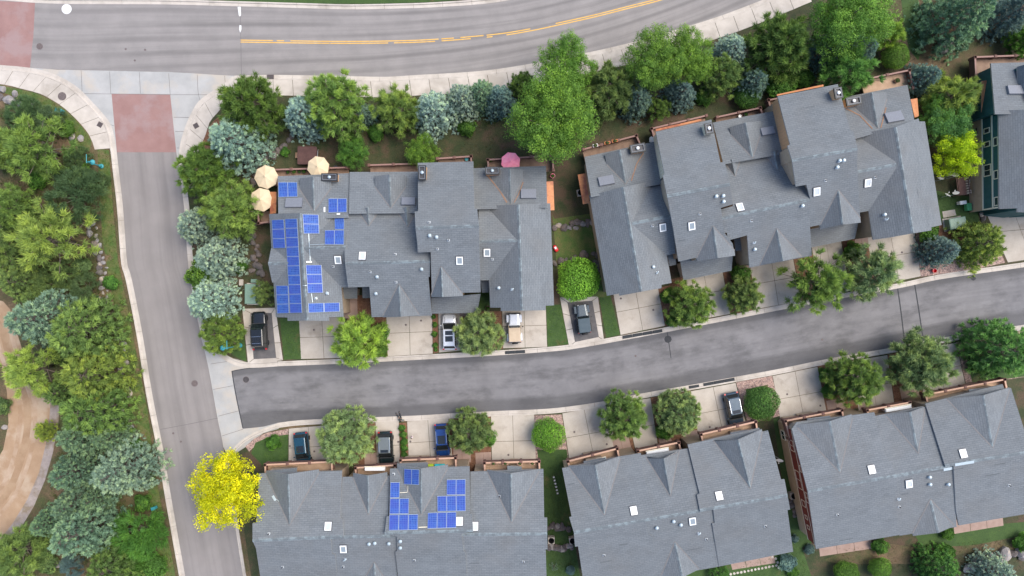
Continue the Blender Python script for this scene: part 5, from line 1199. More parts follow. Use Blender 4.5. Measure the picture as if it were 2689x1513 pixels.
TREES = [
 # along the wide road, west to east
 ('pine', 'pinedark', 663, 280, 84, 'dark green pine on the street corner above the big blue spruce'),
 ('spruce', 'blue', 612, 372, 84, 'big pale blue spruce on the corner pavement above the beige parasols'),
 ('spruce', 'blue', 795, 300, 66, 'blue spruce standing directly north of the brown hot tub'),
 ('pine', 'pine', 887, 278, 84, 'broad green pine reaching over the pavement north of the hot tub'),
 ('spruce', 'blued', 955, 300, 34, 'small blue spruce tucked behind the broad pine near the hot tub'),
 ('openpine', 'pine', 1044, 288, 66, 'open yellow green pine with bare grey twigs beside a cluster of blue spruces'),
 ('spruce', 'blue', 1140, 290, 66, 'blue spruce with pale crown, largest in its cluster on the bare bank'),
 ('spruce', 'blue', 1215, 262, 56, 'blue spruce in the middle of the cluster on the bare bank'),
 ('spruce', 'bluegreen', 1262, 248, 48, 'greener spruce leaning over the pavement by the tall cottonwood'),
 ('spruce', 'blued', 1312, 262, 50, 'blue spruce pressed against the tall cottonwood'),
 ('pine', 'pinedark', 1372, 225, 36, 'small dark pine half hidden behind the tall cottonwood'),
 ('tall', 'leaf', 1452, 320, 118, 'tallest bright green cottonwood, above the pink parasol'),
 ('tall', 'leaf', 1480, 190, 78, 'cottonwood crown leaning over the road just north of the tallest one'),
 ('pine', 'olive', 1595, 240, 74, 'dull green pine between the tall cottonwoods'),
 ('spruce', 'blued', 1672, 262, 52, 'slender blue spruce drooping towards the planter deck'),
 ('tall', 'leaf', 1712, 165, 82, 'tall cottonwood beside the road with a twin crown to its east'),
 ('tall', 'leaf', 1802, 160, 70, 'eastern crown of the twin cottonwoods by the road'),
 ('spruce', 'blued', 1790, 245, 46, 'blue spruce under the twin cottonwoods'),
 ('openpine', 'pinedark', 1728, 285, 34, 'small drooping green conifer beneath the twin cottonwoods'),
 ('spruce', 'blue', 1920, 132, 54, 'pale blue spruce beside the pavement east of the twin cottonwoods'),
 ('pine', 'olive', 1888, 200, 56, 'olive pine below the pale blue spruce by the pavement'),
 ('spruce', 'blued', 1980, 215, 50, 'dark spruce filling the gap behind the western tower deck'),
 ('pine', 'pinedark', 2042, 125, 88, 'large dark pine beside the pavement, west of the willow'),
 ('globe', 'globed', 1963, 250, 36, 'dark round globe shrub behind the deck between the towers'),
 ('bush', 'leafd', 2048, 222, 44, 'bright leafy shrub below the large dark pine'),
 ('tall', 'leaf', 2215, 58, 104, 'wide bright willow like tree at the top by the dry slope', 'willow_tree'),
 ('spruce', 'blued', 2180, 130, 54, 'blue grey spruce under the wide willow'),
 ('spruce', 'blued', 2268, 128, 46, 'second blue grey spruce under the wide willow, nearer the dry slope'),
 ('openpine', 'pinebright', 2330, 95, 46, 'drooping light green conifer on the edge of the dry slope'),
 ('openpine', 'mintleaf', 2218, 205, 78, 'fresh green pine overhanging the roof edge with a dark chimney'),
 ('globe', 'leaf', 2353, 148, 36, 'round bright green shrub on the dry slope', None, None, 1.2),
 ('spruce', 'bluegreen', 2530, 40, 92, 'big green blue spruce at the top of the dry slope'),
 ('spruce', 'blued', 2660, 35, 62, 'dark blue spruce at the top right of the dry slope'),
 ('pine', 'leafd', 2680, 112, 40, 'small green conifer above the wrap around deck'),
 ('spruce', 'blued', 2428, 205, 48, 'small blue spruce beside the deck corner and copper awning'),
 ('openpine', 'firy', 2488, 255, 70, 'gnarled pale pine with bare grey limbs beside the wrap around deck'),
 ('broad', 'leafd', 2452, 308, 48, 'dark leafy tree beside the copper awning'),
 ('broad', 'mintleaf', 2482, 340, 62, 'fresh green leafy tree between the green wall and the grey roof'),
 ('broad', 'lime', 2500, 408, 58, 'lime yellow leafy tree above the satellite dishes'),
 # between the side street and the solar row
 ('pine', 'pinedark', 545, 455, 74, 'dark pine at the kerb south of the big blue spruce'),
 ('pine', 'pine', 612, 550, 76, 'green pine between the kerb and the lower beige parasol'),
 ('spruce', 'blue', 508, 592, 58, 'blue spruce overhanging the side street kerb, northernmost of three'),
 ('spruce', 'blue', 566, 678, 66, 'blue spruce in the middle of three beside the side street'),
 ('spruce', 'blue', 548, 790, 68, 'blue spruce beside the side street, southernmost of three'),
 ('bush', 'leaf', 528, 728, 44, 'bright green shrub squeezed between two blue spruces'),
 ('bush', 'leafd', 632, 702, 20, 'small bright shrub behind the middle blue spruce'),
 ('denseround', 'pine', 582, 876, 58, 'rounded pine on the lane corner next to the black off road car'),
 ('openpine', 'olive', 698, 770, 34, 'straggly olive conifer beside the green transformer box'),
 ('broad', 'leafd', 930, 400, 42, 'bright leafy shrub tree growing beside a beige parasol'),
 ('broad', 'leaf', 1108, 402, 44, 'yellow green leafy shrub tree beside the tall tower chimney'),
 ('bush', 'leafd', 748, 398, 14, 'tiny green shrub in the rocks near the hot tub'),
 ('globe', 'globe', 1519, 736, 60, 'bright green round tree at the nose of the dark jeep'),
 # driveway beds north of the lane
 ('openpine', 'pinebright', 944, 890, 74, 'bright yellow green pine in the mulch bed below the solar row'),
 ('bush', 'leafd', 992, 875, 30, 'dark shrub at the foot of the bright yellow green pine'),
 ('bush', 'leaf', 1003, 920, 20, 'small lime shrub at the kerb beside the bright pine'),
 ('pine', 'pinegrey', 1258, 874, 64, 'grey green pine between the white car and the white jeep'),
 ('pine', 'pine', 1812, 800, 62, 'light green pine beside the long black kerb ramp'),
 ('bush', 'leafd', 1755, 775, 24, 'dark green shrub left of the light green pine in its bed'),
 ('bush', 'globed', 1764, 842, 18, 'dark low shrub at the kerb end of a mulch bed'),
 ('pine', 'olive', 1953, 775, 50, 'small olive pine below the court with the dark red wall'),
 ('bush', 'leafd', 1945, 725, 30, 'bright shrub behind the small olive pine'),
 ('openpine', 'pine', 2140, 738, 84, 'spreading open pine overhanging the lane kerb'),
 ('openpine', 'pinegrey', 2290, 715, 76, 'open pine with bare grey branches near the pipe trench patch'),
 ('bush', 'leafd', 2240, 660, 28, 'green shrub behind the open pine with bare branches'),
 ('spruce', 'blued', 2476, 658, 50, 'compact blue spruce in the gravel bed with the red toy'),
 ('fir', 'firy', 2575, 640, 66, 'golden green rounded conifer beside the right hand driveway'),
 ('bush', 'leafd', 2442, 612, 30, 'green shrub between the roof corner and the compact blue spruce'),
 # driveway beds south of the lane
 ('broad', 'yellow', 608, 1276, 90, 'brilliant yellow leafy tree on the corner by the solar row', None, None, 1.3),
 ('denseround', 'pinegrey', 911, 1144, 78, 'large dense rounded pine between the teal car and the dark car'),
 ('denseround', 'olive', 1233, 1132, 62, 'rounded olive pine half covering the bright blue car'),
 ('bush', 'leafd', 1280, 1150, 26, 'dark shrub behind the rounded olive pine'),
 ('globe', 'globe', 1440, 1142, 46, 'bright green globe shrub in a pink gravel bed by the flower box deck'),
 ('pine', 'pine', 1637, 1092, 66, 'shaggy green pine in front of the row without panels'),
 ('denseround', 'pinegrey', 1780, 1082, 64, 'rounded grey green pine next to the empty bay left of the grey van'),
 ('bush', 'leafd', 1745, 1130, 26, 'shrub at the foot of the rounded grey green pine'),
 ('globe', 'globed', 2000, 1058, 48, 'darker green globe shrub in pink gravel beside the grey van'),
 ('pine', 'pine', 2240, 995, 70, 'green pine in front of the red walled row with a hedge beside it'),
 ('bush', 'leafd', 2168, 985, 22, 'narrow green hedge plant beside the driveway, kerb end'),
 ('bush', 'leafd', 2178, 1025, 24, 'narrow green hedge plant beside the driveway, deck end'),
 ('pine', 'pinegrey', 2412, 952, 82, 'broad grey green pine at the lane kerb, red walled row'),
 ('fir', 'mintleaf', 2630, 918, 84, 'big bright green conifer at the right edge of the lane'),
 ('bush', 'leafd', 2560, 960, 18, 'small green shrub under the big bright conifer'),
 # hillside west of the side street
 ('wispy', 'oliveg', 62, 300, 56, 'dark feathery shrub beside the pale boulders at the corner'),
 ('wispy', 'oliveg', 128, 318, 46, 'grey olive feathery shrub below the utility boxes'),
 ('openpine', 'pine', 108, 392, 88, 'large light green pine nearest the corner on the hillside'),
 ('openpine', 'pine', 10, 400, 52, 'light green pine at the picture edge below the boulders'),
 ('wispy', 'oliveg', 205, 420, 40, 'feathery shrub just west of the teal lamp post'),
 ('bush', 'leaf', 178, 338, 22, 'bright green weed clump among the corner rocks'),
 ('bush', 'leaf', 216, 446, 24, 'bright green clump below the teal lamp post'),
 ('wispy', 'oliveg', 195, 515, 84, 'large grey green feathery shrub on the hillside'),
 ('pine', 'pine', 38, 548, 60, 'green pine on the hillside below the bare soil patch'),
 ('openpine', 'firy', 145, 632, 94, 'star shaped yellow green pine with bare centre on the hillside'),
 ('openpine', 'olive', 12, 662, 56, 'olive pine with grey twigs at the hillside edge'),
 ('fir', 'olive', 48, 742, 54, 'olive conifer at the top of the dirt track bend'),
 ('wispy', 'olive', 128, 745, 52, 'olive feathery shrub above the pale spruce'),
 ('wispy', 'oliveg', 226, 760, 48, 'grey green feathery shrub against the rock wall'),
 ('spruce', 'bluehill', 108, 838, 88, 'pale blue green spruce at the dirt track bend'),
 ('fir', 'firg', 218, 868, 92, 'dense green fir touching the rock wall, northernmost of its kind'),
 ('openpine', 'firy', 98, 968, 74, 'yellow green pine leaning over the dirt track'),
 ('fir', 'firy', 245, 985, 84, 'dense gold tipped fir in the middle of the rock wall stretch'),
 ('fir', 'firg', 242, 1082, 88, 'dense green fir south of the gold tipped fir'),
 ('pine', 'firy', 122, 1132, 28, 'little yellow green pine at the dirt track edge'),
 ('spruce', 'bluegreen', 222, 1138, 78, 'blue green spruce overlapping the dense green fir'),
 ('spruce', 'bluegreen', 185, 1242, 64, 'blue green spruce beside the gravelly track shoulder'),
 ('spruce', 'bluehill', 318, 1236, 82, 'round grey blue spruce standing alone by the verge'),
 ('spruce', 'bluegreen', 195, 1325, 62, 'dark blue green spruce below the round grey blue one'),
 ('spruce', 'bluegreen', 120, 1375, 46, 'small blue green spruce near the track shoulder'),
 ('spruce', 'bluehill', 215, 1395, 86, 'large pale spruce on the lower hillside'),
 ('wispy', 'leafd', 365, 1400, 80, 'bright green feathery shrub by the lower verge'),
 ('openpine', 'firg', 58, 1445, 74, 'green pine at the lower hillside corner'),
 ('fir', 'firg', 292, 1492, 70, 'rounded green conifer at the bottom of the hillside'),
 ('wispy', 'blued', 188, 1488, 34, 'blue grey feathery plant among the lower hillside rocks'),
 ('bush', 'leafd', 402, 1485, 36, 'green shrub on the lower verge'),
 ('bush', 'olive', 3, 1065, 26, 'low green shrub inside the dirt track bend'),
 ('wispy', 'oliveg', 268, 470, 24, 'grey green shrub at the verge below the teal lamp post'),
 ('bush', 'leafd', 95, 470, 30, 'dark leafy shrub between two hillside pines'),
 ('wispy', 'olive', 30, 610, 40, 'olive feathery shrub left of the star shaped pine'),
 ('bush', 'olive', 215, 700, 28, 'olive shrub between the star shaped pine and the rocks'),
 ('wispy', 'olive', 175, 720, 44, 'tawny feathery shrub below the star shaped pine'),
 ('fir', 'olive', 95, 790, 40, 'olive conifer behind the pale spruce at the track bend'),
 ('bush', 'leafd', 290, 745, 22, 'green shrub beside the boulder row'),
 ('bush', 'firg', 165, 930, 34, 'green shrub between the dense firs and the leaning pine'),
 ('fir', 'firg', 160, 1030, 48, 'small green fir at the track side of the gold tipped fir'),
 ('spruce', 'bluegreen', 285, 1150, 50, 'small blue green spruce by the rocks above the round one'),
 ('spruce', 'bluegreen', 250, 1310, 44, 'small spruce tucked below the round grey blue one'),
 ('bush', 'leafd', 352, 1170, 26, 'bright shrub on the verge beside the small spruce'),
 ('bush', 'leafd', 372, 1320, 26, 'bright shrub on the verge by the teal pedestal'),
 ('bush', 'olive', 120, 1480, 34, 'olive shrub beside the mossy boulder'),
 ('wispy', 'leafd', 350, 1480, 44, 'feathery green shrub above the bottom verge'),
 ('bush', 'leafd', 660, 352, 26, 'green shrub under the dark corner pine'),
 ('bush', 'leafd', 985, 352, 24, 'green shrub below the broad pine on the bank'),
 ('bush', 'leafd', 1225, 335, 26, 'green shrub below the blue spruce cluster'),
 ('bush', 'olive', 1560, 318, 26, 'olive shrub beneath the dull green pine'),
 ('bush', 'leafd', 1850, 255, 26, 'green shrub below the olive pine by the pavement'),
 ('bush', 'leafd', 2110, 205, 28, 'green shrub beside the fresh green pine'),
 # south gardens
 ('spiky', 'grey', 1455, 1487, 14, 'spiky silver plant in the strip of lawn between two rows'),
 ('globe', 'blued', 1498, 1498, 13, 'small blue spruce ball in a round mulch ring'),
 ('wispy', 'mintleaf', 1888, 1508, 30, 'star shaped green shrub at the gable beside the patio'),
 ('bush', 'blued', 2070, 1478, 26, 'blue juniper at the corner of the patio'),
 ('bush', 'leafd', 2084, 1506, 16, 'small green juniper below the blue one'),
 ('bush', 'blued', 2086, 1415, 12, 'tiny blue juniper between the two southern rows'),
 ('bush', 'blued', 2124, 1442, 15, 'low blue juniper at the foot of the red wall'),
 ('bush', 'leafd', 2310, 1434, 24, 'green shrub against the south wall of the red walled row'),
 ('globe', 'leaf', 2222, 1506, 34, 'bright lime shrub at the bottom below the red walled row'),
 ('globe', 'leaf', 2312, 1492, 30, 'bright lime shrub beside a green conifer at the bottom'),
 ('fir', 'mintleaf', 2465, 1492, 54, 'green conifer at the bottom near the big boulders'),
 ('bush', 'leafd', 2488, 1448, 24, 'green shrub behind the bottom conifer'),
 ('spruce', 'blue', 2622, 1506, 52, 'pale blue spruce among the big boulders'),
 ('bush', 'leafd', 2684, 1425, 26, 'green shrub at the right edge near the boulders'),
 ('bush', 'leafd', 2490, 1398, 20, 'green shrub under the southern gable of the red walled row'),
 ('bush', 'leafd', 718, 1160, 22, 'green shrub in the corner lawn by the pink gravel arc'),
 ('bush', 'leafd', 2045, 1300, 16, 'small green shrub beside a grey air conditioner'),
]
for T_ in TREES: tree(*T_)
# the thin hedge strips of low plants beside driveways
for i, (x, y, r) in enumerate(((1139, 832, 7), (1141, 853, 8), (1141, 878, 9), (1142, 906, 8), (1144, 918, 6), (1056, 1125, 10), (1058, 1142, 11), (1060, 1160, 11), (1061, 1178, 11), (1062, 1194, 10))):
    tree('bush', 'leafd', x, y, r, 'small grass tuft in the narrow mulch strip beside the white car' if i < 5 else 'grass tuft in the narrow strip beside the dark car with pale roof', 'grass_clump', 'plant', 1.0, 'tufts beside the white car' if i < 5 else 'tufts beside the dark car')
# low undergrowth between the trees that reads as one mass
def undergrowth(polys, n, tints, name, label):
    r = random.Random(9); L = Leaves()
    for poly in polys:
        xs = [p[0] for p in poly]; ys = [p[1] for p in poly]; k = 0
        while k < n:
            x, y = r.uniform(min(xs), max(xs)), r.uniform(min(ys), max(ys))
            if not pip(x, y, poly): continue
            k += 1; p = W(x, y, ZB); q = r.uniform(.2, .75) ** 1.2
            leafball(L, p + Vector((0, 0, q * .5)), q, int(24 + q * 60), .06, r.uniform(.0, .8), r, .7)
    o = put(name, L.mesh(name, M['leaf'])); o.color = tints + (1,); o['kind'] = 'stuff'; o['label'] = label; o['category'] = 'undergrowth'
def pip(x, y, poly):
    c = False; j = len(poly) - 1
    for i in range(len(poly)):
        xi, yi = poly[i]; xj, yj = poly[j]
        if (yi > y) != (yj > y) and x < (xj - xi) * (y - yi) / (yj - yi) + xi: c = not c
        j = i
    return c
undergrowth([[(0, 262), (90, 290), (180, 370), (250, 420), (255, 560), (255, 700), (0, 740), (0, 500)], [(0, 700), (265, 700), (300, 880), (310, 1000), (200, 1050), (140, 960), (40, 800)], [(170, 1080), (330, 1060), (360, 1200), (410, 1400), (430, 1513), (60, 1513), (0, 1480), (120, 1350)]], 620, (.105, .150, .040), 'hillside_undergrowth', 'low green and olive undergrowth between the hillside trees')
undergrowth([[(650, 330), (760, 350), (960, 360), (1300, 330), (1330, 300), (1300, 280), (900, 300)], [(1540, 300), (1700, 320), (1900, 270), (2010, 250), (2200, 190), (2240, 120), (2050, 180), (1800, 240)]], 260, (.075, .125, .030), 'bank_undergrowth', 'dark green undergrowth beneath the roadside trees')
# ---------------------------------------------------------------- grass (nobody could count it)
def pip(x, y, poly):
    c = False; j = len(poly) - 1
    for i in range(len(poly)):
        xi, yi = poly[i]; xj, yj = poly[j]
        if (yi > y) != (yj > y) and x < (xj - xi) * (y - yi) / (yj - yi) + xi: c = not c
        j = i
    return c
def grass(polys, dens, h, tint, name, label):
    r = random.Random(5); L = Leaves()
    for poly in polys:
        xs = [p[0] for p in poly]; ys = [p[1] for p in poly]; n = int((max(xs) - min(xs)) * (max(ys) - min(ys)) / 400 * dens)
        for _ in range(n):
            x, y = r.uniform(min(xs), max(xs)), r.uniform(min(ys), max(ys))
            if not pip(x, y, poly): continue
            p = W(x, y, ZB); t = r.random() * .8
            for _k in range(3):
                d = Vector((r.uniform(-1, 1), r.uniform(-1, 1), 0)); s = Vector((-d.y, d.x, 0)).normalized() * .03; q = p + d * .06
                L.tri(tuple(q - s), tuple(q + s), tuple(q + d * .1 + Vector((0, 0, h * r.uniform(.6, 1.2)))), min(1, t + r.uniform(0, .3)))
    o = put(name, L.mesh(name, M['grassblade'])); o.color = tint + (1,); o['kind'] = 'stuff'; o['label'] = label; o['category'] = 'grass'
grass([[(736, 838), (786, 838), (792, 940), (746, 943)], [(1436, 802), (1470, 802), (1491, 902), (1440, 909)], [(1574, 780), (1601, 776), (1626, 868), (1590, 877)], [(604, 862), (638, 852), (646, 947), (622, 935)], [(690, 1160), (755, 1145), (755, 1215), (690, 1220)], [(1250, 770), (1284, 766), (1286, 810), (1250, 813)]], 26, .07, (.05, .115, .015), 'lawn_grass', 'short mown green grass of the small front lawns')
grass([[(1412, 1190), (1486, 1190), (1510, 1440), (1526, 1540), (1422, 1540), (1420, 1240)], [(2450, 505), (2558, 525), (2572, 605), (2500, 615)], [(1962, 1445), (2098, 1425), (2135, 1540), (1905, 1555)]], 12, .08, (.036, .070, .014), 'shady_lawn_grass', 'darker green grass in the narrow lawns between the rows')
grass([[(257, 396), (285, 398), (298, 545), (311, 683), (337, 812), (389, 1081), (408, 1242), (456, 1478), (440, 1560), (415, 1440), (395, 1320), (370, 1160), (345, 1050), (325, 960), (310, 850), (285, 720), (270, 620), (262, 500)], [(0, 226), (60, 239), (108, 252), (140, 269), (205, 322), (240, 374), (235, 400), (190, 380), (110, 290), (0, 240)]], 16, .13, (.085, .135, .022), 'verge_grass', 'uneven half dry grass of the verge along the side street')
grass([[(1250, 275), (1330, 300), (1330, 400), (1180, 410), (900, 420), (690, 420), (700, 340), (900, 340)], [(1560, 300), (1900, 260), (1880, 300), (1720, 330), (1560, 380)], [(2270, 0), (2480, 0), (2500, 140), (2380, 170), (2300, 160)], [(20, 430), (250, 400), (290, 850), (200, 800), (30, 760)], [(40, 1380), (400, 1300), (430, 1500), (60, 1510)], [(560, 480), (700, 560), (700, 760), (600, 760)], [(2200, 1440), (2680, 1410), (2680, 1510), (2200, 1500)]], 4.5, .14, (.085, .080, .026), 'rough_grass_tufts', 'dry rough grass of the banks and back yards')
# ---------------------------------------------------------------- solar panels
def lerp2(a, b, t): return (a[0] + (b[0] - a[0]) * t, a[1] + (b[1] - a[1]) * t)
def solar(quad, nx, ny, label, group):
    cx = sum(p[0] for p in quad) / 4; cy = sum(p[1] for p in quad) / 4; h = roof_hit(cx, cy)
    if not h: return
    pl = (h[0], h[1])
    def at(u, v): return lerp2(lerp2(quad[0], quad[1], u), lerp2(quad[3], quad[2], u), v)
    for i in range(nx):
        for j in range(ny):
            P = [ray_plane(*at(u, v), pl, .14) for (u, v) in ((i / nx, j / ny), ((i + 1) / nx, j / ny), ((i + 1) / nx, (j + 1) / ny), (i / nx, (j + 1) / ny))][::-1]
            c = sum(P, Vector((0, 0, 0))) / 4; n = pl[1]; u = (P[1] - P[0]); lu = u.length; u.normalize(); v = n.cross(u); lv = (P[3] - P[0]).length
            P = [p + (c - p).normalized() * .012 for p in P]
            def shrink(k, z): return [p + (c - p).normalized() * k + n * z for p in P]
            fr = MB(); F6 = ((3,2,1,0),(4,5,6,7),(0,1,5,4),(1,2,6,5),(2,3,7,6),(3,0,4,7))
            fr.add([p - n * .04 for p in P] + [p for p in P], F6)
            o = obj('solar_panel', fr, M['panel_frame'], None, c - n * .04); tag(o, label + ('' if nx * ny == 1 else (', %s from the back' if ny > 1 else ', %s from west') % ORD[max(i, j)]), 'solar panel', 'solar panels on the roofs')
            cells = MB(); q = shrink(.055, .004)
            # rail feet below the frame
            cells.add(q, [(0, 1, 2, 3)], uv=[((p - c).dot(u) + .0, (p - c).dot(v)) for p in q])
            obj('cell_sheet', cells, M['cells'], o)
            ft = MB()
            for p in P: ft.bar(p + (c - p) * .25 - n * .2, p + (c - p) * .25 - n * .03, .05, .05)
            obj('mounting_feet', ft, M['metal'], o)
ORD = ['first', 'second', 'third', 'fourth', 'fifth', 'sixth', 'seventh', 'eighth', 'ninth', 'tenth']
SG = [([(730.7, 478.3), (780.3, 478.3), (781, 517), (731.2, 518.4)], 2, 1, 'blue solar panel of the pair above the grey saddle flashing', 'pair above saddle flashing'),
      ([(862.3, 521), (910.6, 521), (910.6, 557.6), (862.3, 559)], 2, 1, 'blue solar panel of the pair below the dark chimney', 'pair below chimney'),
      ([(794, 562.5), (836.7, 564), (838.9, 613.6), (797.5, 613.6)], 1, 2, 'blue solar panel of the tilted pair just east of the ridge', 'tilted pair by ridge'),
      ([(878.3, 565.3), (903.7, 565.3), (903.7, 603), (878.9, 603)], 1, 1, 'single upright solar panel on top of a side by side pair', None),
      ([(853.2, 604.5), (903.7, 604), (903, 642.6), (852.7, 642.6)], 2, 1, 'blue solar panel of the pair under the single upright panel', 'pair under single panel'),
      ([(747.8, 575), (780.3, 574), (793.5, 821.6), (761, 822.4)], 1, 10, 'blue solar panel in the long column beside the ridge', 'long column'),
      ([(713.3, 577.7), (745.6, 576.3), (749.7, 651.4), (716.9, 652.2)], 1, 3, 'solar panel of the upper three beside the long column', 'upper three'),
      ([(724.4, 750), (756.7, 750), (759.4, 822.4), (727.6, 823.5)], 1, 3, 'solar panel of the lower three beside the long column', 'lower three'),
      ([(802.5, 696), (844.3, 696), (848.6, 769), (807.8, 770)], 1, 3, 'blue solar panel in the stack of three east of the ridge', 'stack of three'),
      ([(808.9, 796.5), (891.9, 794.6), (892.7, 818.4), (810, 821.6)], 2, 1, 'wide blue solar panel of the pair along the front eave', 'pair at front eave'),
      ([(1061.4, 1231), (1100.7, 1233), (1100.3, 1274), (1061, 1272)], 2, 1, 'dark blue solar panel of the pair on the dormer slope', 'pair on dormer'),
      ([(1025, 1266.4), (1050, 1266.4), (1049, 1307.3), (1024, 1308)], 1, 1, 'topmost solar panel of the western stepped array', None),
      ([(1024.3, 1308.8), (1074, 1308.8), (1073.4, 1349.7), (1022.9, 1350.3)], 2, 1, 'solar panel in the middle row of the western stepped array', 'west array middle row'),
      ([(1022.3, 1351.6), (1098, 1350.2), (1097, 1392), (1021, 1393.3)], 3, 1, 'solar panel in the bottom row of the western stepped array', 'west array bottom row'),
      ([(1173, 1259.5), (1222.7, 1258.5), (1222.3, 1299.4), (1172.7, 1300.2)], 2, 1, 'solar panel in the top row of the eastern stepped array', 'east array top row'),
      ([(1148, 1302.6), (1222.6, 1300.8), (1223, 1342.5), (1148.5, 1343.9)], 3, 1, 'solar panel in the middle row of the eastern stepped array', 'east array middle row'),
      ([(1123.3, 1346.4), (1198, 1344.4), (1198, 1386.6), (1122.3, 1388.7)], 3, 1, 'solar panel in the bottom row of the eastern stepped array', 'east array bottom row')]
for s_ in SG: solar(*s_)

# ---------------------------------------------------------------- cars
CARP = {}
def paint(c, name):
    m, nt, b = newmat(name); b.inputs['Base Color'].default_value = c + (1,); b.inputs['Metallic'].default_value = .25; b.inputs['Roughness'].default_value = .22
    b.inputs['Coat Weight'].default_value = .8; b.inputs['Coat Roughness'].default_value = .05
    n = noise(nt, pos(nt), 3, 4); bb = mixc(nt, ramp(nt, n, .3, .7), tuple(x * .93 for x in c), tuple(min(1, x * 1.05 + .004) for x in c)); nt.links.new(bb, b.inputs['Base Color']); return m
M['carglass'] = glassy('car_glass', (.012, .016, .018), .04); M['tyre'] = plain('tyre_rubber', (.02, .02, .021), .85); M['rim'] = plain('alloy_rim', (.45, .46, .48), .3, .8)
M['headlight'] = glassy('headlight_lens', (.75, .78, .8), .1); M['taillight'] = glassy('taillight_lens', (.45, .015, .01), .15); M['chrome'] = plain('bright_rail', (.62, .64, .66), .2, .9); M['cartrim'] = plain('black_car_trim', (.018, .018, .02), .55)
def loft(stations, n=16, p=4.0, cap=True):
    """rounded box sections: (y, half width, z low, z high)"""
    mb = MB(); vs = []; fs = []
    for (y, w, a, b) in stations:
        for k in range(n):
            t = 2 * math.pi * k / n + math.pi / n; c, s = math.cos(t), math.sin(t)
            x = math.copysign(abs(c) ** (2 / p), c) * w; z = (a + b) / 2 + math.copysign(abs(s) ** (2 / p), s) * (b - a) / 2
            if z > (a + b) / 2: x *= 1 - .06 * (z - (a + b) / 2) / max(.01, (b - a) / 2)
            vs.append((x, y, z))
    for i in range(len(stations) - 1):
        for k in range(n): fs.append((i * n + k, (i + 1) * n + k, (i + 1) * n + (k + 1) % n, i * n + (k + 1) % n))
    fs.append(tuple(range(n))); m = (len(stations) - 1) * n; fs.append(tuple(range(m + n - 1, m - 1, -1))); mb.add(vs, fs); return mb
F6 = ((3,2,1,0),(4,5,6,7),(0,1,5,4),(1,2,6,5),(2,3,7,6),(3,0,4,7))
def glass_quad(a, b, c, d, k=.08, off=.012, kv=None):
    """pane inset in the quad a b c d (a,b low; c,d high), pushed outward"""
    a, b, c, d = map(Vector, (a, b, c, d)); kv = k if kv is None else kv
    def at(u, v): return a.lerp(b, u).lerp(d.lerp(c, u), v)
    P = [at(k, kv), at(1 - k, kv), at(1 - k, 1 - kv), at(k, 1 - kv)]; n = (P[1] - P[0]).cross(P[3] - P[0]).normalized()
    return MB().add([p - n * .02 for p in P] + [p + n * off for p in P], F6)
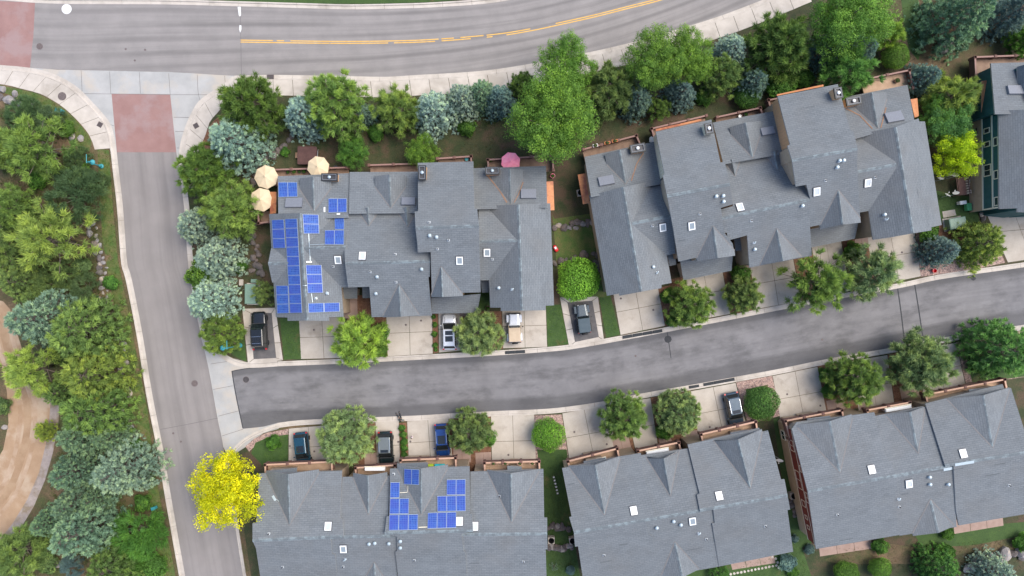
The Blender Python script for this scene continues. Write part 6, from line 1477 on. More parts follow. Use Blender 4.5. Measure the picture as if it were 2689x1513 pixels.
def car(label, x, y, rz, L, Wd, Hh, col, roofcol=None, style='suv', rails=None, sunroof=None, rack=False, softtop=None, hood=1.25):
    c = W(x, y); w = Wd / 2; f = L / 2
    t = thing('parked_car', label, 'car', (c.x, c.y, ZB + .022), rz)
    P = M[col]; RP = M[roofcol] if roofcol else P; belt = .98 if style != 'jeep' else 1.08
    if style == 'jeep':
        local('body', loft([(f - .28, w * .62, .5, .98), (f - .2, w * .66, .46, 1.06), (f - hood - .1, w * .80, .45, 1.13), (f - hood - .12, w * .88, .45, 1.12), (-f + .45, w * .88, .45, 1.1), (-f + .32, w * .86, .5, 1.08)], 16, 7), P, t, smooth=False)
        for sy in (f - .75, -f + .95):
            for sx in (-1, 1):
                local('fender', MB().box((sx * w * .86, sy, .83), (w * .34, 1.05, .1), 0, top=.86), P if sy > 0 else M['cartrim'] if col != 'white_car' else P, t)
        local('front_bumper', MB().box((0, f - .1, .55), (w * 1.75, .2, .18)), M['cartrim'], t); local('rear_bumper', MB().box((0, -f + .28, .55), (w * 1.7, .2, .16)), M['cartrim'], t)
        local('spare_wheel', MB().lathe((0, 0, 0), [(.12, -.12), (.36, -.12), (.39, -.08), (.39, .08), (.36, .12), (.12, .12)], 20), M['tyre'], t).rotation_euler = (math.pi / 2, 0, 0)
        t.children[-1].location = (0, -f + .18, .95)
        y0, y1, y2, y3 = f - hood - .15, f - hood - .45, -f + .42, -f + .36; wb, wr = w * .86, w * .76
    else:
        nose = .62 if style == 'suv' else .55
        local('body', loft([(f, w * .62, .38, nose), (f - .06, w * .78, .32, nose + .12), (f - .28, w * .93, .27, nose + .24), (f - hood, w, .25, belt - .02), (0, w, .25, belt + .03), (-f + .7, w, .25, belt + .04), (-f + .22, w * .95, .28, belt), (-f + .05, w * .84, .34, belt - .12), (-f, w * .72, .42, belt - .3)], 18, 5), P, t, smooth=True)
        y0, y1, y2, y3 = f - hood, f - hood - .72, -f + .62, -f + .2; wb, wr = w * .93, w * .75
    zb, zr = belt - .04, Hh
    B0 = [(-wb, y0, zb), (wb, y0, zb), (wb, y3, zb), (-wb, y3, zb)]; B1 = [(-wr, y1, zr - .05), (wr, y1, zr - .05), (wr, y2, zr - .04), (-wr, y2, zr - .04)]
    cab = MB().add(B0 + B1, ((0, 1, 5, 4), (1, 2, 6, 5), (2, 3, 7, 6), (3, 0, 4, 7), (4, 5, 6, 7)))
    cm = M[softtop] if softtop else P
    local('cabin', cab, cm, t)
    ins = .05
    vs = []
    for (k, z) in ((1.03, zr - .06), (1.02, zr - .015), (.9, zr + .02)):
        vs += [(-wr * k, y1 - (1 - k) * .5, z), (wr * k, y1 - (1 - k) * .5, z), (wr * k, y2 + (1 - k) * .5, z), (-wr * k, y2 + (1 - k) * .5, z)]
    roof = MB().add(vs, ((3, 2, 1, 0), (8, 9, 10, 11)) + tuple((a + 4 * l, (a + 1) % 4 + 4 * l, (a + 1) % 4 + 4 * l + 4, a + 4 * l + 4) for l in (0, 1) for a in range(4)))
    local('roof_panel', roof, M[softtop] if softtop else RP, t)
    local('windscreen', glass_quad(B0[1], B0[0], B1[0], B1[1], .05, kv=.06), M['carglass'], t)
    local('rear_window', glass_quad(B0[3], B0[2], B1[2], B1[3], .08, kv=.12), M['carglass'], t)
    for sx in (0, 1):
        a, b = (B0[0], B0[3]) if sx == 0 else (B0[2], B0[1]); d, e = (B1[0], B1[3]) if sx == 0 else (B1[2], B1[1])
        a, b, d, e = map(Vector, (a, b, d, e)); n = 3 if style != 'jeep' else 2
        for k in range(n):
            u0, u1 = k / n, (k + 1) / n
            local('side_window', glass_quad(a.lerp(b, u0), a.lerp(b, u1), d.lerp(e, u1), d.lerp(e, u0), .05, kv=.12), M['carglass'], t)
    for sy in (f - .88, -f + .9):
        for sx in (-1, 1):
            r = .37 if style == 'jeep' else .34
            ty = local('wheel', MB().lathe((0, 0, 0), [(.2, -.12), (r - .03, -.12), (r, -.08), (r, .08), (r - .03, .12), (.2, .12)], 18), M['tyre'], t, (sx * (w - .12), sy, r))
            ty.rotation_euler = (0, math.pi / 2, 0)
            local('rim', MB().lathe((0, 0, 0), [(0, -.1), (.2, -.1), (.21, .1), (0, .1)], 14), M['rim'], ty)
    for sx in (-1, 1):
        if style == 'jeep':
            local('headlight', MB().box((sx * w * .48, f - .2, .86), (.2, .08, .2)), M['headlight'], t); local('tail_light', MB().box((sx * w * .78, -f + .33, .95), (.14, .08, .2)), M['taillight'], t)
        else:
            local('headlight', MB().add([(sx * w * .5, f - .07, .62), (sx * w * .86, f - .26, .62), (sx * w * .9, f - .5, .8), (sx * w * .55, f - .28, .84)], ((0, 1, 2, 3),)), M['headlight'], t)
            local('tail_light', MB().box((sx * w * .82, -f + .14, .85), (.22, .2, .16)), M['taillight'], t)
        local('mirror', MB().box((sx * (w + .1), y0 - .22, belt + .06), (.2, .12, .13), 0, top=.8), P if style != 'jeep' else M['cartrim'], t)
        local('hood_line', MB().bar((sx * w * .55, f - .3, (nose + .255) if style != 'jeep' else 1.075), (sx * w * .62, f - hood + .05, belt + .0 if style != 'jeep' else 1.14), .03, .02), M['cartrim'], t)
        if rails: local('roof_rail', MB().bar((sx * wr * .93, y1 - .25, zr + .05), (sx * wr * .93, y2 + .2, zr + .05), .06, .05), M[rails], t)
    if style != 'jeep': local('wiper_cowl', MB().box((0, y0 + .04, belt + .005), (wb * 1.7, .12, .04)), M['cartrim'], t)
    if sunroof:
        for (v0, v1) in sunroof:
            ya, yb = y1 + (y2 - y1) * v0, y1 + (y2 - y1) * v1
            local('sunroof', MB().box((0, (ya + yb) / 2, zr + .022), (wr * 1.35, abs(yb - ya), .012)), M['carglass'], t)
    if rack:
        zz = zr + .14
        for sx in (-1, 1): local('rack_bar', MB().bar((sx * wr * .8, y1 - .9, zz), (sx * wr * .8, y2 + .05, zz), .05, .05), M['cartrim'], t)
        for k in range(5):
            yy = y1 - .9 + (y2 + .05 - y1 + .9) * k / 4; local('rack_bar', MB().bar((-wr * .8, yy, zz), (wr * .8, yy, zz), .04, .04), M['chrome'] if k in (0, 3) else M['cartrim'], t)
        for sx in (-1, 1):
            for yy in (y1 - .9, y2 + .05): local('rack_foot', MB().bar((sx * wr * .8, yy, zr - .02), (sx * wr * .8, yy, zz), .06, .06), M['cartrim'], t)
    return t
for nm, c in (('black_car', (.012, .014, .016)), ('white_car', (.72, .73, .74)), ('slate_car', (.045, .065, .078)), ('teal_car', (.010, .060, .098)), ('ink_car', (.010, .022, .024)), ('blue_car', (.010, .052, .21)), ('grey_car', (.045, .072, .10)), ('sky_reflection_roof', (.17, .19, .185))): M[nm] = paint(c, nm + '_paint')  # last entry: sky reflection put into the dark car's roof colour
M['soft_tan'] = mottled('tan_soft_top', (.48, .37, .26), (.53, .42, .30), 2.0); M['soft_slate'] = mottled('slate_soft_top', (.06, .085, .10), (.075, .10, .115), 2.0); M['roofglass'] = M['carglass']
car('black off road car with a roof rack on a concrete edged parking pad', 687, 868, rad(3), 5.0, 2.0, 1.85, 'black_car', style='suv', rack=True, hood=1.55)
car('white car with dark double sunroof parked nose to the solar row', 1182, 871, rad(1), 4.7, 1.95, 1.65, 'white_car', sunroof=[(.08, .34), (.4, .74)])
car('white jeep with tan soft top and spare wheel', 1351, 862, rad(2), 4.1, 1.95, 1.85, 'white_car', style='jeep', softtop='soft_tan', hood=1.45)
car('dark slate jeep with spare wheel parked under the round green tree', 1529, 838, rad(7), 4.1, 1.95, 1.85, 'slate_car', style='jeep', softtop='soft_slate', hood=1.45)
car('teal blue car with sunroof parked nose under the corner deck', 799, 1177, math.pi + rad(6), 4.6, 1.9, 1.6, 'teal_car', sunroof=[(.06, .5)])
car('dark green black car with ribbed roof, pale sky reflection put into its colour', 1016, 1175, math.pi + rad(2), 4.6, 1.95, 1.75, 'ink_car', roofcol='sky_reflection_roof', rails='chrome', sunroof=[(.04, .22)])
car('bright blue car with long dark roof glass half under a pine', 1163, 1155, math.pi + rad(3.5), 4.6, 1.9, 1.6, 'blue_car', rails='chrome', sunroof=[(.08, .62)])
car('slate grey van with bright roof rails by the pink gravel bed', 1922, 1074, math.pi + rad(11.5), 4.7, 1.95, 1.75, 'grey_car', rails='chrome', sunroof=[(.05, .26)])

# ---------------------------------------------------------------- people
M['skin'] = plain('skin', (.42, .25, .17), .6); M['hair_dark'] = plain('dark_hair', (.018, .013, .012), .7)
def skin_mesh(name, chains, mat, parent, root=0, sub=1):
    """chains: lists of (point, radius); points that coincide are joined"""
    import bmesh
    bm = bmesh.new(); lay = bm.verts.layers.skin.verify(); key = {}
    def vert(p, r):
        k = tuple(round(a, 3) for a in p)
        if k not in key:
            v = bm.verts.new(p); v[lay].radius = (r, r); key[k] = v
        return key[k]
    first = None
    for ch in chains:
        last = None
        for p, r in ch:
            v = vert(p, r)
            if first is None: first = v; v[lay].use_root = True
            if last is not None and last is not v and bm.edges.get((last, v)) is None: bm.edges.new((last, v))
            last = v
    me = bpy.data.meshes.new(name); bm.to_mesh(me); bm.free(); me.materials.append(mat)
    o = put(name, me, parent); m = o.modifiers.new('skin', 'SKIN'); m.use_smooth_shade = True
    s = o.modifiers.new('subdivision', 'SUBSURF'); s.levels = sub; s.render_levels = sub
    return o
def hand(wrist, d, side, s=1.0):
    """palm and five fingers from the wrist along d"""
    d = Vector(d).normalized(); w_ = Vector(wrist); sd = d.cross(Vector((0, 0, 1))).normalized() * side; palm = w_ + d * .07 * s; ch = [[(tuple(w_), .024 * s), (tuple(palm), .03 * s)]]
    for k, l in enumerate((.065, .075, .07, .055)):
        b = palm + sd * (k - 1.5) * .02 * s + d * .02 * s; ch.append([(tuple(palm), .03 * s), (tuple(b), .011 * s), (tuple(b + d * l * .5 * s), .009 * s), (tuple(b + d * l * s + Vector((0, 0, -.02 * s))), .008 * s)])
    th = w_ + d * .03 * s - sd * .035 * s; ch.append([(tuple(w_ + d * .0), .024 * s), (tuple(th), .011 * s), (tuple(th + d * .035 * s - sd * .015 * s), .009 * s)])
    return ch
def head(parent, c, fwd, s, hairm, long=False):
    c = Vector(c); fwd = Vector(fwd).normalized(); sd = fwd.cross(Vector((0, 0, 1))).normalized(); up = sd.cross(fwd).normalized()
    def pt(a, b, d): return tuple(c + sd * a * s + fwd * b * s + up * d * s)
    def ell(name, ctr, rx, ry, rz_, mat, n=10, m=7, zmin=-1.0):
        vs = []; fs = []
        for i in range(m + 1):
            ph = math.pi * i / m
            for k in range(n):
                th = 6.2832 * k / n; zz = max(zmin, math.cos(ph)); vs.append(tuple(Vector(ctr) + sd * rx * s * math.sin(ph) * math.cos(th) + fwd * ry * s * math.sin(ph) * math.sin(th) + up * rz_ * s * zz))
        for i in range(m):
            for k in range(n): fs.append((i * n + k, (i + 1) * n + k, (i + 1) * n + (k + 1) % n, i * n + (k + 1) % n))
        return local(name, MB().add(vs, fs), mat, parent, smooth=True)
    ell('hair', pt(0, -.018, .03), .084, .102, .108, hairm, zmin=-.35)
    if long: ell('hair', pt(0, -.075, -.06), .06, .035, .1, hairm)
    ell('nose', pt(0, .1, -.01), .014, .02, .022, M['skin'], 6, 5)
    for q in (-1, 1): ell('eye', pt(q * .032, .086, .01), .012, .008, .009, M['white'], 6, 5); ell('ear', pt(q * .08, -.005, -.005), .012, .02, .03, M['skin'], 6, 5)
    ell('mouth', pt(0, .088, -.05), .022, .008, .007, M['pink_cloth'], 6, 5)
# adult sitting on the kerb, legs stretched into the lane, leaning back on one arm
c = W(1053, 1099); ad = thing('person', 'adult in dark clothes sitting on the lane kerb with legs stretched out', 'person', (c.x, c.y, .02), rad(28))
z = .13
P_ = dict(pel=(0, 0, z + .11), w=(0, -.08, z + .28), ch=(0, -.17, z + .46), nk=(0, -.2, z + .6), hd=(0, -.18, z + .72), hd2=(0, -.16, z + .80))
body = [[(P_['pel'], .11), (P_['w'], .11), (P_['ch'], .12), (P_['nk'], .05), (P_['hd'], .075), (P_['hd2'], .07)]]
for sx in (-1, 1):
    body.append([(P_['pel'], .11), ((sx * .1, .02, z + .1), .085), ((sx * .17, .42, z + .1), .06), ((sx * .22, .78, .08), .04), ((sx * .23, .90, .07), .035)])
arm = {1: [((.17, -.19, z + .52), .05), ((.30, -.30, z + .28), .038), ((.30, -.42, z + .03), .026)], -1: [((-.17, -.19, z + .52), .05), ((-.25, -.02, z + .32), .038), ((-.14, .2, z + .24), .026)]}
for sx in (-1, 1):
    body.append([(P_['ch'], .12)] + arm[sx]); body += hand(arm[sx][-1][0], (.1, -1, 0) if sx > 0 else (.3, 1, -.1), sx)
skin_mesh('body', body, M['skin'], ad)
M['dark_top'] = plain('dark_teal_shirt', (.025, .055, .052), .8); M['dark_trousers'] = plain('dark_trousers', (.018, .02, .026), .8); M['shoe'] = plain('black_shoe', (.015, .015, .016), .6)
skin_mesh('shirt', [[(P_['pel'], .135), (P_['w'], .135), (P_['ch'], .145), ((0, -.195, z + .56), .07)]] + [[(P_['ch'], .145)] + [(p, r + .02) for p, r in arm[sx][:2]] + [(tuple(Vector(arm[sx][1][0]).lerp(Vector(arm[sx][2][0]), .75)), .042)] for sx in (-1, 1)], M['dark_top'], ad)
skin_mesh('trousers', [[((0, -.02, z + .13), .13), ((0, 0, z + .1), .13)]] + [[((0, 0, z + .1), .13), ((sx * .1, .02, z + .1), .105), ((sx * .17, .42, z + .1), .082), ((sx * .215, .75, .09), .06)] for sx in (-1, 1)], M['dark_trousers'], ad)
for sx in (-1, 1): local('shoe', loft([(.98, .035, .02, .1), (.94, .05, .0, .12), (.82, .048, .0, .14), (.78, .04, .01, .13)], 10, 3), M['shoe'], ad, (sx * .23, 0, 0), True)
head(ad, (0, -.17, z + .76), (0, 1, .1), 1.0, M['hair_dark'])
# child standing on the driveway
c = W(1083, 1146); kd = thing('person', 'small child in a white top and pink trousers on the driveway', 'person', (c.x, c.y, ZB + .022), rad(-120))
k = .62
def K(x, y, z_): return (x * k, y * k, z_ * k)
body = [[(K(0, 0, .86), .1 * k), (K(0, .01, 1.05), .1 * k), (K(0, .02, 1.3), .11 * k), (K(0, .03, 1.46), .05 * k), (K(0, .05, 1.6), .085 * k), (K(0, .05, 1.68), .08 * k)]]
karm = {}
for sx in (-1, 1):
    body.append([(K(0, 0, .86), .1 * k), (K(sx * .09, 0, .82), .085 * k), (K(sx * .1, .06 * sx, .45), .055 * k), (K(sx * .1, .02 + .05 * sx, .08), .04 * k), (K(sx * .1, .12 + .05 * sx, .04), .035 * k)])
    karm[sx] = [(K(sx * .17, .02, 1.38), .05 * k), (K(sx * .26, .05, 1.12), .038 * k), (K(sx * .25, .2, .95), .027 * k)]; body.append([(K(0, .02, 1.3), .11 * k)] + karm[sx]); body += hand(karm[sx][-1][0], (0, .6, -.6), sx, k)
skin_mesh('body', body, M['skin'], kd)
M['white_top'] = plain('white_shirt', (.75, .68, .72), .8); M['pink_trousers'] = plain('pink_trousers', (.55, .22, .38), .8)
skin_mesh('shirt', [[(K(0, 0, .9), .13 * k), (K(0, .01, 1.08), .13 * k), (K(0, .02, 1.32), .135 * k), (K(0, .03, 1.42), .07 * k)]] + [[(K(0, .02, 1.32), .135 * k), (karm[sx][0][0], .068 * k), (karm[sx][1][0], .055 * k)] for sx in (-1, 1)], M['white_top'], kd)
skin_mesh('trousers', [[(K(0, 0, .92), .125 * k), (K(0, 0, .86), .125 * k)]] + [[(K(0, 0, .86), .125 * k), (K(sx * .09, 0, .8), .1 * k), (K(sx * .1, .06 * sx, .45), .075 * k), (K(sx * .1, .02 + .05 * sx, .12), .06 * k)] for sx in (-1, 1)], M['pink_trousers'], kd)
for sx in (-1, 1): local('shoe', loft([(.13, .022, .0, .05), (.1, .032, 0, .07), (.0, .03, 0, .08), (-.04, .024, 0, .07)], 10, 3), M['white'], kd, (sx * .1 * k, (.05 * sx - .02) * k, 0), True)
head(kd, K(0, .05, 1.64), (0, 1, 0), .85, M['hair_dark'], True)

# ---------------------------------------------------------------- parasols
def parasol(label, x, y, r, mat, rot, hz=2.35, base=1.5):
    h = base + hz; c = W(x, y, h); t = thing('parasol', label, 'parasol', (c.x, c.y, base), rot)
    n = 8; rise = .48
    for k in range(n):
        a0, a1 = 2 * math.pi * k / n + .004, 2 * math.pi * (k + 1) / n - .004; am = (a0 + a1) / 2
        def p(a, q, z): return Vector((math.cos(a) * q, math.sin(a) * q, z))
        A_, B_, C_ = p(a0, r, hz - rise * .55), p(a1, r, hz - rise * .55), p(am, .14, hz + rise * .45)
        e0, e1 = p(a0, .14, hz + rise * .45), p(a1, .14, hz + rise * .45); m0, m1 = p(a0, r * .55, hz - .005), p(a1, r * .55, hz - .005); mm = p(am, r * .52, hz - .03); bm_ = p(am, r * .91, hz - rise * .58)
        vs = [e0, e1, m0, mm, m1, A_, bm_, B_]; vs2 = [v - Vector((0, 0, .012)) for v in vs]
        fs = [(0, 2, 3), (0, 3, 1), (1, 3, 4), (2, 5, 6, 3), (3, 6, 7, 4)]
        mb = MB().add(vs, fs).add(vs2, [f[::-1] for f in fs])
        # hanging hem
        mb.add([A_, bm_, B_, A_ - Vector((0, 0, .1)), bm_ - Vector((0, 0, .1)), B_ - Vector((0, 0, .1))], [(0, 3, 4, 1), (1, 4, 5, 2)])
        local('canopy_panel', mb, M[mat], t)
        local('rib', MB().bar(p(a0, .1, hz + rise * .38), p(a0, r * .99, hz - rise * .6), .02, .02), M['wood'], t)
    local('vent_cap', MB().lathe((0, 0, hz), [(.3, .12), (.24, .2), (.06, rise * .45 + .1), (0, rise * .45 + .12)], 8), M[mat], t)
    local('finial', MB().lathe((0, 0, hz + rise * .5), [(.03, 0), (.04, .08), (0, .14)], 8), M['wood'], t)
    local('pole', MB().tube([(0, 0, 0), (0, 0, hz + .2)], [.025, .025], 8), M['wood'], t)
    local('foot', MB().lathe((0, 0, 0), [(.28, 0), (.28, .06), (.06, .1), (.04, .3), (0, .3)], 14), M['black_plastic'], t)
parasol('beige octagonal parasol beside the dark chimney and hot tub', 834, 438, 1.42, 'beige_cloth', .25)
parasol('beige octagonal parasol at the corner of the roof, next to the rocks', 697, 464, 1.52, 'beige_cloth', .1)
parasol('beige octagonal parasol half over the copper canopy, southernmost of three', 685, 524, 1.52, 'beige_cloth', .18)
parasol('pink parasol on the deck below the tallest cottonwood', 1341, 424, 1.25, 'pink_cloth', .3)

# ---------------------------------------------------------------- rocks
def rock_mesh(seed):
    r = random.Random(seed); t = (1 + 5 ** .5) / 2
    V = [Vector(v).normalized() for v in ((-1, t, 0), (1, t, 0), (-1, -t, 0), (1, -t, 0), (0, -1, t), (0, 1, t), (0, -1, -t), (0, 1, -t), (t, 0, -1), (t, 0, 1), (-t, 0, -1), (-t, 0, 1))]
    Fs = [(0,11,5),(0,5,1),(0,1,7),(0,7,10),(0,10,11),(1,5,9),(5,11,4),(11,10,2),(10,7,6),(7,1,8),(3,9,4),(3,4,2),(3,2,6),(3,6,8),(3,8,9),(4,9,5),(2,4,11),(6,2,10),(8,6,7),(9,8,1)]
    key = {}; F2 = []
    def mid(a, b):
        q = (min(a, b), max(a, b))
        if q not in key: V.append(((V[a] + V[b]) / 2).normalized()); key[q] = len(V) - 1
        return key[q]
    for a, b, c_ in Fs:
        ab, bc, ca = mid(a, b), mid(b, c_), mid(c_, a); F2 += [(a, ab, ca), (b, bc, ab), (c_, ca, bc), (ab, bc, ca)]
    pl = [(rnd_unit(r), r.uniform(.55, .85)) for _ in range(9)]; out = []
    for v in V:
        k_ = 1.0
        for d, q in pl:
            e = v.dot(d)
            if e > 0: k_ = min(k_, q / e)
        out.append(tuple(v * max(.5, k_) * r.uniform(.95, 1.04)))
    me = bpy.data.meshes.new('rock'); me.from_pydata(out, [], F2); me.update(); return me
ROCKS = [rock_mesh(i) for i in range(7)]; ROCKS_D = []
for m_ in ROCKS:
    d_ = m_.copy(); m_.materials.append(M['rock']); d_.materials.append(M['rock_dark']); ROCKS_D.append(d_)
def rock(parent, x, y, s, dark=False, flat=.6, name='rock'):
    me = R.choice(ROCKS_D if dark else ROCKS); c = W(x, y, ZB); po = parent.location if parent else Vector((0, 0, 0))
    o = put(name, me, parent, (c.x - po.x, c.y - po.y, ZB - po.z + s * flat * .35), R.uniform(0, 6.28)); o.scale = (s * R.uniform(.8, 1.25), s * R.uniform(.7, 1.0), s * flat); return o
def wall_of_rocks(label, path, n, smin, smax, dark, jit, dark_share=None):
    L = resample([Vector(p) for p in path], n); c = W(L[0].x, L[0].y, ZB); t = thing('rock_wall', label, 'rock wall', (c.x, c.y, ZB))
    for p in L: rock(t, p.x + R.uniform(-jit, jit), p.y + R.uniform(-3, 3), R.uniform(smin, smax), dark if dark_share is None else R.random() < dark_share)
wall_of_rocks('long dry stone row of grey boulders along the side street verge', [(242, 560), (243, 600), (249, 640), (254, 680), (262, 710), (266, 740), (270, 785), (284, 800), (288, 840), (310, 880), (314, 905), (324, 940), (327, 990), (333, 1030), (328, 1060), (326, 1090), (340, 1120), (344, 1150)], 46, .28, .62, False, 10, .3)
wall_of_rocks('second course of grey boulders behind the verge boulder row', [(256, 600), (262, 650), (276, 700), (278, 780)], 12, .22, .42, False, 5)
wall_of_rocks('dark rock edging between the parasols and the pine', [(672, 440), (664, 470), (662, 500), (660, 530), (672, 590)], 12, .3, .55, True, 7)
wall_of_rocks('dark rock bank beside the solar covered roof', [(662, 610), (668, 640), (678, 660), (672, 690), (684, 705), (690, 720), (665, 712)], 18, .3, .6, True, 9)
wall_of_rocks('curved rock edging by the hot tub lawn', [(770, 362), (750, 380), (730, 400), (712, 410), (692, 422), (680, 436)], 12, .35, .6, True, 5)
wall_of_rocks('row of rocks across the strip between the two upper rows', [(1455, 596), (1470, 592), (1480, 600), (1494, 600), (1500, 588), (1516, 586), (1532, 590), (1546, 582), (1556, 584)], 13, .35, .6, True, 4, .6)
wall_of_rocks('dark rocks at the foot of the round green tree', [(1460, 690), (1475, 688), (1555, 664), (1565, 675), (1572, 695), (1580, 710)], 11, .4, .65, True, 5)
wall_of_rocks('upper rock row across the lawn between the southern rows', [(1440, 1386), (1452, 1380), (1466, 1386), (1480, 1384), (1496, 1392)], 9, .35, .6, False, 4, .5)
wall_of_rocks('lower rock row across the lawn between the southern rows', [(1440, 1436), (1455, 1436), (1470, 1442), (1485, 1434), (1502, 1438)], 9, .35, .6, False, 4, .4)
wall_of_rocks('rock edging below the wall with cream trim', [(2530, 432), (2548, 452), (2552, 480), (2562, 500), (2574, 520), (2578, 545), (2582, 575)], 13, .35, .65, False, 6, .5)
wall_of_rocks('big tan boulders on the bank at the bottom right', [(2545, 1492), (2562, 1478), (2590, 1470), (2625, 1462), (2650, 1455), (2672, 1448), (2690, 1450)], 9, .8, 1.3, False, 8, .2)
wall_of_rocks('loose rocks between the two southern rows near the air conditioner', [(2078, 1318), (2084, 1335), (2088, 1350)], 5, .3, .45, True, 4)
for i, (x, y, s, lab) in enumerate(((8, 236, .75, 'grey boulder leftmost in the cluster at the hillside corner'), (28, 266, .95, 'white faced boulder in the cluster at the hillside corner'), (42, 248, .6, 'flat grey boulder behind the white faced boulder'), (74, 272, 1.15, 'big grey and tan boulder next to the white faced boulder'), (3, 256, .6, 'small dark boulder at the edge of the corner cluster'),
                                    (190, 360, .6, 'half buried boulder above the bright weed clump'), (214, 364, .55, 'pale boulder near the end of the corner pavement'), (82, 424, .45, 'small boulder under the large light green pine'), (2482, 122, 1.5, 'long pale boulder on the dry slope'), (1512, 600, .38, 'round pale tan stone in front of the dark rock row'), (60, 695, .55, 'pale rock below the star shaped pine'), (150, 1478, .8, 'mossy pale boulder on the lower hillside'), (12, 1122, .55, 'rock inside the bend of the dirt track'))):
    o = rock(None, x, y, s, i in (4,), .55, 'boulder'); tag(o, lab, 'boulder')

# ---------------------------------------------------------------- street and garden furniture
def lamp(label, x, y, h, out):
    c = W(x, y, ZB); t = thing('street_lamp', label, 'street lamp', (c.x, c.y, ZB))
    local('base', MB().lathe((0, 0, 0), [(.3, 0), (.3, .12), (.2, .2), (.16, .55), (.1, .65)], 12), M['teal'], t)
    local('post', MB().tube([(0, 0, .5), (0, 0, h)], [.08, .06], 10), M['teal'], t)
    local('cross_arm', MB().tube([(0, -.15, h), (0, .95, h + .05)], [.05, .04], 8), M['teal'], t)
    local('lamp_arm', MB().tube([(0, 0, h), (out * .35, 0, h + .18), (out * .62, 0, h + .1)], [.04, .04, .04], 8), M['teal'], t)
    local('lamp_shade', MB().lathe((out * .62, 0, h - .22), [(.34, 0), (.32, .08), (.2, .2), (.1, .3), (.05, .38), (0, .4)], 14), M['teal'], t)
    local('lens', MB().lathe((out * .62, 0, h - .3), [(0, 0), (.12, .02), (.16, .1)], 12), M['white'], t)
lamp('teal street lamp on the verge at the end of the corner pavement', 267, 437, 3.2, 1)
lamp('teal street lamp beside the rounded pine on the lane corner', 631, 907, 4.2, -1)
def cabinet(name, label, x, y, wx, wy, h, rz, mat, pad=True, lid=.06):
    c = W(x, y, ZB); t = thing(name, label, 'utility box', (c.x, c.y, ZB), rz)
    if pad: local('concrete_pad', MB().box((0, 0, .05), (wx + .35, wy + .35, .12)), M['concrete'], t)
    local('cabinet_body', MB().box((0, 0, .1 + h / 2), (wx, wy, h), top=.97), M[mat], t)
    local('cabinet_lid', MB().box((0, 0, .1 + h + lid / 2), (wx + .08, wy + .08, lid), top=.9), M[mat], t)
    local('door_seam', MB().box((0, -wy / 2 - .01, .1 + h * .5), (.03, .02, h * .9)), M['dark_frame'], t)
cabinet('transformer_box', 'large green transformer box beside the straggly conifer and black car', 666, 772, 1.35, 2.5, 1.1, 0, 'util_green')
cabinet('transformer_box', 'large green transformer box on a pale pad by the roof corner', 2500, 588, 2.1, 1.35, 1.1, rad(10), 'util_green')
cabinet('utility_box', 'small teal green utility box above the large transformer by the solar row', 672, 738, .75, .4, .6, 0, 'util_green', False)
cabinet('utility_box', 'pale grey utility lid in the dry grass behind the middle blue spruce', 636, 742, .45, .75, .3, 0, 'concrete', False)
cabinet('utility_box', 'pale grey box with stones under the middle blue spruce', 604, 745, .45, .7, .5, 0, 'concrete', False)
cabinet('utility_box', 'bright green utility box on the lawn below the satellite dishes', 2536, 545, .55, .9, .6, rad(4), 'util_bright', False)
cabinet('utility_box', 'white meter box beside the bright green utility box', 2519, 534, .8, .4, .7, rad(8), 'white', False)
cabinet('utility_box', 'teal utility box on the verge inside the corner pavement', 162, 294, .85, .5, .6, rad(-15), 'teal', False)
cabinet('utility_box', 'pale green white utility box beside the teal one on the corner verge', 131, 296, .9, .45, .5, rad(-30), 'metal', False)
cabinet('utility_box', 'small teal pedestal on the lower verge of the side street', 410, 1331, .45, .35, .7, rad(15), 'teal', False)
slab_quad('utility_pad', [(2472, 556), (2506, 550), (2510, 566), (2475, 573)], ZB + .05, M['concrete'], 1, 1)
def aircon(label, x, y, rz=0.0):
    c = W(x, y, ZB); t = thing('air_conditioner', label, 'air conditioner', (c.x, c.y, ZB), rz)
    local('housing', MB().box((0, 0, .42), (.85, .85, .8), top=.98), M['concrete'], t); local('fan_well', MB().lathe((0, 0, .8), [(.36, .03), (.36, .045), (.0, .045)], 18), M['black_plastic'], t)
    fb = MB()
    for k_ in range(4):
        a = k_ * 1.5708; p, q = Vector((math.cos(a), math.sin(a), 0)), Vector((-math.sin(a), math.cos(a), 0)); fb.add([(p * .06 + Vector((0, 0, .86))), (p * .33 - q * .1 + Vector((0, 0, .85))), (p * .33 + q * .12 + Vector((0, 0, .88)))], [(0, 1, 2)])
    local('fan', fb, M['rim'], t)
    g_ = MB()
    for rr_ in (.12, .24, .36): g_.lathe((0, 0, .89), [(rr_, 0), (rr_ + .015, .01), (rr_ + .015, 0)], 16)
    local('grille', g_, M['dark_frame'], t)
aircon('square air conditioner beside the solar panelled southern row', 1447, 1414); aircon('air conditioner half under the eave of the middle southern row', 1502, 1415, rad(10)); aircon('air conditioner between the middle southern row and the red wall', 2078, 1298, rad(10)); aircon('air conditioner beside the copper canopy of the tan row', 1523, 508, rad(10))
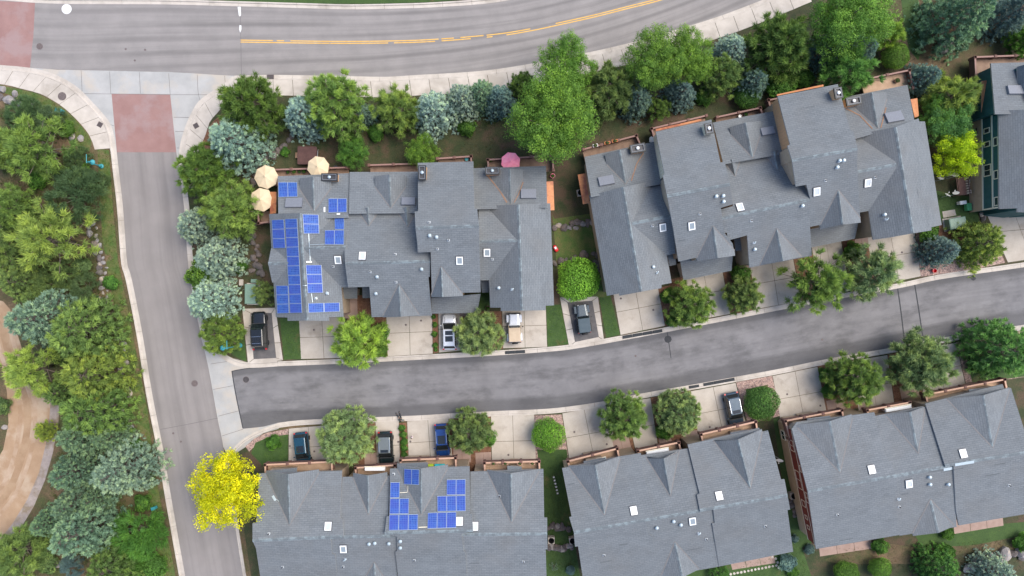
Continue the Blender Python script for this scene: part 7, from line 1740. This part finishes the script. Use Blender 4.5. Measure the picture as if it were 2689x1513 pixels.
def dish(label, x, y, h, az, r=.38):
    """dish on a pole whose head appears at pixel x, y when h metres up"""
    c = W(x, y, h); t = thing('satellite_dish', label, 'satellite dish', (c.x, c.y, ZB), az)
    local('pole', MB().tube([(0, 0, 0), (0, 0, h - ZB)], [.04, .035], 8), M['metal'], t)
    d = local('reflector', MB().lathe((0, 0, 0), [(r, .12), (r * .75, .06), (r * .4, .015), (0, 0), (r * .4, .0), (r * .77, .045), (r + .01, .11)], 20), M['white'], t, (0, .08, h - ZB)); d.rotation_euler = (rad(-58), 0, 0)
    local('feed_arm', MB().tube([(0, .05, h - ZB - .15), (0, .52, h - ZB + .02)], [.018, .018], 6), M['white'], t); local('feed_horn', MB().box((0, .52, h - ZB + .06), (.09, .08, .12)), M['white'], t)
for lab, x, y, h, a in (('dish', 2470, 472, 2.0, 0), ('dish', 2499, 461, 1.9, .3), ('dish', 2511, 463, 2.2, .5), ('dish', 2487, 515, 1.2, -.4), ('dish', 2511, 510, 1.6, .4)):
    dish('white satellite dish on a pole between the lime tree and the green utility box', x, y, h, a)
for o in list(COL.objects):
    if o.name.startswith('satellite_dish'): o['group'] = 'satellite dishes on the lawn'
dish('grey satellite dish on the lower wall of the red walled row', 2048, 1206, 3.0, rad(160), .45); dish('satellite dish at the west corner of the boarded tower deck', 1715, 366, 4.0, rad(120), .42)
# firewood rack
c = W(2514, 492, ZB); fw = thing('firewood_rack', 'brown timber rack stacked with split logs beside the satellite dishes', 'firewood rack', (c.x, c.y, ZB), rad(8))
for sx in (-1, 1):
    for sy in (-1, 1): local('rack_post', MB().box((sx * .75, sy * 1.1, .6), (.09, .09, 1.2)), M['rail'], fw)
for sx in (-1, 1): local('rack_rail', MB().box((sx * .75, 0, 1.15), (.08, 2.2, .08)), M['rail'], fw)
for k_ in range(6): local('rack_board', MB().box((-.6 + k_ * .16, 0, 1.23), (.13, 2.3, .04)), M['rail'], fw)
for k_ in range(14): local('split_log', MB().tube([(.35 + R.uniform(0, .08), -1.0 + (k_ % 7) * .32, .15 + (k_ // 7) * .85), (.95 + R.uniform(-.08, .08), -1.0 + (k_ % 7) * .32 + R.uniform(-.05, .05), .18 + (k_ // 7) * .85)], [.13, .13], 7), M['log'], fw)
# hot tub
c = W(812, 412, ZB); ht_ = thing('hot_tub', 'hot tub with dark brown folding cover on the back lawn', 'hot tub', (c.x, c.y, ZB), rad(-1))
def rrect(w_, h_, r_, n=4):
    out = []
    for (sx, sy, a0) in ((1, 1, 0), (-1, 1, 1), (-1, -1, 2), (1, -1, 3)):
        for k_ in range(n + 1): a = (a0 + k_ / n) * math.pi / 2; out.append(Vector((sx * (w_ / 2 - r_) + r_ * math.cos(a), sy * (h_ / 2 - r_) + r_ * math.sin(a))))
    return out
local('tub_shell', MB().prism(rrect(2.35, 2.15, .3), 0, .85), M['wall_brown'], ht_)
for sx in (-1, 1): local('cover_half', MB().prism([p + Vector((sx * .625, 0)) for p in rrect(1.235, 2.35, .16)], .86, .98), M['brown_vinyl'], ht_)
local('cover_fold', MB().box((0, 0, .985), (.05, 2.3, .03)), M['brown_vinyl'], ht_); local('cover_lifter', MB().tube([(1.3, -.9, .4), (1.36, -.6, .9), (1.36, .6, .9), (1.3, .9, .4)], [.025] * 4, 6), M['metal'], ht_)
local('tub_step', MB().box((-1.45, .1, .2), (.5, .7, .4)), M['wood'], ht_)
# planters, pots, small things
def pot(label, x, y, h, r, mat, plant='leafd', group=None, box=None, rz=0.0):
    c = W(x, y, h); t = thing('planter', label, 'planter', (c.x, c.y, h), rz, group)
    if box:
        wv, dv = box; wl = MB()
        for sx in (-1, 1): wl.box((sx * (wv / 2 - .02), 0, .12), (.05, dv, .24))
        for sy in (-1, 1): wl.box((0, sy * (dv / 2 - .02), .12), (wv - .08, .05, .238))
        wl.box((0, 0, .02), (wv - .06, dv - .06, .03)); local('tub', wl, M[mat], t); local('soil', MB().box((0, 0, .16), (wv - .1, dv - .1, .04)), M['mulch'], t)
    else:
        local('tub', MB().lathe((0, 0, 0), [(r * .7, 0), (r, .35), (r * 1.05, .36), (r * .9, .36), (r * .88, .28), (0, .28)], 14), M[mat], t)
    if plant:
        tm, cm = PROTO['bush'][0]; b = put('foliage', cm, t, (0, 0, .2)); s = (r if not box else min(box) * .7) * .95; b.scale = (s, s, s); b.color = TINT[plant] + (1,)
for lab, x, y, h, r, m_, p_ in (('round tan pot with a green plant on the parasol deck', 774, 451, 1.5, .34, 'wood', 'leafd'), ('green potted plant left of the round tan pot', 758, 453, 1.5, .22, 'black_plastic', 'leafd'), ('green potted plant right of the round tan pot', 788, 452, 1.5, .2, 'black_plastic', 'leafd'), ('tall green potted plant nearest the parasol', 800, 451, 1.5, .28, 'black_plastic', 'leafd'), ('dark round pot beside the beige parasol', 883, 441, 1.6, .28, 'black_plastic', None),
                                 ('blue glazed pot on the small deck', 1226, 419, 1.5, .24, 'teal', None), ('red flower pot beside the pink parasol', 1289, 422, 1.5, .25, 'brown_vinyl', 'leafd'), ('flower pot at the roof corner with pink blooms', 1451, 463, .2, .3, 'pink_cloth', 'leafd'), ('round brown planter on the tan deck', 2353, 213, 1.75, .34, 'wood', 'olive'), ('white ring plate on the deck between the towers', 1941, 307, 1.6, .2, 'white', None), ('small black pot on the deck between the towers', 1957, 302, 1.5, .25, 'black_plastic', 'leafd'), ('red flowering pot by the paved walk of the solar row', 1281, 809, .12, .3, 'brown_vinyl', 'leafd')):
    pot(lab, x, y, h, r, m_, p_)
for lab, x, y, m_, b_, h in (('orange planter box nearest the deck corner', 1614, 371, 'orange_pot', (.75, .32), 2.4), ('orange planter box in the middle of the deck rail', 1594, 376, 'orange_pot', (.72, .32), 2.4), ('white planter box on the same rail as the orange ones', 1563, 383, 'white', (.62, .36), 2.4)): pot(lab, x, y, h, .2, m_, 'olive', None, b_, rad(10))
for lab, x in (('tan flower box at the globe shrub end of the rail', 1398), ('tan flower box second along the rail', 1365), ('tan flower box third along the rail', 1327), ('dark flower box at the walkway end of the rail', 1296)): pot(lab, x, 1216, 3.62, .2, 'rail_cap' if x > 1300 else 'rail', 'olive', None, (.66, .28))
# coloured storage boxes on the deck of the southern solar row
for lab, x, m_ in (('lime green storage box on the deck above the blue car', 1132, (.45, .62, .05)), ('turquoise storage box beside the lime green one', 1149, (.03, .50, .55)), ('wide turquoise storage box next to the stairs', 1162, (.04, .48, .50))):
    mm = plain('box_' + lab.split()[0], m_, .5); c = W(x, 1222, 2.95); t = thing('storage_box', lab, 'box', (c.x, c.y, 2.9)); local('tub', MB().box((0, 0, .2), (.6, .38, .4), top=1.05), mm, t); local('lid', MB().box((0, 0, .42), (.7, .45, .06), top=.9), mm, t)
# white parapet boxes on decks
for lab, x, y, L_, rz in (('long white awning box on the narrow deck of the solar row', 984, 1232, 2.6, 0), ('white awning box on the corner deck of the row without panels', 1580, 1208, 1.2, rad(10)), ('long white awning box on the middle deck of the row without panels', 1727, 1186, 2.9, rad(10)), ('long white awning box on the middle deck of the red walled row', 2360, 1073, 3.4, rad(10))):
    c = W(x, y, 4.1); t = thing('awning_box', lab, 'awning', (c.x, c.y, 2.9), rz); local('cassette', MB().box((0, 0, 1.15), (L_, .42, .16), top=.94), M['white'], t); local('front_bar', MB().box((0, .28, 1.12), (L_, .08, .08)), M['trim'], t)
    for sx in (-1, 1): local('bracket', MB().box((sx * L_ * .45, -.1, .55), (.08, .08, 1.1)), M['white'], t)
# toy car on the lawn, red bucket, shop of small stuff
c = W(1459, 653, ZB); t = thing('toy_car', 'red and blue plastic toy car lying beside the solar row wall', 'toy', (c.x, c.y, ZB), rad(30))
M['toy_red'] = plain('red_plastic', (.65, .02, .03), .4)
local('toy_body', loft([(.45, .12, .05, .3), (.3, .24, .04, .4), (-.2, .26, .04, .42), (-.45, .18, .06, .34)], 12, 4), M['toy_red'], t, smooth=True); local('toy_seat', MB().box((0, .08, .43), (.3, .34, .08), top=.9), M['metal'], t)
for sx in (-1, 1):
    for sy in (-1, 1): w_ = local('toy_wheel', MB().lathe((0, 0, 0), [(0, -.04), (.11, -.04), (.11, .04), (0, .04)], 10), M['black_plastic'], t, (sx * .25, sy * .28, .11)); w_.rotation_euler = (0, math.pi / 2, 0)
c = W(2450, 711, ZB); t = thing('bucket', 'red bucket on the gravel below the compact blue spruce', 'bucket', (c.x, c.y, ZB)); local('pail', MB().lathe((0, 0, 0), [(.2, 0), (.27, .42), (.29, .42), (.27, .38), (.2, .05), (0, .05)], 14), M['toy_red'], t); local('handle', MB().tube([(-.28, 0, .4), (-.2, .2, .42), (0, .28, .43), (.2, .2, .42), (.28, 0, .4)], [.012] * 5, 6), M['metal'], t)
# garden edging row of white flowers on the lawn strip
for k_ in range(6):
    c = W(1454 + k_ * 2.0, 1252 + k_ * 8.4, ZB); t = thing('white_flower', 'white flowering plant in the row down the lawn strip', 'flower', (c.x, c.y, ZB), R.uniform(0, 6), 'white flowers in the lawn strip')
    tm, cm = PROTO['spiky'][0]; b = put('foliage', cm, t); b.scale = (.22, .22, .3); b.color = (.5, .52, .45, 1)
    local('bloom', MB().lathe((0, 0, .2), [(.02, 0), (.12, .08), (.05, .1), (0, .11)], 7), M['white'], t)
# wooden chair on the entrance walk of the red walled row
c = W(2406, 1048, ZB); t = thing('garden_chair', 'tan wooden chair on the walk by the broad grey green pine', 'chair', (c.x, c.y, ZB + .03), rad(10))
for k_ in range(4): local('seat_slat', MB().box((0, -.24 + k_ * .15, .42), (.6, .12, .04)), M['wood'], t)
for k_ in range(4): local('back_slat', MB().box((-.24 + k_ * .16, -.36, .72), (.12, .04, .6)), M['wood'], t)
for sx in (-1, 1):
    local('armrest', MB().box((sx * .34, -.05, .62), (.1, .7, .04)), M['log'], t)
    for sy in (-.3, .25): local('leg', MB().box((sx * .3, sy, .3), (.07, .07, .6)), M['wood'], t)
